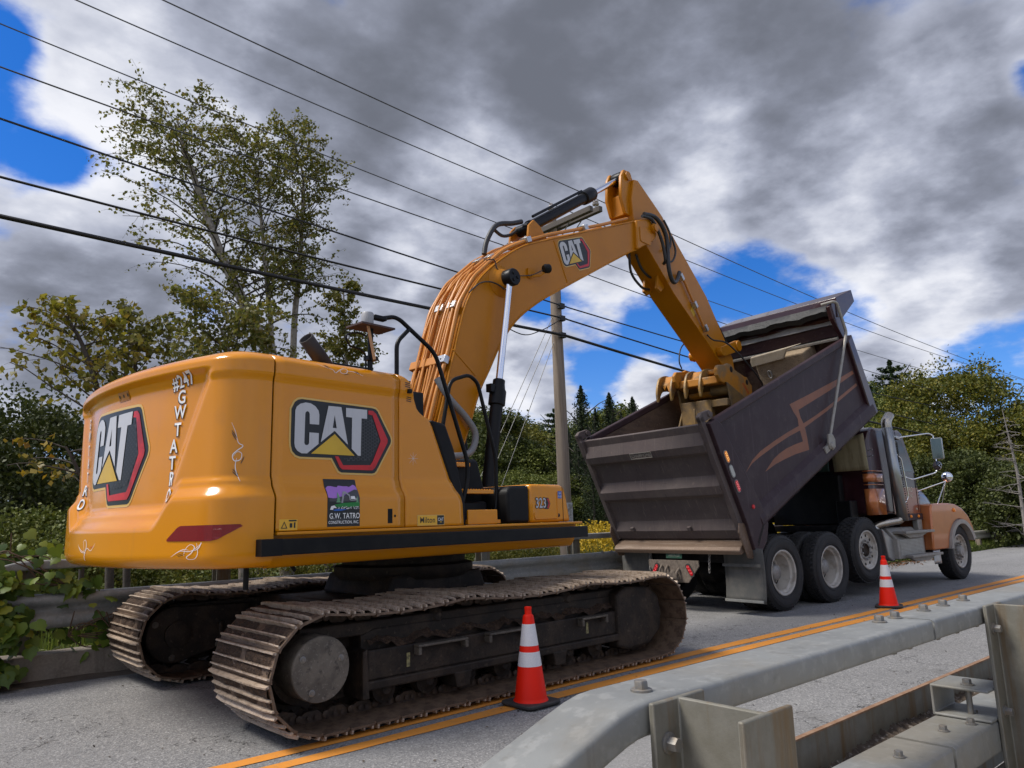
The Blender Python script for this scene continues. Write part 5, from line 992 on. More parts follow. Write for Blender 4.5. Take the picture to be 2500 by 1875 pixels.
for k, l in enumerate((-.05, .235, .515, .795)):
    P = sp2([(6.92, 3.91), (6.74, 3.91), (6.56, 3.84), (6.47, 3.70), (6.43, 3.54), (6.45, 3.40), (6.48, 3.40), (6.55, 3.53), (6.64, 3.60), (6.86, 3.64), (6.94, 3.70)], 4)
    b = MB(); b.prism(P, l-.022, l+.022, H3); b.obj('thumb_tine', mat('worn_tine', (.30, .17, .04), .5, .1, var=[(8, .8, (.16, .11, .065), .42, .62), (30, .5, (.36, .32, .28), .55, .7)]), th, smooth=30, bevel=.012)
    if k < 3:
        b = MB(); b.add([(6.74, l+.02, 3.88), (6.74, l+.265, 3.88), (6.60, l+.265, 3.72), (6.58, l+.20, 3.62), (6.57, l+.15, 3.70), (6.53, l+.08, 3.56), (6.47, l+.02, 3.42)], [(0, 1, 2, 3, 4, 5, 6)]); o = b.obj('tine_web', M['dirtyy'], th, smooth=0); o.modifiers.new('thick', 'SOLIDIFY').thickness = .025
# ------------------------------------------------------------------ dump truck (truck frame: x forward, y left from the right tyre face, z up)
TK_O = Vector((10.085, 5.745, 0)); TK_RZ = R(-2.27)
trk = empty('dump_truck', TK_O, TK_RZ, 'maroon and copper three-axle dump truck with its dusty body tipped up under the bucket', 'dump truck')
def wheel(x, yo, z, yi, kind, ro=.535, sgn=-1, drop=0.0):
    """one wheel from outer face yo to inner face yi; kind: dual, lift, steer"""
    w = abs(yi-yo); ax = (0, sgn, 0); yc = (yo+yi)/2; h = w/2; o = (x, yc, z)
    hub = MB()
    prof = [(ro*.56, -h*.80), (ro*.70, -h*.98), (ro*.86, -h), (ro*.955, -h*.86), (ro*.99, -h*.70), (ro, -h*.55), (ro, h*.55), (ro*.99, h*.72), (ro*.955, h*.88), (ro*.88, h*1.0), (ro*.78, h*1.02), (ro*.70, h*.985), (ro*.62, h*.90), (ro*.56, h*.80)]
    b = MB(); b.lathe(prof, 64, o, ax, caps=False)
    for rr in (.90, .83, .66): b.lathe([(ro*rr-.004, h*1.0), (ro*rr, h*1.03), (ro*rr+.004, h*1.0)], 64, o, ax, caps=False)
    whl = b.obj('wheel', M['tyre'], trk, smooth=50)
    # tread blocks as raised zigzag ribs
    t = MB(); nb = 46 if kind != 'lift' else 40; rows = 4 if kind != 'lift' else 5
    X = Vector((1, 0, 0)); Zv = Vector((0, 0, 1))
    for rI in range(rows):
        y0 = -h*.86+2*h*.86*rI/rows; y1 = y0+2*h*.86/rows-.012
        for k in range(nb):
            a0 = 2*pi*(k+.5*(rI % 2))/nb; da = 2*pi/nb*(.80 if kind == 'lift' else .86); hh = .013 if kind == 'lift' else .007
            vs = []
            for a, sk in ((a0, 0), (a0+da*.5, .006*(1 if rI % 2 else -1)), (a0+da, 0)):
                for yy in (y0+sk, y1+sk):
                    edge = .96 if abs(yy) > h*.8 else 1.0
                    for r_ in (ro*.985*edge, ro*edge+hh): vs.append(Vector((x+r_*sin(a), yc-sgn*(-1)*yy, z+r_*cos(a))))
            t.add(vs, [(1, 3, 7, 5), (5, 7, 11, 9), (0, 1, 5, 4), (4, 5, 9, 8), (2, 6, 7, 3), (6, 10, 11, 7), (0, 2, 3, 1), (8, 9, 11, 10)])
    t.obj('tread', M['tyre'], whl, smooth=0)
    b = MB(); R0 = ro*.575
    if kind == 'dual':
        b.lathe([(R0+.012, h*.80), (R0+.016, h*.90), (R0+.004, h*.93), (R0-.012, h*.86), (R0-.018, h*.55), (R0-.045, h*.40), (R0-.055, -h*.2), (R0-.085, -h*.75), (.15, -h*.80), (.11, -h*.80)], 48, o, ax, caps=False)
        for k in range(6): a = 2*pi*k/6+.4; c = Vector((x+.195*sin(a), yc+sgn*(-h*.77), z+.195*cos(a))); 
        rm = b.obj('rim', M['rim'], whl, smooth=40)
        b = MB(); b.lathe([(.13, -h*.80), (.125, -h*.30), (.11, h*.02), (.105, h*.06), (.085, h*.16), (.04, h*.24), (.0, h*.26)], 28, o, ax); b.obj('hub', M['hubm'], whl, smooth=40)
        b = MB()
        b.lathe([(.19, -h*.80), (.19, -h*.74), (.14, -h*.74)], 30, o, ax, caps=False)
        for k in range(10): a = 2*pi*k/10; b.cyl((x+.165*sin(a), yc+sgn*(-h*.80), z+.165*cos(a)), (x+.165*sin(a), yc+sgn*(-h*.58), z+.165*cos(a)), .017, 8)
        b.obj('wheel_nuts', M['hubm'], whl, smooth=30)
        b = MB()
        for k in range(3): a = 2*pi*k/3+2.3; b.box(-.05, .05, -.004, .004, -.045, .045, Matrix.Translation((x+.215*sin(a), yc+sgn*(-h*.755), z+.215*cos(a))) @ Matrix.Rotation(a, 4, 'Y'))
        b.obj('hand_holes', M['seam'], whl, smooth=0)
    else:
        f = h*.62 if kind == 'lift' else h*.55
        b.lathe([(R0+.012, h*.80), (R0+.016, h*.92), (R0+.004, h*.95), (R0-.010, h*.90), (R0-.022, f+.02), (R0-.05, f), (.115, f), (.11, f-.05)], 48, o, ax, caps=False); rm = b.obj('rim', M['rim'], whl, smooth=30)
        b = MB()
        for k in range(10):
            a = 2*pi*k/10+.2; b.lathe([(.024, 0), (.024, .002)], 10, (x+(R0-.07)*sin(a), yc+sgn*(f+.0015), z+(R0-.07)*cos(a)), ax)
        b.obj('hand_holes', M['seam'], whl, smooth=0)
        b = MB(); b.lathe([(.176, f-.004), (.176, f+.004), (.13, f+.004)], 40, o, ax, caps=False)
        for k in range(10):
            a = 2*pi*k/10; rr = .152; c = Vector((x+rr*sin(a), yc+sgn*f, z+rr*cos(a))); b.lathe([(.022, -.01), (.020, .012), (.016, .016), (.016, .06 if kind == 'steer' else .035), (.010, .064 if kind == 'steer' else .038)], 8, c, ax)
        b.obj('wheel_nuts', M['hubm'], whl, smooth=30)
        b = MB()
        if kind == 'steer': b.lathe([(.118, f), (.112, f+.03), (.098, f+.075), (.09, f+.088), (.0, f+.09)], 28, o, ax); b.obj('hub_cap', M['hubm'], whl, smooth=40)
        else: b.lathe([(.115, f-.05), (.11, f+.01), (.095, f+.02), (.085, f-.01), (.0, f-.02)], 24, o, ax); b.obj('hub_cap', M['under'], whl, smooth=40)
    return whl
WTOT = 2.50
for x in (.05, 1.40):
    wheel(x, .0, .537, .27, 'dual'); wheel(x, .31, .537, .58, 'plain', sgn=-1)
    wheel(x, WTOT, .537, WTOT-.27, 'dual', sgn=1); wheel(x, WTOT-.31, .537, WTOT-.58, 'plain', sgn=1)
wheel(2.66, .02, .735, .36, 'lift', ro=.53); wheel(2.66, WTOT-.02, .735, WTOT-.36, 'lift', ro=.53, sgn=1)
wheel(6.33, .0, .54, .30, 'steer'); wheel(6.33, WTOT, .54, WTOT-.30, 'steer', sgn=1)
# chassis
b = MB()
for y in (.80, 1.62): b.box(-.50, 7.0, y, y+.09, .74, 1.02)
for x in (-.45, .7, 2.0, 3.2, 4.6, 6.6): b.box(x, x+.1, .80, 1.71, .78, .98)
fr_ = b.obj('chassis', M['framek'], trk, smooth=0, bevel=.008)
for x, z in ((.05, .537), (1.40, .537), (2.66, .735), (6.33, .48)):
    b = MB(); b.tube([(x, .3, z), (x, 2.2, z)], .075, 14); 
    if x < 2: b.lathe([(.08, -.22), (.20, -.12), (.21, .12), (.08, .22)], 24, (x, 1.25, z), (0, 1, 0))
    b.obj('axle', M['framek'], trk, smooth=40)
b = MB(); b.box(-.2, 1.7, .66, .80, .60, .72); b.box(-.2, 1.7, 1.71, 1.85, .60, .72); b.box(.6, .85, .62, .82, .55, .95); b.box(.6, .85, 1.70, 1.90, .55, .95); b.obj('suspension_beam', M['framek'], trk, smooth=0, bevel=.02)
b = MB(); b.prism([(.37, .74), (1.31, .74), (1.31, .66), (1.10, .42), (.57, .42), (.36, .66)], -.92, -.90, lambda u, v, d: Vector((d, u+.41, v))); hp = b.obj('hitch_plate', M['hitch'], trk, smooth=0, bevel=.004)
HO = lambda y: y+.41
for y, tilt in ((.52, -32), (1.17, 32)):
    T = Matrix.Translation((-.922, HO(y), .60)) @ Matrix.Rotation(R(tilt), 4, 'X')
    b = MB(); b.prism(rrect(-.042, .042, -.105, .105, .04, 6), 0, -.014, lambda u, v, d: T @ Vector((d, u, v))); hl = b.obj('tail_light', M['rubber'], trk, smooth=30)
    b = MB(); b.prism(rrect(-.026, .026, -.082, .082, .025, 6), -.0145, -.019, lambda u, v, d: T @ Vector((d, u, v))); b.obj('lens', M['redl'], hl, smooth=30)
    b = MB()
    for i in range(2):
        for j in range(3): b.lathe([(.005, 0), (.003, .003)], 8, T @ Vector((-.019, -.011+.022*i, -.05+.05*j+.012*i)), (-1, 0, 0))
    b.obj('light_diodes', M['ledr'], hl, smooth=0)
b = MB(); b.lathe([(.05, 0), (.05, .06), (.03, .07)], 16, (-.92, 1.22, .55), (-1, 0, 0)); b.box(-1.0, -.92, 1.16, 1.28, .48, .56); b.tube(smooth_path([(-.93, 1.13, .62), (-1.0, 1.13, .55), (-.99, 1.13, .47), (-.94, 1.13, .50)], 5), .02, 8); b.obj('pintle_hook', M['hitch'], hp, smooth=40, bevel=.006)
b = MB(); b.tube(round_path([(-.93, 1.34, .66), (-.99, 1.34, .60), (-.99, 1.34, .48), (-.99, 1.45, .48), (-.99, 1.45, .60), (-.93, 1.45, .66)], .04), .018, 8); b.obj('tow_ring', M['hitch'], hp, smooth=40)
b = MB(); b.box(-.885, -.875, 1.10, 1.40, .765, .875); b.obj('licence_plate', mat('licence_plate_green', (.018, .075, .045), .5, 0, var=(30, .5, (.05, .05, .04))), trk, smooth=0)
lay(text2d('14407A120', .062, .03, sx=.75), 'plate_lettering', mat('plate_print', (.16, .19, .15), .6), trk, lambda x, y: Vector((-.887, 1.25-x, .81+y)))
b = MB(); b.box(-.62, -.56, .55, 1.95, .70, .98); b.obj('rear_crossmember', M['framek'], trk, smooth=0, bevel=.01)
for y0 in (-.14, 1.86):
    b = MB(); b.grid(6, 10, lambda u, v: Vector((-.70+.03*sin(v*3)+.02*u, y0+.66*u, .17+.74*v))); fl = b.obj('mud_flap', M['flapg'], trk, smooth=40); fl.modifiers.new('thick', 'SOLIDIFY').thickness = .014
    if y0 < 1:
        b = MB(); b.box(-.735, -.715, -.12, .50, .18, .215); b.obj('flap_weight', M['galv'], fl, smooth=0, bevel=.003); b = MB(); b.box(-.735, -.72, -.12, .50, .66, .70); b.obj('flap_strap', M['flapg'], fl, smooth=0)
for y in (.66, 1.78):
    b = MB()
    for k in range(7):
        T = Matrix.Translation((-.80, y+.004*k, .86-.045*k)) @ Matrix.Rotation(R(90*(k % 2)), 4, 'Z'); b.tube([T @ Vector((.014*cos(a), 0, .03*sin(a))) for a in [2*pi*i/10 for i in range(11)]], .006, 5)
    b.obj('chain', M['hubm'], trk, smooth=40)
# ---- tipped body: box frame u (along the floor), w (up the sides); hinge at the tail
BA = R(26); B0 = Vector((-.62, 0, .87))
def BX3(u, y, w): return Vector((B0.x+u*cos(BA)-w*sin(BA), y, B0.z+u*sin(BA)+w*cos(BA)))
bodyY0, bodyY1 = -.02, 2.50
UL = 4.56
def bb(b, u0, u1, y0, y1, w0, w1): T = Matrix(((cos(BA), 0, -sin(BA), B0.x), (0, 1, 0, 0), (sin(BA), 0, cos(BA), B0.z), (0, 0, 0, 1))); return b.box(u0, u1, y0, y1, w0, w1, T)
body = MB(); bb(body, .05, UL, .05, 2.43, .20, .26); body = body.obj('dump_body', M['inner'], trk, smooth=0)
def side_poly(): return [(.10, .24), (.10, 1.90), (UL, 1.66), (UL, .24)]
for yo, s in ((bodyY0, 1), (bodyY1, -1)):
    b = MB(); y0, y1 = sorted((yo+s*.055, yo+s*.075)); b.prism(side_poly(), y0, y1, lambda u, v, d: BX3(u, d, v)); sp_ = b.obj('side_panel', M['maroond'], trk, smooth=0)
    b = MB(); y0, y1 = sorted((yo+s*.076, yo+s*.082)); b.prism([(.12, .26), (.12, 1.86), (UL-.02, 1.62), (UL-.02, .26)], y0, y1, lambda u, v, d: BX3(u, d, v)); b.obj('side_lining', M['inner'], sp_, smooth=0)
    b = MB(); y0, y1 = sorted((yo-s*.01, yo+s*.10)); b.prism([(.10, 1.86), (.10, 1.97), (UL+.05, 1.73), (UL+.05, 1.62)], y0, y1, lambda u, v, d: BX3(u, d, v)); b.obj('top_rail', M['maroond'], sp_, smooth=0, bevel=.022, seg=3)
    # sloping lower rail (dirt shedder)
    b = MB(); pr = [(.06, .52), (-.012, .44), (-.03, .33), (-.03, .26), (.02, .20), (.12, .20), (.12, .52)]
    b.prism([(p[0]*s+yo if s > 0 else yo-p[0], p[1]-.0) for p in pr], .30, UL, lambda u, v, d: BX3(d, u, v)); b.obj('lower_rail', M['maroond'], sp_, smooth=0, bevel=.01)
    # rear corner post and front corner
    b = MB(); y0, y1 = sorted((yo-s*.02, yo+s*.10)); b.prism([(-.02, .42), (-.03, 1.96), (.14, 1.95), (.22, 1.85), (.44, .52), (.44, .20), (.28, .02), (.05, -.06), (-.06, .06)], y0, y1, lambda u, v, d: BX3(u, d, v)); pst = b.obj('corner_post', M['maroond'], trk, smooth=0, bevel=.012)
    b = MB(); y0, y1 = sorted((yo-s*.015, yo+s*.11)); b.prism([(UL-.16, .22), (UL-.10, 1.66), (UL+.10, 1.72), (UL+.10, .22)], y0, y1, lambda u, v, d: BX3(u, d, v)); b.obj('front_post', M['maroon'], trk, smooth=0, bevel=.02)
    b = MB(); y0, y1 = sorted((yo+s*.03, yo+s*.05)); b.prism([(-.20, .0), (-.20, .40), (-.12, .50), (.0, .44), (.02, .0), (-.1, -.06)], y0, y1, lambda u, v, d: BX3(u, d, v)); b.obj('lip_end_plate', M['lipm'], pst, smooth=0, bevel=.006)
    if s > 0:
        for w, dm, ledm in ((1.42, 'amb', 'leda'), (1.20, 'clear', None), (.975, 'redl', 'ledr')):
            uu = .115-(.07 if 0 else 0)*0
            f = lambda u, v, e: BX3(.06+.045*(1.42-w)*0+u, yo-s*.021-e, w+v)
            b = MB(); b.prism(rrect(-.044, .044, -.095, .095, .043, 6), 0, .008, f); lm = b.obj('marker_light', M['galv'], trk, smooth=30)
            b = MB(); b.prism(rrect(-.033, .033, -.083, .083, .032, 6), .008, .013, f); b.obj('lens', M[dm], lm, smooth=30)
            if ledm:
                b = MB()
                for i in range(2):
                    for j in range(5): b.lathe([(.006, 0), (.004, .003)], 8, f(-.012+.024*i, -.055+.027*j+.01*i, .013), (0, -s, 0))
                b.obj('light_diodes', M[ledm], lm, smooth=0)
        b = MB(); b.lathe([(.03, 0), (.03, .008), (.024, .016)], 20, BX3(.235, yo-.02, .57), (0, -1, 0)); b.obj('marker_light', M['redl'], trk, smooth=40)
        lay(poly2d([[(.02, .11), (.33, .30), (.335, .288), (.03, .095)], [(.0, .07), (.35, .285), (.355, .272), (.01, .055)]]), 'pinstripe', M['seam'], pst, lambda x, y: BX3(x+.03, yo-.0225, y))
ST1 = [(4.38, 1.14), (3.88, 1.185), (3.42, 1.24), (2.8, 1.31), (2.12, 1.395), (2.15, 1.25), (2.20, 1.12), (2.16, 1.01), (1.83, 1.05), (1.43, 1.085), (.96, 1.11), (.70, 1.085), (.44, 1.0), (.66, 1.045), (.91, 1.045), (1.37, 1.02), (1.80, .985), (2.15, .935), (2.12, .76), (1.85, .82), (1.61, .86), (1.40, .875), (1.21, .87), (.89, .805), (1.21, .785), (1.50, .74), (1.81, .68), (2.21, .575), (2.27, .75), (2.31, .92), (2.70, .90), (3.09, .875), (3.7, .865), (4.37, .855), (4.36, .905), (3.7, .92), (3.12, .93), (2.70, .955), (2.31, .99), (2.29, 1.10), (2.31, 1.225), (2.7, 1.19), (3.4, 1.13), (3.9, 1.10), (4.40, 1.075)]
SIDE = [o for o in bpy.data.objects if o.name.startswith('side_panel') and o.parent == trk][0]
lay(poly2d([ST1]), 'painted_stripe', M['copperd'], SIDE, lambda x, y: BX3(x, bodyY0+.0535, y))
# floor sills under the body
b = MB()
for y in (.75, 1.68): bb(b, .2, UL-.1, y, y+.10, .02, .20)
for u in (.8, 1.6, 2.4, 3.2, 4.0): bb(b, u, u+.08, .1, 2.4, .12, .20)
b.obj('body_sills', M['framek'], trk, smooth=0)
# headboard, cab guard, tarpaulin roller
b = MB(); bb(b, UL+.0, UL+.05, .06, 2.43, .22, 1.72); hb = b.obj('headboard', M['inner'], trk, smooth=0)
lay(poly2d([[(.07, .3), (2.42, .3), (2.42, 1.7), (.07, 1.7)]]), 'headboard_paint', mat('headboard_maroon', (.045, .012, .014), .6, 0, var=[(2.5, .9, (.16, .11, .075), .40, .62), (20, .5, (.22, .16, .11), .6, .7)], streak=((20, 3, 3), .5, (.02, .008, .008))), hb, lambda x, y: BX3(UL-.004, x, y))
b = MB(); b.prism([(.62, 1.72), (.62, .3), (1.62, .3), (1.62, 1.72)], UL-.50, UL-.02, lambda u, v, d: BX3(d, u, v)); dg = b.obj('hoist_doghouse', M['tan'], trk, smooth=0, bevel=.03)
b = MB(); b.prism([(.55, 1.76), (1.62, 1.70), (1.66, 1.60), (1.66, 1.50), (.98, 1.54), (.86, 1.70)], UL-.56, UL-.52, lambda u, v, d: BX3(d, u, v+.14)); b.obj('doghouse_cap', mat('pale_cap', (.40, .335, .245), .8, 0, var=[(8, .6, (.30, .24, .16)), (40, .4, (.46, .41, .33))]), dg, smooth=0, bevel=.02)
b = MB(); b.tube([BX3(UL-.535, 1.36+.035*cos(a), 1.44+.075*sin(a)) for a in [2*pi*i/14 for i in range(15)]], .013, 6); b.obj('chain_link', M['hubm'], dg, smooth=40)
b = MB(); b.prism([(UL-.12, 1.72), (UL-.24, 2.14), (UL-.22, 2.36), (UL-.10, 2.40), (UL+.02, 2.36), (UL+.06, 1.72)], .02, .10, lambda u, v, d: BX3(u, d, v)); b.prism([(UL-.12, 1.72), (UL-.24, 2.14), (UL-.22, 2.36), (UL-.10, 2.40), (UL+.02, 2.36), (UL+.06, 1.72)], 2.38, 2.46, lambda u, v, d: BX3(u, d, v))
bb(b, UL-.10, UL+.0, .10, 2.38, 1.78, 2.12); g = b.obj('cab_guard', M['maroon'], trk, smooth=0, bevel=.01)
b = MB(); bb(b, UL-.18, UL-.02, .10, 2.38, 1.73, 1.775); b.obj('guard_ledge', M['alud'], g, smooth=0, bevel=.006)
b = MB(); bb(b, UL-.13, UL-.101, .10, 2.38, 1.80, 2.0); b.obj('guard_face', M['maroond'], g, smooth=0)
b = MB(); b.grid(4, 14, lambda u, v: BX3(UL-.16+.12*u+.01*sin(v*14), .12+2.24*v, 2.02+.14*u-.02*sin(v*9+1)*u)); b.obj('tarpaulin_edge', M['alud'], g, smooth=60)
b = MB(); vs = []
for i in range(22):
    y = .08+2.36*i/21; k = .05*sin(i*.9)+.03*sin(i*2.1); vs += [BX3(UL-.20, y, 2.18+k*.4), BX3(UL-.22, y, 2.28+k*.3), BX3(UL-.12, y, 2.37), BX3(UL+.06, y, 2.34), BX3(UL+.02, y, 2.2)]
b.add(vs, [(i*5+j, i*5+5+j, i*5+6+j, i*5+1+j) for i in range(21) for j in range(4)]); b.obj('tarpaulin_roll', mat('black_tarpaulin', (.010, .010, .011), .6, 0, bump=(8, .6, .03)), g, smooth=50)
b = MB(); b.prism([(UL-.10, 2.12), (UL+.06, 2.44), (UL+.70, 2.40), (UL+.68, 2.18), (UL+.10, 2.06)], -.0, 2.46, lambda u, v, d: BX3(u, d, v)); b.obj('cab_shield', M['maroon'], trk, smooth=0, bevel=.01)
# tarpaulin arm
b = MB(); b.tube(round_path([BX3(UL-.22, .16, 2.42), BX3(UL-.12, -.02, 2.41), BX3(UL-.07, -.045, 2.36), BX3(UL-.10, -.05, 1.82), BX3(2.74, -.055, .52)], .06, 4), .026, 12); ta = b.obj('tarpaulin_arm', M['alud'], trk, smooth=60)
b = MB(); b.prism([(2.72, .62), (2.64, .50), (2.62, .40), (2.70, .34), (2.80, .36), (2.86, .46), (2.84, .56)], -.085, -.045, lambda u, v, d: BX3(u, d, v)); b.lathe([(.055, 0), (.055, .10), (.035, .11)], 18, BX3(2.70, .0, .42), (0, -1, 0)); b.prism([(2.5, .36), (2.52, .46), (2.68, .46), (2.68, .36)], -.06, .0, lambda u, v, d: BX3(u, d, v)); b.obj('arm_pivot', M['alud'], ta, smooth=30, bevel=.01)
# tailgate: dusty, with three ribs
b = MB(); rib = [(.22, .0), (.24, .055), (.39, .085), (.53, .012), (.87, .012), (.95, .10), (1.08, .105), (1.21, .012), (1.52, .012), (1.585, .10), (1.70, .115), (1.86, .03), (1.97, .03), (1.97, -.03), (.22, -.03)]
b.prism([(p[0], p[1]) for p in rib], .10, 2.40, lambda w, o_, y: BX3(-.03-o_, y, w)); tg = b.obj('tailgate', M['tail'], trk, smooth=0, bevel=.008)
for y0, y1 in ((.03, .11), (2.39, 2.47)):
    b = MB(); bb(b, -.115, .0, y0, y1, .24, 1.98); b.obj('tailgate_edge', M['tail'], tg, smooth=0, bevel=.006)
for y in (.02, 2.42):
    b = MB(); bb(b, -.12, -.03, y, y+.07, 1.72, 2.08); b.prism([(-.12, 2.00), (-.12, 2.10), (-.04, 2.13), (.14, 2.10), (.20, 2.03), (.16, 1.98)], y, y+.07, lambda u, v, d: BX3(u, d, v)); b.lathe([(.038, 0), (.038, .02)], 16, BX3(.10, y, 2.05), (0, -1, 0)); b.obj('tailgate_hinge', M['tail'], tg, smooth=0, bevel=.012)
for y in (.86, 1.98):
    b = MB(); bb(b, -.15, -.10, y, y+.06, .40, .46); b.obj('latch_lug', M['tail'], tg, smooth=0, bevel=.006)
b = MB(); bb(b, -.142, -.135, 1.05, 1.47, 1.60, 1.70); pl_ = b.obj('maker_plate', M['tail'], tg, smooth=0, bevel=.002)
b = MB()
for q in ((1.05, 1.47, 1.60, 1.612), (1.05, 1.47, 1.688, 1.70), (1.05, 1.062, 1.612, 1.688), (1.458, 1.47, 1.612, 1.688)): bb(b, -.148, -.142, *q)
b.obj('plate_rim', M['alud'], pl_, smooth=0)
lay(text2d('CHAMPIONS', .072, .02, sx=.88), 'plate_lettering', M['alud'], pl_, lambda x, y: BX3(-.1435, 1.26-x, 1.65+y))
for y, x0 in ((.72, 0), (2.0, 0)):
    b = MB(); bb(b, -.13, -.03, y-.10, y+.06, .18, .20); b.obj('gate_latch', M['lipm'], trk, smooth=0, bevel=.01)
b = MB(); b.prism([(-.275, .09), (-.275, .155), (-.225, .185), (.05, .235), (.10, .20), (.06, .03), (-.2, .08)], .05, 2.43, lambda u, v, d: BX3(u, d, v)); b.obj('spill_lip', M['lipm'], trk, smooth=0, bevel=.012)
# hoist
b = MB(); A = Vector((3.42, 1.2, 1.18)); B_ = Vector((3.16, 1.2, 2.25)); d = (B_-A).normalized(); b.tube([A, A+d*.98], .112, 24); b.lathe([(.135, 0), (.135, .05)], 24, A+d*.22, d); b.lathe([(.12, 0), (.125, .03), (.10, .22)], 24, A, d); ho = b.obj('hoist_cylinder', M['black'], trk, smooth=40)
b = MB(); b.tube([A+d*.9, B_+d*.3], .085, 20); b.obj('hoist_ram', M['chrome'], ho, smooth=60)
b = MB(); b.lathe([(.137, 0), (.137, .025)], 24, A+d*.235, d); b.obj('hoist_collar', M['alud'], ho, smooth=40)
b = MB(); b.box(2.9, 3.65, .6, 1.9, 1.03, 1.14); b.obj('hoist_base', M['framek'], trk, smooth=0, bevel=.02)
b = MB(); b.grid(8, 8, lambda u, v: Vector((3.0+.06*v+.01*sin(u*6), .06+.62*u, 2.72-.64*v-.12*u*(1-v)))); o = b.obj('rubber_apron', M['flap'], trk, smooth=50); o.modifiers.new('thick', 'SOLIDIFY').thickness = .012
for w in (.72, .88):
    b = MB(); b.tube([(3.04, .05, 2.72-.64*w+.15), (3.03, -.05, 2.73-.64*w+.15)], .008, 6); b.obj('apron_rod', M['alu'], o, smooth=40)
# ---- cab
cabp = [(3.22, 1.30), (3.20, 1.38), (3.24, 2.62), (3.34, 2.80), (3.50, 2.86), (4.55, 2.86), (4.66, 2.80), (5.02, 2.08), (5.02, 1.98), (5.10, 1.3)]
b = MB(); b.prism(cabp, .12, 2.38, lambda u, v, d: Vector((u, d, v))); cab = b.obj('cab', M['maroon'], trk, smooth=30, bevel=.06, seg=3)
b = MB(); b.box(3.16, 3.21, .85, 1.75, 2.10, 2.60); b.obj('rear_window', M['glassg'], cab, smooth=0, bevel=.01); b = MB(); b.box(3.15, 3.215, .80, 1.80, 2.03, 2.10); b.obj('window_ledge', M['black'], cab, smooth=0)
b = MB(); b.box(3.05, 3.2, .62, 2.0, 1.15, 2.03); b.box(2.85, 3.1, .35, .62, 1.15, 1.56); b.box(2.95, 3.2, 2.05, 2.3, 1.2, 1.7); b.obj('headache_rack', M['black'], trk, smooth=0, bevel=.02)
b = MB(); b.prism([(4.02, 2.08), (4.02, 2.66), (4.55, 2.66), (4.84, 2.08)], .108, .125, lambda u, v, d: Vector((u, d, v))); b.obj('side_window', M['glassd'], cab, smooth=0)
b = MB(); b.prism([(4.62, 2.74), (5.0, 2.10), (5.03, 2.12), (4.65, 2.78)], .30, 2.2, lambda u, v, d: Vector((u, d, v))); b.obj('windscreen', M['glassd'], cab, smooth=0)
def cside(x, y, e=.0035): return Vector((x, .12-e, y))
# copper lower band and stripes, rounded rear corner panel
for z0, z1, m_ in ((1.30, 1.755, 'copper'), (1.82, 1.835, 'copper'), (1.875, 2.02, 'copper'), (2.06, 2.075, 'copper')):
    b = MB(); b.prism(rrect(3.19, 3.66, .10, .62, .10, 6)[0:14], z0, z1, lambda u, v, d: Vector((u, v, d))); 
    b = MB(); arc = [(3.19, .25)]+[(3.19+.12-.12*cos(R(a)), .10+.12-.12*sin(R(a))) for a in range(0, 91, 10)]+[(3.62, .10)]
    vs = []; 
    for p in arc: vs += [(p[0], p[1], z0), (p[0], p[1], z1)]
    b.add(vs, [(2*i, 2*i+2, 2*i+3, 2*i+1) for i in range(len(arc)-1)]); o = b.obj('copper_band', M[m_], cab, smooth=50); s_ = o.modifiers.new('thick', 'SOLIDIFY'); s_.thickness = .006; s_.offset = 0
    if z1 < 1.8:
        lay(poly2d([[(3.95, z0), (5.0, z0), (5.0, z1+.02), (3.95, z1+.02)]]), 'door_copper', mat('door_copper', (.26, .066, .026), .35, .2, coat=.5, var=(4, .4, (.20, .05, .02))), cab, lambda x, y: cside(x, y, .003))
b = MB(); arc = [(3.20, 2.38-.10), (3.20, 2.50), (3.62, 2.50)]; b.box(3.17, 3.66, 2.15, 2.40, 1.30, 1.78); b.obj('copper_band', M['copper'], cab, smooth=0, bevel=.03)
b = MB(); b.box(3.94, 3.948, .111, .118, 1.32, 2.70); b.box(4.94, 4.948, .111, .118, 1.32, 2.05); b.obj('door_gap', M['seam'], cab, smooth=0)
lay(text2d('G.W. TATRO', .125, .01, sx=.78), 'door_lettering', mat('cream_lettering', (.62, .55, .42), .5), cab, lambda x, y: cside(x, y, .005), pre=lambda u, v: (4.49+u, 1.74+v)); lay(text2d('CONSTRUCTION, INC.', .068, .01, sx=.72), 'door_lettering', MATS['cream_lettering'], cab, lambda x, y: cside(x, y, .005), pre=lambda u, v: (4.50+u, 1.62+v)); lay(text2d('P24', .06, .02, sx=.8), 'door_number', MATS['cream_lettering'], cab, lambda x, y: cside(x, y, .005), pre=lambda u, v: (4.87+u, 1.38+v))
b = MB(); b.box(4.02, 5.05, .10, .118, 1.18, 1.30); sk = b.obj('cab_skirt', M['maroond'], cab, smooth=0, bevel=.004)
for x in (4.22, 4.55, 4.86): b = MB(); b.lathe([(.028, 0), (.022, .018), (.0, .022)], 16, (x, .10, 1.25), (0, -1, 0)); b.obj('side_marker', M['amb'], sk, smooth=40)
b = MB(); b.tube(round_path([(4.10, .08, 2.48), (4.10, .04, 2.40), (4.26, .02, 2.30), (4.36, .02, 1.60), (4.30, .06, 1.50)], .06), .012, 8); b.obj('grab_handle', M['chrome'], cab, smooth=60)
b = MB(); b.prism([(4.0, 2.72), (4.0, 2.76), (4.40, 2.72), (4.40, 2.66)], .06, .26, lambda u, v, d: Vector((u, d, v))); b.obj('rain_visor', M['alu'], cab, smooth=0, bevel=.006)
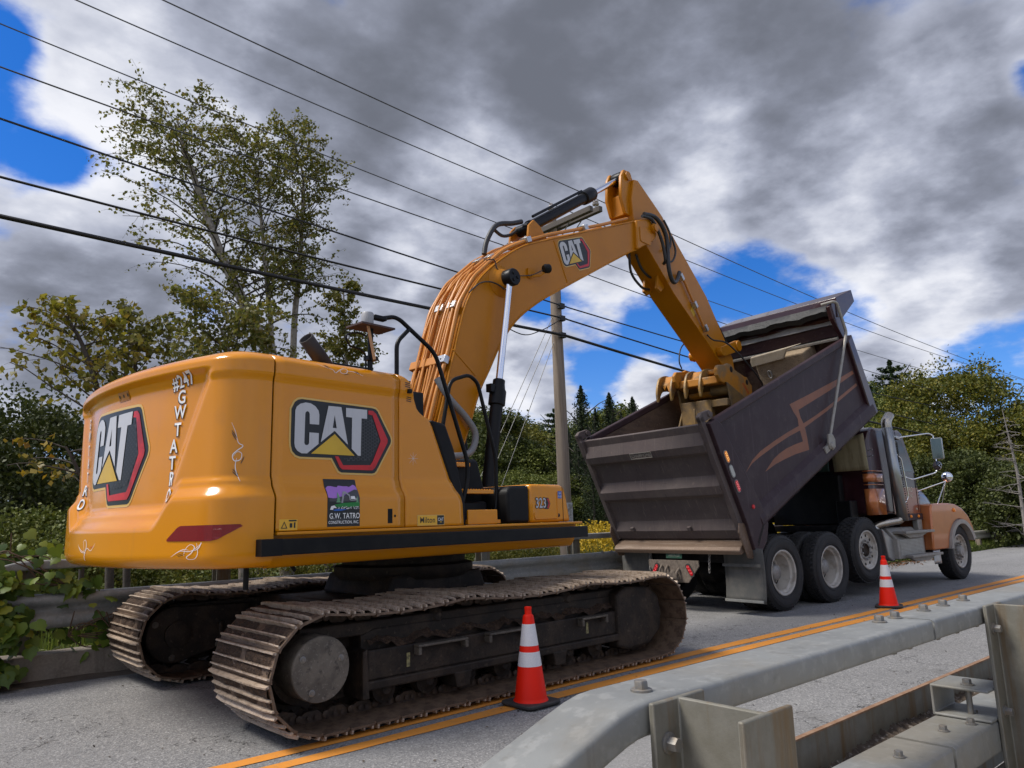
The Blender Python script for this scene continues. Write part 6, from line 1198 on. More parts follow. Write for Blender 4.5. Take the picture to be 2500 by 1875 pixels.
b = MB(); b.lathe([(.06, 0), (.065, .03), (.05, .075), (.0, .095)], 18, (3.55, .55, 2.86), (0, 0, 1)); b.lathe([(.05, 0), (.05, .5), (.07, .52)], 16, (3.72, .7, 2.95), (1, 0, 0)); b.obj('roof_beacon', M['white'], cab, smooth=40)
b = MB(); b.box(3.5, 3.7, .2, .5, 2.70, 2.78); b.obj('work_light', M['black'], cab, smooth=0, bevel=.02)
# hood, fender, air cleaner
b = MB(); hs = [(5.0, 2.00, .62), (5.4, 1.98, .60), (6.0, 1.93, .60), (6.6, 1.84, .64), (6.95, 1.70, .70)]; vs = []; n = 18
for x, z, y in hs:
    for j in range(n): a = pi*j/(n-1); vs.append((x, 1.25-(1.25-y)*np.sign(cos(a))*abs(cos(a))**.35, .95+(z-.95)*abs(sin(a))**.35))
b.add(vs, [(i*n+j, i*n+n+j, i*n+n+j+1, i*n+j+1) for i in range(len(hs)-1) for j in range(n-1)]+[tuple((len(hs)-1)*n+j for j in range(n))]); hood = b.obj('hood', mat('hood_maroon', (.055, .018, .014), .28, .1, coat=.5), trk, smooth=50)
for s, y0 in ((-1, -.05), (1, 2.55)):
    arch = [(5.62+.0, .62)]+[(6.33-.66*cos(R(a)), .50+.66*sin(R(a))) for a in range(10, 166, 8)]
    outer = [(6.99, .84), (6.94, 1.02), (6.78, 1.22), (6.5, 1.38), (6.2, 1.455), (5.9, 1.475), (5.3, 1.475), (5.12, 1.46), (5.07, 1.38), (4.99, .62)]
    b = MB(); ya, yb = sorted((y0, y0-s*.60)); b.prism(arch+outer, ya, yb, lambda u, v, d: Vector((u, d, v))); fd = b.obj('fender', M['copper'], trk, smooth=30, bevel=.05, seg=3)
    rimo = [(5.70, .62)]+[(6.33-.655*cos(R(a)), .50+.655*sin(R(a))) for a in range(10, 160, 6)]; rimi = [(5.82, .62)]+[(6.33-.545*cos(R(a)), .50+.575*sin(R(a))) for a in range(12, 160, 6)]
    b = MB(); ya, yb = sorted((y0+s*.035, y0-s*.10)); b.prism([(5.66, .615)]+rimo[1:]+rimi[::-1], ya, yb, lambda u, v, d: Vector((u, d, v))); b.obj('fender_lip', mat('grey_fender_rubber', (.36, .33, .29), .6, 0, var=(6, .6, (.26, .235, .20))), fd, smooth=30, bevel=.012)
    b = MB(); b.lathe([(.045, 0), (.035, .02), (.0, .03)], 16, (6.10, y0+s*.002, 1.34), (0, s, .3)); b.obj('side_marker', M['amb'], fd, smooth=40)
    b = MB(); b.grid(6, 6, lambda u, v: Vector((5.05+.03*v+.30*u, y0-s*(.04+.02*v), .36+.27*v))); o = b.obj('splash_flap', M['alu'], fd, smooth=40); o.modifiers.new('thick', 'SOLIDIFY').thickness = .008
b = MB(); b.lathe([(.0, 0), (.16, .005), (.17, .03), (.17, .55), (.15, .58), (.0, .60)], 26, (5.17, .42, 1.47), (0, 0, 1)); b.obj('air_cleaner', M['alu'], trk, smooth=40)
b = MB()
for k in range(7): b.box(5.10, 5.36, .245, .255, 1.58+.055*k, 1.595+.055*k)
b.obj('air_cleaner_slots', M['seam'], trk, smooth=0)
b = MB(); b.lathe([(.175, .05), (.178, .06), (.178, .085), (.175, .09)], 26, (5.17, .42, 1.42), (0, 0, 1)); b.obj('cleaner_band', M['copper'], trk, smooth=40)
# exhaust stack with heat shield
SX = lambda z: 3.92-.12*(z-1.18)
b = MB(); b.tube(smooth_path([(3.45, .35, .92), (3.52, .28, 1.10), (3.70, .12, 1.16), (3.88, -.02, 1.22), (SX(1.5), -.03, 1.5)], 6)+[(SX(2.7), -.03, 2.7)], .062, 18); b.tube(smooth_path([(SX(2.68), -.03, 2.68), (SX(2.86), -.03, 2.86), (SX(2.9)+.03, -.03, 2.96), (SX(2.9)+.17, -.03, 3.07)], 6), .085, 20, caps=False); ex_ = b.obj('exhaust_stack', mat('heat_tinted_chrome', (.46, .42, .36), .25, .9, var=(5, .5, (.30, .25, .19))), trk, smooth=60)
b = MB(); vs = []; n = 12
for z in (1.18, 2.84):
    for j in range(n): a = R(60-240*j/(n-1)); vs.append((SX(z)+.092*sin(a)*1.0, -.03-.092*cos(a), z))
b.add(vs, [(j, j+1, n+j+1, n+j) for j in range(n-1)]); o = b.obj('heat_shield', mat('brushed_shield', (.36, .37, .36), .3, .85, var=(6, .4, (.26, .26, .25))), ex_, smooth=60); o.modifiers.new('thick', 'SOLIDIFY').thickness = .004
b = MB()
for k in range(40): z = 1.25+.040*k; b.box(SX(z)+.045, SX(z)+.07, -.128, -.118, z, z+.020)
b.obj('shield_slots', M['seam'], ex_, smooth=0)
b = MB(); b.lathe([(.075, 0), (.075, .05)], 18, (3.50, .30, 1.04), (.4, -.3, .8)); b.obj('pipe_clamp', M['clamp'], ex_, smooth=40)
# battery box with steps
b = MB(); b.prism([(3.38, 1.06), (3.78, .84), (3.78, .52), (3.66, .49), (3.52, .55)], .10, .75, lambda u, v, d: Vector((u, d, v))); b.obj('step_box_end', M['alu'], trk, smooth=0, bevel=.02)
b = MB(); b.prism([(.02, .52), (.02, .86), (.20, 1.06), (.75, 1.06), (.75, .52)], 3.72, 4.75, lambda u, v, d: Vector((d, u, v))); bx_ = b.obj('battery_box', M['alud'], trk, smooth=0, bevel=.015)
b = MB()
for k in range(13): b.box(3.80, 4.70, .012, .0195, .545+.024*k, .556+.024*k)
b.obj('tread_plate', M['alu'], bx_, smooth=0)
for x0, x1, z in ((3.78, 4.95, .955), (3.95, 5.20, .535)):
    b = MB(); b.box(x0, x1, -.12, .12, z, z+.045); b.prism([(x0+.05, z), (x0+.3, z-.08), (x1-.4, z-.08), (x1-.1, z)], -.04, .02, lambda u, v, d: Vector((u, d, v))); b.obj('cab_step', M['alud'], bx_, smooth=0, bevel=.008)
b = MB(); b.box(4.80, 4.98, .10, .20, .55, 1.20); b.obj('cab_bracket', M['alud'], trk, smooth=0, bevel=.01)
b = MB(); b.lathe([(.0, 0), (.30, .01), (.31, .04), (.31, 1.1), (.0, 1.12)], 28, (3.6, 2.12, .72), (1, 0, 0)); b.obj('fuel_tank', M['alu'], trk, smooth=40)
b = MB(); b.box(3.2, 3.4, .3, .5, .5, 1.0); b.tube(smooth_path([(3.3, .25, .9), (3.36, .2, .75), (3.32, .22, .62), (3.42, .25, .5)], 5), .02, 6); b.obj('air_tank', M['framek'], trk, smooth=40)
# mirrors
b = MB(); b.tube(round_path([(4.35, .10, 2.70), (4.98, -.22, 2.78), (5.06, -.26, 2.74), (5.06, -.26, 2.70)], .07, 5), .012, 8); b.tube(round_path([(4.52, .10, 1.97), (4.62, .02, 1.92), (5.02, -.24, 2.04), (5.06, -.26, 2.10), (5.06, -.26, 2.72)], .06, 5), .012, 8); b.obj('mirror_arm', M['chrome'], trk, smooth=60)
T = Matrix.Translation((5.08, -.30, 2.49)) @ Matrix.Rotation(R(12), 4, 'Z')
b = MB(); b.box(-.03, .05, -.095, .095, -.20, .20, T); mm_ = b.obj('side_mirror', M['alu'], trk, smooth=30, bevel=.02); b = MB(); b.box(-.035, -.031, -.085, .085, -.19, .19, T); b.obj('mirror_glass', mat('mirror_face', (.10, .12, .11), .06, .6), mm_, smooth=0)
b = MB(); b.lathe([(.0, .05), (.06, .04), (.085, .0), (.085, -.01), (.0, -.025)], 24, (5.04, -.28, 2.17), (1, -.2, 0)); b.obj('convex_mirror', M['mirrorc'], trk, smooth=50)
b = MB(); b.lathe([(.0, .05), (.06, .042), (.095, .01), (.10, -.005), (.07, -.03), (.0, -.04)], 26, (5.92, -.08, 1.98), (-1, -.35, 0)); fm = b.obj('fender_mirror', M['mirrorc'], trk, smooth=50)
b = MB(); b.tube([(5.90, -.06, 1.90), (5.52, .35, 1.72)], .011, 6); b.tube([(5.90, -.05, 1.90), (5.72, .08, 1.47)], .009, 6); b.tube([(5.90, -.05, 1.90), (5.86, .05, 1.48)], .006, 6); b.obj('mirror_bracket', M['chrome'], fm, smooth=60)
# far-side rear fender and lamp seen under the body
b = MB(); pr = [(2.66+.66*cos(R(a)), .74+.66*sin(R(a))) for a in range(20, 161, 10)]; b.prism(pr+[(2.66+.60*cos(R(a)), .74+.60*sin(R(a))) for a in range(160, 19, -10)], 2.08, 2.5, lambda u, v, d: Vector((u, d, v))); ff = b.obj('wheel_guard', M['framek'], trk, smooth=40)
b = MB(); b.lathe([(.05, 0), (.045, .02)], 18, (2.05, 2.30, 1.06), (-1, 0, 0)); b.obj('marker_light', M['redl'], trk, smooth=40)
b = MB(); b.box(2.0, 2.05, 1.95, 2.5, .92, 1.18); b.obj('light_bracket', M['framek'], trk, smooth=0, bevel=.01)
# ------------------------------------------------------------------ traffic cones
def cone(loc, rz, label):
    o = empty('traffic_cone', loc, rz, label, 'traffic cone', 'orange traffic cones on the centre line')
    b = MB(); b.lathe([(.138, .030), (.132, .045), (.1265, .052), (.124, .06), (.042, .655), (.040, .66), (.034, .668), (.0275, .672), (.026, .705), (.0285, .708), (.0285, .725), (.021, .728), (.0, .728)], 40, (0, 0, 0), (0, 0, 1)); b.obj('cone_body', M['cone'], o, smooth=35)
    rr = lambda z: .124-(z-.06)*(.082/.595)+.0015
    for z0, z1 in ((.29, .395), (.44, .60)):
        b = MB(); b.lathe([(rr(z0), z0), (rr(z1), z1)], 40, (0, 0, 0), (0, 0, 1), caps=False); c = b.obj('reflective_collar', M['conew'], o, smooth=60)
    b = MB(); pr = rrect(-.178, .178, -.178, .178, .06, 6); b.prism(pr, .010, .036, lambda u, v, d: Vector((u, v, d))); 
    bs = b.obj('cone_base', M['rubber'], o, smooth=30, bevel=.008)
    b = MB()
    for k in range(12): a = 2*pi*k/12; b.box(.15*cos(a)-.015, .15*cos(a)+.015, .15*sin(a)-.015, .15*sin(a)+.015, .0, .0098)
    b.obj('base_feet', M['rubber'], bs, smooth=0)
    return o
cone((4.01, 4.49, 0), R(2), 'orange traffic cone with two white bands in front of the excavator track')
cone((11.30, 4.83, 0), R(20), 'orange traffic cone with two white bands beside the raised truck wheel')
# ------------------------------------------------------------------ foliage
def fast_mesh(name, V, F, mt, parent=None, smooth=False):
    me = bpy.data.meshes.new(name); V = np.asarray(V, np.float32); F = np.asarray(F, np.int32)
    me.vertices.add(len(V)); me.vertices.foreach_set('co', V.ravel()); k = F.shape[1]
    me.loops.add(F.size); me.loops.foreach_set('vertex_index', F.ravel()); me.polygons.add(len(F)); me.polygons.foreach_set('loop_start', np.arange(0, F.size, k, dtype=np.int32))
    if smooth: me.polygons.foreach_set('use_smooth', np.ones(len(F), bool))
    me.update(calc_edges=True); me.materials.append(mt); o = bpy.data.objects.new(name, me); COL.objects.link(o)
    if parent is not None: o.parent = parent
    return o
def leaf_mat(name, cols, rough=.55, transl=.25):
    m = mat(name, cols[0], rough, 0, island=cols, spec=.35); t = m.node_tree; b = t.nodes['Principled BSDF']
    src = b.inputs['Base Color'].links[0].from_socket; tr = nd(t, 'ShaderNodeBsdfTranslucent'); mx_ = nd(t, 'ShaderNodeMixShader'); mx_.inputs[0].default_value = transl
    t.links.new(src, tr.inputs[0]); t.links.new(b.outputs[0], mx_.inputs[1]); t.links.new(tr.outputs[0], mx_.inputs[2]); t.links.new(mx_.outputs[0], t.nodes['Material Output'].inputs[0])
    return m
LM = dict(
 birch=leaf_mat('birch_leaves', [(.085, .098, .016), (.14, .15, .026), (.22, .20, .04), (.18, .14, .03)], .5, .45),
 dark=leaf_mat('dark_leaves', [(.028, .040, .008), (.052, .068, .012), (.088, .10, .018), (.038, .052, .010)], .6, .2),
 mid=leaf_mat('forest_leaves', [(.060, .082, .011), (.105, .128, .018), (.16, .17, .028), (.078, .102, .015)], .6, .2),
 olive=leaf_mat('olive_leaves', [(.080, .088, .012), (.135, .132, .020), (.20, .178, .026), (.10, .105, .015)], .6, .25),
 maple=leaf_mat('maple_leaves', [(.045, .060, .008), (.090, .102, .012), (.155, .15, .018), (.215, .18, .022)], .55, .25),
 pine=leaf_mat('pine_needles', [(.020, .040, .014), (.038, .066, .022), (.060, .090, .030)], .6, .1),
 spruce=leaf_mat('spruce_needles', [(.014, .026, .009), (.026, .042, .014), (.042, .058, .018)], .65, .1),
 yellow=leaf_mat('turning_leaves', [(.10, .10, .015), (.22, .17, .02), (.34, .23, .02), (.26, .12, .015)], .5, .35),
 ytree=leaf_mat('young_tree_leaves', [(.13, .135, .015), (.20, .19, .022), (.30, .25, .03), (.17, .115, .02)], .5, .45),
 vine=leaf_mat('vine_leaves', [(.040, .078, .009), (.075, .125, .015), (.14, .19, .022), (.26, .27, .03)], .45, .3),
 gold=leaf_mat('goldenrod_flowers', [(.42, .27, .01), (.55, .36, .015), (.33, .24, .02)], .7, .2),
 stem=leaf_mat('field_stems', [(.10, .13, .03), (.15, .17, .04), (.07, .10, .022)], .7, .2),
 blade=leaf_mat('grass_blades', [(.09, .14, .018), (.16, .21, .03), (.24, .27, .05)], .6, .3))
BK = dict(birch=mat('birch_bark', (.36, .32, .27), .8, 0, var=[(9, .8, (.14, .11, .085), .45, .62), (3, .4, (.24, .20, .16))], streak=((6, 6, 40), .6, (.05, .04, .035), .58, .66)),
          dark=mat('dark_bark', (.055, .045, .036), .9, 0, var=(14, .6, (.10, .085, .07))), grey=mat('dead_wood', (.26, .235, .21), .85, 0, var=(16, .6, (.15, .13, .115))))
def rquads(P, size, rs, up=.0, aspect=.7, jit=.35):
    """a small four-sided leaf at every point of P"""
    n = len(P); d = rs.normal(size=(n, 3)); d[:, 2] += up; d /= np.linalg.norm(d, axis=1)[:, None]
    a = rs.normal(size=(n, 3)); a -= d*(a*d).sum(1)[:, None]; a /= np.linalg.norm(a, axis=1)[:, None]; b_ = np.cross(d, a)
    s = size*(1+jit*rs.uniform(-1, 1, n))[:, None]
    V = np.stack([P-a*s*.5, P+b_*s*.5*aspect+d*s*.08, P+a*s*.5, P-b_*s*.5*aspect+d*s*.08], 1).reshape(-1, 3)
    return V, np.arange(4*n).reshape(-1, 4)
def pt(px, py, dist):
    d = skydir(px, py); h = math.hypot(d.x, d.y); return Vector((d.x/h*dist, d.y/h*dist, CAM_H+d.z/h*dist))
def grow_tree(name, trunk, r0, seed, nbr, length, label, lmat, leaf=.06, twigs=9, per=9, start=.25, droop=.5, rise=.8, group=None, bark='birch', r1=.012, spread=1.0, cat='tree'):
    """a tree grown along the trunk points: limbs, twigs that droop, single leaves along the twigs"""
    rg = random.Random(seed); rs = np.random.RandomState(seed); T = smooth_path(trunk, 6); n = len(T); base = T[0]
    o = empty(name, base, 0, label, cat, group)
    b = MB(); b.tube([p-base for p in T], [r0*(1-i/(n-1))**.8+r1 for i in range(n)], 10); tr = b.obj('trunk', BK[bark], o, smooth=60)
    lb = MB(); LP = []
    for k in range(nbr):
        f = start+(1-start)*((k+rg.random())/nbr); i = min(n-2, int(f*(n-1))); p = T[i].lerp(T[i+1], f*(n-1)-i)
        az = k*2.4+rg.uniform(-.5, .5); L_ = length(f)*rg.uniform(.75, 1.2); h = Vector((cos(az)*spread, sin(az)*spread, 0)); el = rise*(1.0-.35*f)*rg.uniform(.7, 1.2)
        pts = [p]; d = (h+Vector((0, 0, el))).normalized()
        for s in range(7):
            d = (d+Vector((rg.uniform(-.16, .16), rg.uniform(-.16, .16), rg.uniform(-.1, .1)-droop*.10*s*.5))).normalized(); pts.append(pts[-1]+d*L_/7)
        rr = max(.005, r0*.17*(1-f)+.006)
        lb.tube([q-base for q in pts], [rr*(1-s/8)+.0035 for s in range(8)], 4, caps=False)
        for s in range(twigs):
            t = .22+.78*(s+rg.random())/twigs; ii = min(6, int(t*7)); q = pts[ii].lerp(pts[ii+1], t*7-ii); td = ((pts[ii+1]-pts[ii]).normalized()*.7+Vector((rg.uniform(-1, 1), rg.uniform(-1, 1), rg.uniform(-.4, .7)))).normalized()
            tl = L_*.30*rg.uniform(.6, 1.2); tp = [q]
            for u in range(5):
                td = (td+Vector((rg.uniform(-.2, .2), rg.uniform(-.2, .2), -droop*.26))).normalized(); tp.append(tp[-1]+td*tl/5)
            lb.tube([w-base for w in tp], [.004, .0035, .003, .0025, .002, .002], 3, caps=False)
            for w in range(per):
                u = rg.uniform(.25, 1)*5; ui = min(4, int(u)); c = tp[ui].lerp(tp[ui+1], u-ui)-base; LP.append((c.x+rg.gauss(0, .045), c.y+rg.gauss(0, .045), c.z-abs(rg.gauss(0, .05))))
    lb.obj('branches', BK[bark if bark != 'birch' else 'dark'], o, smooth=60, fix=False)
    V, F = rquads(np.array(LP), leaf, rs, 0, .75); fast_mesh('foliage', V, F, LM[lmat], o)
    return o
# the two birches and their smaller neighbours behind the excavator
G = 'trees growing behind the left railing'
grow_tree('birch_tree', [Vector((*polar(715, 17).xy, -.6)), pt(664, 900, 17), pt(640, 832, 17), pt(591, 732, 17), pt(548, 640, 17.1), pt(499, 510, 17.2), pt(467, 412, 17.2), pt(450, 370, 17.2), pt(432, 290, 17.2)], .15, 11, 74, lambda f: 2.35*(1-abs(f-.55)*.95), 'large leaning birch with thin yellowing leaves behind the counterweight', 'birch', .078, 12, 11, .28, .55, .85, G, spread=1.0)
grow_tree('birch_tree', [Vector((*polar(712, 18).xy, -.6)), pt(716, 860, 18), pt(727, 700, 18), pt(735, 590, 18), pt(740, 488, 18), pt(738, 420, 18), pt(714, 330, 18)], .075, 12, 66, lambda f: 1.35*(1.05-abs(f-.66)*1.35), 'straight slim birch with pale trunk, right of the leaning birch', 'birch', .075, 9, 11, .28, .3, 1.25, G)
grow_tree('birch_tree', [Vector((*polar(655, 17.6).xy, -.6)), pt(662, 860, 17.6), pt(652, 700, 17.6), pt(640, 560, 17.6), pt(630, 450, 17.6), pt(615, 350, 17.6)], .06, 18, 52, lambda f: 1.5*(1.05-abs(f-.6)*1.2), 'slender birch between the leaning birch and the straight pale one', 'birch', .075, 9, 11, .30, .35, 1.1, G)
grow_tree('birch_tree', [Vector((*polar(850, 19).xy, -.6)), pt(846, 950, 19), pt(845, 850, 19), pt(838, 700, 19)], .06, 13, 30, lambda f: 1.15*(1.1-f*.7), 'small birch rising behind the exhaust pipe and satellite receiver', 'birch', .08, 10, 14, .35, .4, 1.0, G)
grow_tree('birch_tree', [Vector((*polar(600, 15).xy, -.6)), pt(590, 1000, 15), pt(560, 860, 15), pt(520, 760, 15)], .06, 14, 34, lambda f: 1.7*(1.1-f*.5), 'low spreading birch just above the excavator hood', 'birch', .08, 12, 14, .3, .5, .8, G)
grow_tree('young_tree', [Vector((*polar(290, 11).xy, -.6)), pt(268, 1100, 11), pt(240, 960, 11), pt(200, 840, 11), pt(160, 770, 11)], .045, 15, 26, lambda f: 1.5*(1.1-f*.75), 'young tree with large yellow-green leaves beside the counterweight', 'ytree', .090, 7, 7, .28, .35, .9, G, bark='dark')
grow_tree('young_tree', [Vector((*polar(330, 11.6).xy, -.6)), pt(315, 1050, 11.6), pt(330, 900, 11.6), pt(315, 800, 11.6)], .04, 16, 24, lambda f: 1.2*(1.1-f*.7), 'young tree with small olive leaves above the rear of the counterweight', 'olive', .08, 8, 8, .3, .3, .9, G, bark='dark')
grow_tree('sapling', [Vector((*polar(215, 9.8).xy, -.5)), pt(205, 1230, 9.8), pt(190, 1150, 9.8), pt(160, 1090, 9.8)], .02, 17, 10, lambda f: .75, 'thin sapling with orange and yellow leaves left of the counterweight', 'yellow', .085, 4, 4, .3, .6, .5, G, bark='dark')
def crown_mesh(name, seed, rx, rz, ncl, per, leaf, lmat, ragged=.32, up=.35, hollow=.55, base=.0):
    """a broad crown of rounded boughs: each bough is a lobe carrying clumps of leaves on its outer side"""
    rs = np.random.RandomState(seed); nl = 16; ctr = np.array([0, 0, rz*.75+base]); L0 = []
    for i in range(nl):
        f = (i+.5)/nl; z = 1-1.75*f; a = i*2.39996+rs.uniform(-.3, .3); q = sqrt(max(0, 1-z*z)); k = rs.uniform(.50, .74); L0.append((cos(a)*q*k*rx, sin(a)*q*k*rx, z*k*rz*(1.15 if z > .5 else 1.0)))
    L0 = np.array(L0); lr = rs.uniform(.30, .50, nl)*rx
    li = rs.randint(0, nl, ncl); d = rs.normal(size=(ncl, 3)); d /= np.linalg.norm(d, axis=1)[:, None]; o = L0[li]/np.array([rx, rx, rz]); d += o*1.1+np.array([0, 0, .25]); d /= np.linalg.norm(d, axis=1)[:, None]
    C = L0[li]+d*(lr[li]*rs.uniform(.55, 1.08, ncl))[:, None]*np.array([1, 1, .85])+ctr
    far = rs.uniform(0, 1, ncl) < ragged*.22; C[far] += d[far]*rs.uniform(.1, .35, far.sum())[:, None]*rx*.5
    cs = rs.uniform(.055, .13, ncl)*rx
    P = np.repeat(C, per, 0)+rs.normal(size=(ncl*per, 3))*np.repeat(cs, per)[:, None]*np.array([1, 1, .6])
    V, F = rquads(P, leaf, rs, up, .75); return fast_mesh(name, V, F, LM[lmat])
def conifer_mesh(name, seed, h, r, layers, br, lmat, seg=9, leaf=.20, pine=False):
    rs = np.random.RandomState(seed); P = []
    for i in range(layers):
        t = i/(layers-1); z = h*(.10+.90*t); rad = r*((1-t)**(.75 if not pine else .55)+.03)*(rs.uniform(.8, 1.15))*(1 if not pine or t > .25 else .75)
        for k in range(br):
            a = 2*pi*(k+rs.uniform(0, 1))/br; L_ = rad*rs.uniform(.65, 1.15)
            for s in range(seg):
                u = (s+rs.uniform(0, 1))/seg; zz = z+(-.22*L_*u+.10*L_*u*u if not pine else .16*L_*u)+rs.normal()*.05
                w = (.10+.16*u)*L_*.55
                P.append((cos(a)*L_*u+rs.normal()*w*.4, sin(a)*L_*u+rs.normal()*w*.4, zz+rs.normal()*.06))
    V, F = rquads(np.array(P), leaf, rs, .9 if pine else .2, .45 if not pine else .6); return fast_mesh(name, V, F, LM[lmat])
def protos():
    D = {}
    for k, (sd, lm) in enumerate(((21, 'mid'), (22, 'olive'), (23, 'dark'), (24, 'mid'))): D['leafy%d' % k] = crown_mesh('crown', sd, 3.3, 4.2, 420, 55, .17, lm, base=.8, ragged=.6)
    D['spruce0'] = conifer_mesh('crown', 31, 12, 2.3, 60, 11, 'spruce', 12, .17); D['spruce1'] = conifer_mesh('crown', 32, 12, 1.7, 64, 9, 'spruce', 10, .17)
    D['pine0'] = conifer_mesh('crown', 33, 12, 3.6, 20, 10, 'pine', 60, .20, True)
    return D
PROTO = protos(); TRK = {}
def trunk_mesh(h, r, seed):
    rg = random.Random(seed); b = MB(); b.tube([(0, 0, -1), (rg.uniform(-.1, .1), rg.uniform(-.1, .1), h*.4), (rg.uniform(-.2, .2), rg.uniform(-.2, .2), h)], [r, r*.75, r*.2], 7)
    for k in range(7):
        a = k*2.4; z = h*(.35+.08*k); b.tube([(0, 0, z), (cos(a)*h*.10, sin(a)*h*.10, z+h*.10), (cos(a)*h*.2, sin(a)*h*.2, z+h*.16)], [r*.35, r*.2, r*.08], 5)
    return b.obj('trunk', BK['dark'], None, smooth=60)
TRUNK = {'leafy': trunk_mesh(6.5, .20, 1), 'spruce': trunk_mesh(11.5, .17, 2), 'pine': trunk_mesh(11.5, .24, 3)}
used = set()
def plant(kind, px, dist, h, label, group, wide=1.0, rz=None, name=None):
    """copy a crown and trunk to a place given by bearing and distance"""
    p = polar(px, dist); z = terr(p.x, p.y); hp = {'l': 8.0, 's': 12.0, 'p': 12.0}[kind[0]]; s = h/hp
    o = empty(name or {'l': 'leafy_tree', 's': 'spruce_tree', 'p': 'pine_tree'}[kind[0]], (p.x, p.y, z), rz if rz is not None else px*.37+dist, label, 'tree', group); o.scale = (s*wide, s*wide, s)
    for src, nm in ((PROTO[kind], 'crown'), (TRUNK[kind.rstrip('0123456789')], 'trunk')):
        if src.name in used: c = src.copy(); COL.objects.link(c); c.name = nm
        else: c = src; used.add(src.name)
        c.parent = o
    return o
rg = random.Random(77)
FOREST = 'trees of the wooded hillside beyond the field'
# wooded hillside, row behind row
for dist, k0, n_, hh in ((46, 0, 15, 6.0), (56, .5, 16, 8.2), (68, .2, 16, 11.0), (82, .7, 16, 12.4)):
    for i in range(n_):
        px = 820+(2480-820)*(i+k0+rg.uniform(-.25, .25))/n_
        if dist == 46 and 1380 < px < 1640: continue
        kind = ('leafy0', 'leafy1', 'leafy3', 'leafy2')[rg.randrange(4)] if rg.random() < .8 else 'pine0'
        h = hh*rg.uniform(.74, 1.10)*(1.12 if kind == 'pine0' else 1)*(.55 if px > 2180 else 1)
        plant(kind, px, dist+rg.uniform(-3, 3), h, {'leafy0': 'mid-green broadleaf tree of the hillside wood', 'leafy3': 'mid-green broadleaf tree of the hillside wood', 'leafy1': 'yellowish olive broadleaf tree of the hillside wood', 'leafy2': 'dark green broadleaf tree of the hillside wood', 'pine0': 'dark pine rising among the broadleaf hillside wood'}[kind], FOREST, rg.uniform(1.0, 1.35))
for px, d, h, kd in ((1432, 52, 10.6, 'spruce0'), (1395, 50, 7.4, 'spruce0'), (1466, 54, 9.2, 'spruce1'), (1502, 52, 10.0, 'spruce0'), (1530, 55, 9.0, 'spruce1'), (1560, 52, 9.6, 'spruce0'), (1418, 47, 6.8, 'spruce1'), (1480, 46, 6.5, 'spruce0'), (1450, 45, 5.5, 'spruce0'), (1590, 54, 8.6, 'spruce1'), (1378, 47, 5.8, 'spruce1'), (1520, 45, 6.0, 'spruce1')):
    plant(kd, px, d, h, 'dark pointed spruce in the clump between the pole and the tipped body', 'spruces between the pole and the truck body', 1.25)
for px, d, h in ((2215, 56, 11.2), (2160, 58, 9.8), (2290, 60, 10.6)): plant('pine0', px, d, h, {2215: 'tall white pine with layered branches behind the truck cab', 2160: 'shorter pine half hidden by the raised dump body', 2290: 'pine half hidden behind the broad yellow-green tree'}[px], 'pines behind the truck cab', 1.15)
# big broadleaf trees by the road on the right
def big_tree(px, dist, rx, rz, seed, lm, label, ncl=300, leaf=.22, base=.4, nm='broadleaf_tree', per=90):
    p = polar(px, dist); o = empty(nm, (p.x, p.y, terr(p.x, p.y)), seed*1.3, label, 'tree', 'broad trees along the right of the road')
    c = crown_mesh('crown', seed, rx, rz, ncl, per, leaf*.58, lm, ragged=.7, base=base); c.parent = o; t = trunk_mesh(rz*1.2, .22, seed); t.parent = o; return o
big_tree(2365, 40, 3.3, 4.35, 41, 'maple', 'tallest broad yellow-green tree behind the truck hood', 420, .21, .9)
big_tree(2275, 37, 1.9, 2.4, 42, 'maple', 'lower yellow-green tree directly behind the truck mirror', 300, .19, .3)
big_tree(2490, 38, 2.5, 2.95, 43, 'maple', 'green broad tree near the right edge behind the bare dead tree', 320, .20, .3)
big_tree(2550, 42, 2.8, 3.0, 44, 'olive', 'olive broad tree cut by the right edge of the picture', 320, .22, .5)
big_tree(2420, 33, 1.7, 1.9, 45, 'dark', 'dark shrubby tree above the guardrail behind the front wheel', 220, .17, .1)
big_tree(2330, 34, 1.7, 2.0, 46, 'dark', 'dark shrubby tree behind the truck fender', 220, .17, .1)
big_tree(2500, 31, 1.5, 1.5, 47, 'dark', 'dark low shrubby tree behind the dead branches', 200, .16, .1)
# dead tree
p = polar(2492, 29); o = empty('dead_tree', (p.x, p.y, terr(p.x, p.y)), 0, 'bare grey dead tree with many thin branches at the right edge', 'tree'); b = MB(); rg2 = random.Random(9)
b.tube([(0, 0, -.2), (.1, 0, 2.5), (-.1, .1, 4.6)], [.06, .045, .008], 7)
for k in range(44):
    z = .5+3.9*rg2.random(); a = rg2.uniform(0, 2*pi); L_ = 1.7*(1-z/5.4)*rg2.uniform(.5, 1.1); q = Vector((0, 0, z)); d = Vector((cos(a), sin(a), rg2.uniform(-.1, .35))).normalized(); pts = [q]
    for s in range(5): d = (d+Vector((rg2.uniform(-.2, .2), rg2.uniform(-.2, .2), rg2.uniform(-.18, .12)))).normalized(); pts.append(pts[-1]+d*L_/5)
    b.tube(pts, [.014, .011, .008, .006, .005, .003], 4, caps=False)
    for s in range(3): e_ = pts[2+s]; dd = (d+Vector((rg2.uniform(-1, 1), rg2.uniform(-1, 1), rg2.uniform(-.3, .6)))).normalized(); b.tube([e_, e_+dd*L_*.18, e_+dd*L_*.34+Vector((0, 0, -.03))], [.006, .004, .002], 3, caps=False)
b.obj('trunk', BK['grey'], o, smooth=60, fix=False)
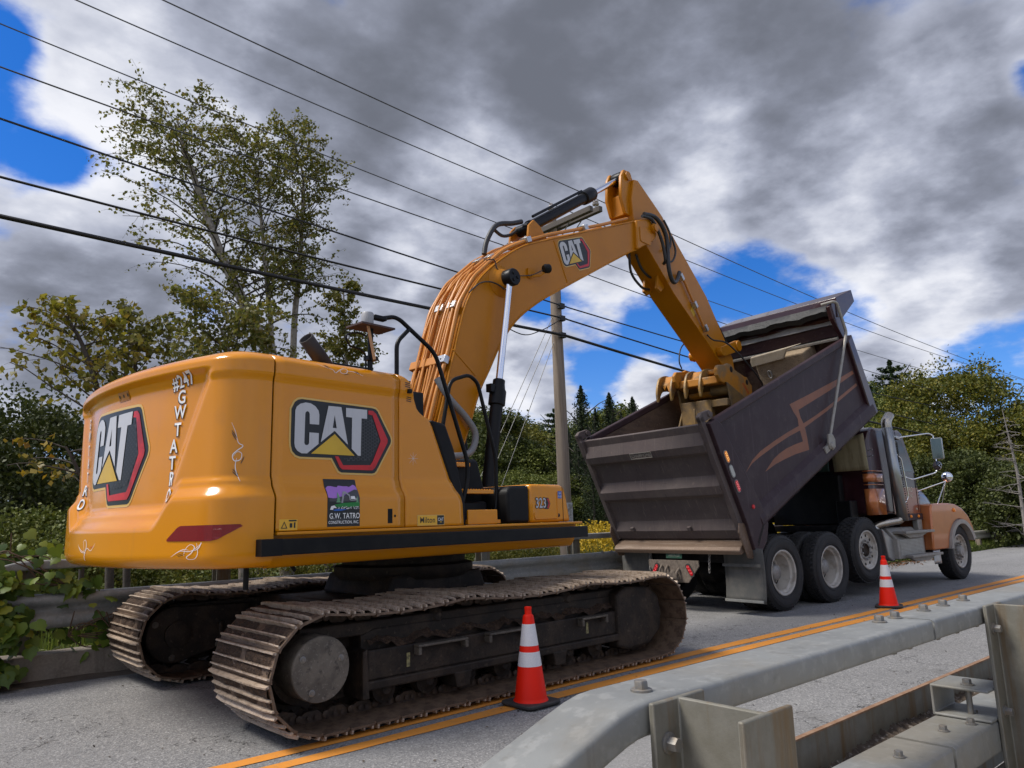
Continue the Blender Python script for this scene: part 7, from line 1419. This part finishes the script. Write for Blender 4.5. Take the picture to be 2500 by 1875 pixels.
# dark trees on the left behind the railing
def left_tree(px, dist, rx, rz, seed, lm, label, leaf=.15, ncl=300, base=.3):
    o = big_tree(px, dist, rx, rz, seed, lm, label, ncl, leaf, base, 'leafy_tree', 80); o['group'] = G; return o
left_tree(-70, 19, 2.3, 2.7, 51, 'dark', 'dark green tree at the left edge of the picture', .16, 360)
left_tree(50, 21, 1.9, 2.85, 52, 'dark', 'tallest dark tree left of the counterweight', .16, 340)
left_tree(200, 24, 2.0, 2.3, 53, 'dark', 'dark tree behind the yellow-leaved sapling', .17, 300)
left_tree(330, 25, 2.2, 2.3, 54, 'mid', 'green tree hidden mostly behind the counterweight', .18, 260)
left_tree(120, 14, 1.5, 1.25, 55, 'mid', 'rounded green bush behind the left end of the railing', .10, 240, .0)
left_tree(-30, 14, 1.4, 1.2, 56, 'mid', 'rounded green bush behind the vines at the left edge', .10, 240, .0)
left_tree(300, 15, 1.6, 1.1, 57, 'olive', 'yellow-green bush seen under the counterweight', .10, 260, -.2)
left_tree(450, 15.5, 1.6, 1.0, 58, 'mid', 'green bush seen between counterweight and far track', .10, 260, -.2)
left_tree(620, 17, 1.8, 1.0, 59, 'olive', 'olive bush seen above the far track', .10, 240, -.2)
left_tree(800, 19, 2.0, 1.1, 60, 'mid', 'low green bush behind the slewing platform', .11, 220, -.2)
left_tree(1290, 20, 1.7, .85, 61, 'olive', 'low yellow-green bush beside the foot of the utility pole', .10, 240, -.25)
left_tree(1180, 21, 1.8, .9, 62, 'mid', 'low green bush under the storage box', .10, 220, -.2)
# bare thicket twigs on the far left
p = polar(30, 17); o = empty('bare_shrub', (p.x, p.y, -.6), 0, 'leafless grey shrub in front of the dark trees at the left', 'shrub'); b = MB(); rg2 = random.Random(19)
for k in range(46):
    a = rg2.uniform(0, 6.28); d = Vector((cos(a)*.5, sin(a)*.5, 1)).normalized(); L_ = rg2.uniform(1.8, 3.6); pts = [Vector((rg2.uniform(-.4, .4), rg2.uniform(-.4, .4), .2))]
    for s in range(6): d = (d+Vector((rg2.uniform(-.22, .22), rg2.uniform(-.22, .22), -.05))).normalized(); pts.append(pts[-1]+d*L_/6)
    b.tube(pts, [.014, .012, .010, .007, .005, .004, .002], 4, caps=False)
    for s in range(4): e_ = pts[2+s]; dd = (d+Vector((rg2.uniform(-1, 1), rg2.uniform(-1, 1), rg2.uniform(-.3, .5)))).normalized(); b.tube([e_, e_+dd*.3, e_+dd*.55], [.006, .004, .002], 3, caps=False)
b.obj('twigs', mat('grey_twigs', (.085, .075, .065), .9), o, smooth=60, fix=False)
# ---- field flowers, grass and litter
def stalks(name, area, n, h0, h1, seed, headm, bladem, head=.10, label=None):
    rs = np.random.RandomState(seed); P = area(rs, n); Z = np.array([terr(x, y) for x, y in P]); H = rs.uniform(h0, h1, n); V = []; F = []
    w = .012; ang = rs.uniform(0, 2*pi, n); lean = rs.normal(size=(n, 2))*.10
    base = np.c_[P, Z]; top = base+np.c_[lean*H[:, None], H]; dx = np.c_[np.cos(ang), np.sin(ang), np.zeros(n)]*w
    V = np.stack([base-dx, base+dx, top+dx*.3, top-dx*.3], 1).reshape(-1, 3); o = fast_mesh(name, V, np.arange(4*n).reshape(-1, 4), LM[bladem]); struct(o, 'stuff')
    if headm:
        hp = np.repeat(top, 7, 0)+rs.normal(size=(n*7, 3))*np.array([.05, .05, .06]); Vh, Fh = rquads(hp, head, rs, .5, .8); struct(fast_mesh('goldenrod', Vh, Fh, LM[headm]), 'stuff')
    lp = base[rs.randint(0, n, n*4)]+np.c_[rs.normal(size=(n*4, 2))*.08, rs.uniform(.05, .85, n*4)*np.repeat(H.mean(), n*4)]; Vl, Fl = rquads(lp, .10, rs, .2, .35); struct(fast_mesh('field_plants', Vl, Fl, LM['stem']), 'stuff')
def area_polar(px0, px1, d0, d1):
    def f(rs, n):
        out = []
        for k in range(n): p = polar(rs.uniform(px0, px1), rs.uniform(d0, d1)); out.append((p.x, p.y))
        return np.array(out)
    return f
stalks('field_stalks', area_polar(1180, 1680, 27, 38), 2600, .75, 1.45, 3, 'gold', 'stem')
stalks('field_stalks', area_polar(1830, 2080, 26, 40), 1300, .5, 1.1, 4, 'gold', 'stem')
def verge(rs, n): x = rs.uniform(15.8, 52, n); return np.c_[x, np.array([road_y(a, 8.55) for a in x])+rs.uniform(0, 2.6, n)**1.0]
stalks('verge_grass', verge, 16000, .08, .34, 5, None, 'blade')
def verge2(rs, n): x = rs.uniform(18, 50, n); return np.c_[x, np.array([road_y(a, 9.6) for a in x])+rs.uniform(0, 2.0, n)]
stalks('verge_flowers', verge2, 700, .5, .95, 6, 'gold', 'stem', .07)
def bank(rs, n): return np.c_[rs.uniform(-3, 15.6, n), 9.0+rs.uniform(0, 1, n)**1.2*9]
stalks('bank_grass', bank, 26000, .15, .5, 7, None, 'blade')
rs = np.random.RandomState(12); n = 900; x = rs.uniform(15.7, 23, n); P = np.c_[x, 8.0+rs.normal(size=n)*.22+.25, np.full(n, .012)]; V, F = rquads(P, .06, rs, 3, .7); struct(fast_mesh('fallen_leaves', V, F, leaf_mat('fallen_leaf_litter', [(.10, .045, .02), (.16, .075, .03), (.07, .04, .02)], .8, .1)), 'stuff')
rs = np.random.RandomState(13); n = 500; P = np.c_[rs.uniform(.5, 14, n), rs.uniform(2.5, 8.3, n), np.full(n, .006)]; V, F = rquads(P, .022, rs, 4, .7); struct(fast_mesh('road_crumbs', V, F, leaf_mat('road_dirt_crumbs', [(.05, .04, .032), (.09, .07, .05), (.03, .026, .022)], .9, 0)), 'stuff')
# ---- wild vine over the left end of the railing
VL = [(0, .02), (.16, -.08), (.38, -.06), (.50, .14), (.50, .30), (.40, .40), (.38, .58), (.22, .66), (.10, .76), (0, .98), (-.10, .76), (-.22, .66), (-.38, .58), (-.40, .40), (-.50, .30), (-.50, .14), (-.38, -.06), (-.16, -.08)]
def vine(path, n, seed, label):
    rs = np.random.RandomState(seed); o = empty('grape_vine', path[0][0], 0, label, 'vine', 'wild vines on the left railing'); base = Vector(path[0][0]); V = []; F = []
    k = len(VL)
    for i in range(n):
        c, rad = path[rs.randint(len(path))]; P = Vector(c)+Vector(rs.normal(size=3))*rad*np.array([1]) if False else Vector(c)+Vector((rs.normal()*rad[0], rs.normal()*rad[1], rs.normal()*rad[2]))
        if P.y < 8.30: P.y = 8.30+.1*rs.uniform()
        if P.z < .06: P.z = .06+.12*rs.uniform()
        s = rs.uniform(.045, .105); nrm = Vector((rs.normal()*.6-.2, -1.0+rs.normal()*.55, .5+rs.normal()*.6)).normalized(); dn = Vector((rs.normal()*.5, rs.normal()*.3, -1)); dn = (dn-nrm*dn.dot(nrm)).normalized(); sd_ = nrm.cross(dn); o0 = len(V)
        V.append(P+nrm*s*.0-base+dn*s*.4)
        for u, v in VL: q = P-base+sd_*u*s*1.5+dn*v*s*1.5-nrm*(abs(u)*s*.35+(v-.4)**2*s*.25); V.append(q)
        F += [(o0, o0+1+j, o0+1+(j+1) % k) for j in range(k)]
    fast_mesh('leaves', [tuple(v) for v in V], F, LM['vine'], o, True)
    b = MB(); rg_ = random.Random(seed)
    for i in range(14):
        a, c = Vector(path[rg_.randrange(len(path))][0]), Vector(path[rg_.randrange(len(path))][0]); m_ = (a+c)/2+Vector((rg_.uniform(-.2, .2), -.05, rg_.uniform(-.15, .25))); b.tube([q-base for q in smooth_path([a, m_, c], 6)], .006, 4, caps=False)
    b.obj('stems', mat('vine_stem', (.10, .06, .035), .8), o, smooth=60); return o
vine([((.72, 8.45, .25), (.15, .10, .14)), ((.75, 8.45, .55), (.18, .12, .20)), ((.70, 8.50, .82), (.2, .14, .14)), ((.95, 8.42, .34), (.13, .08, .12)), ((.40, 8.5, .5), (.25, .15, .3)), ((1.05, 8.45, .60), (.10, .06, .10)), ((.6, 8.4, .14), (.2, .1, .08)), ((.85, 8.55, .98), (.15, .08, .08))], 760, 61, 'thick wild vine with lobed green leaves covering the left end of the railing')
vine([((1.35, 8.62, .93), (.22, .08, .07)), ((1.6, 8.60, .87), (.15, .06, .05)), ((1.1, 8.80, 1.19), (.3, .10, .05)), ((1.5, 8.85, 1.20), (.3, .15, .08)), ((.85, 8.7, 1.12), (.2, .1, .07))], 150, 62, 'vine with broad leaves trailing along the top of the railing')
vine([((1.6, 8.55, .42), (.25, .06, .07)), ((2.0, 8.55, .40), (.25, .06, .06)), ((2.25, 8.6, .40), (.15, .05, .05))], 60, 63, 'low vine on the kerb under the beam beside the far track')
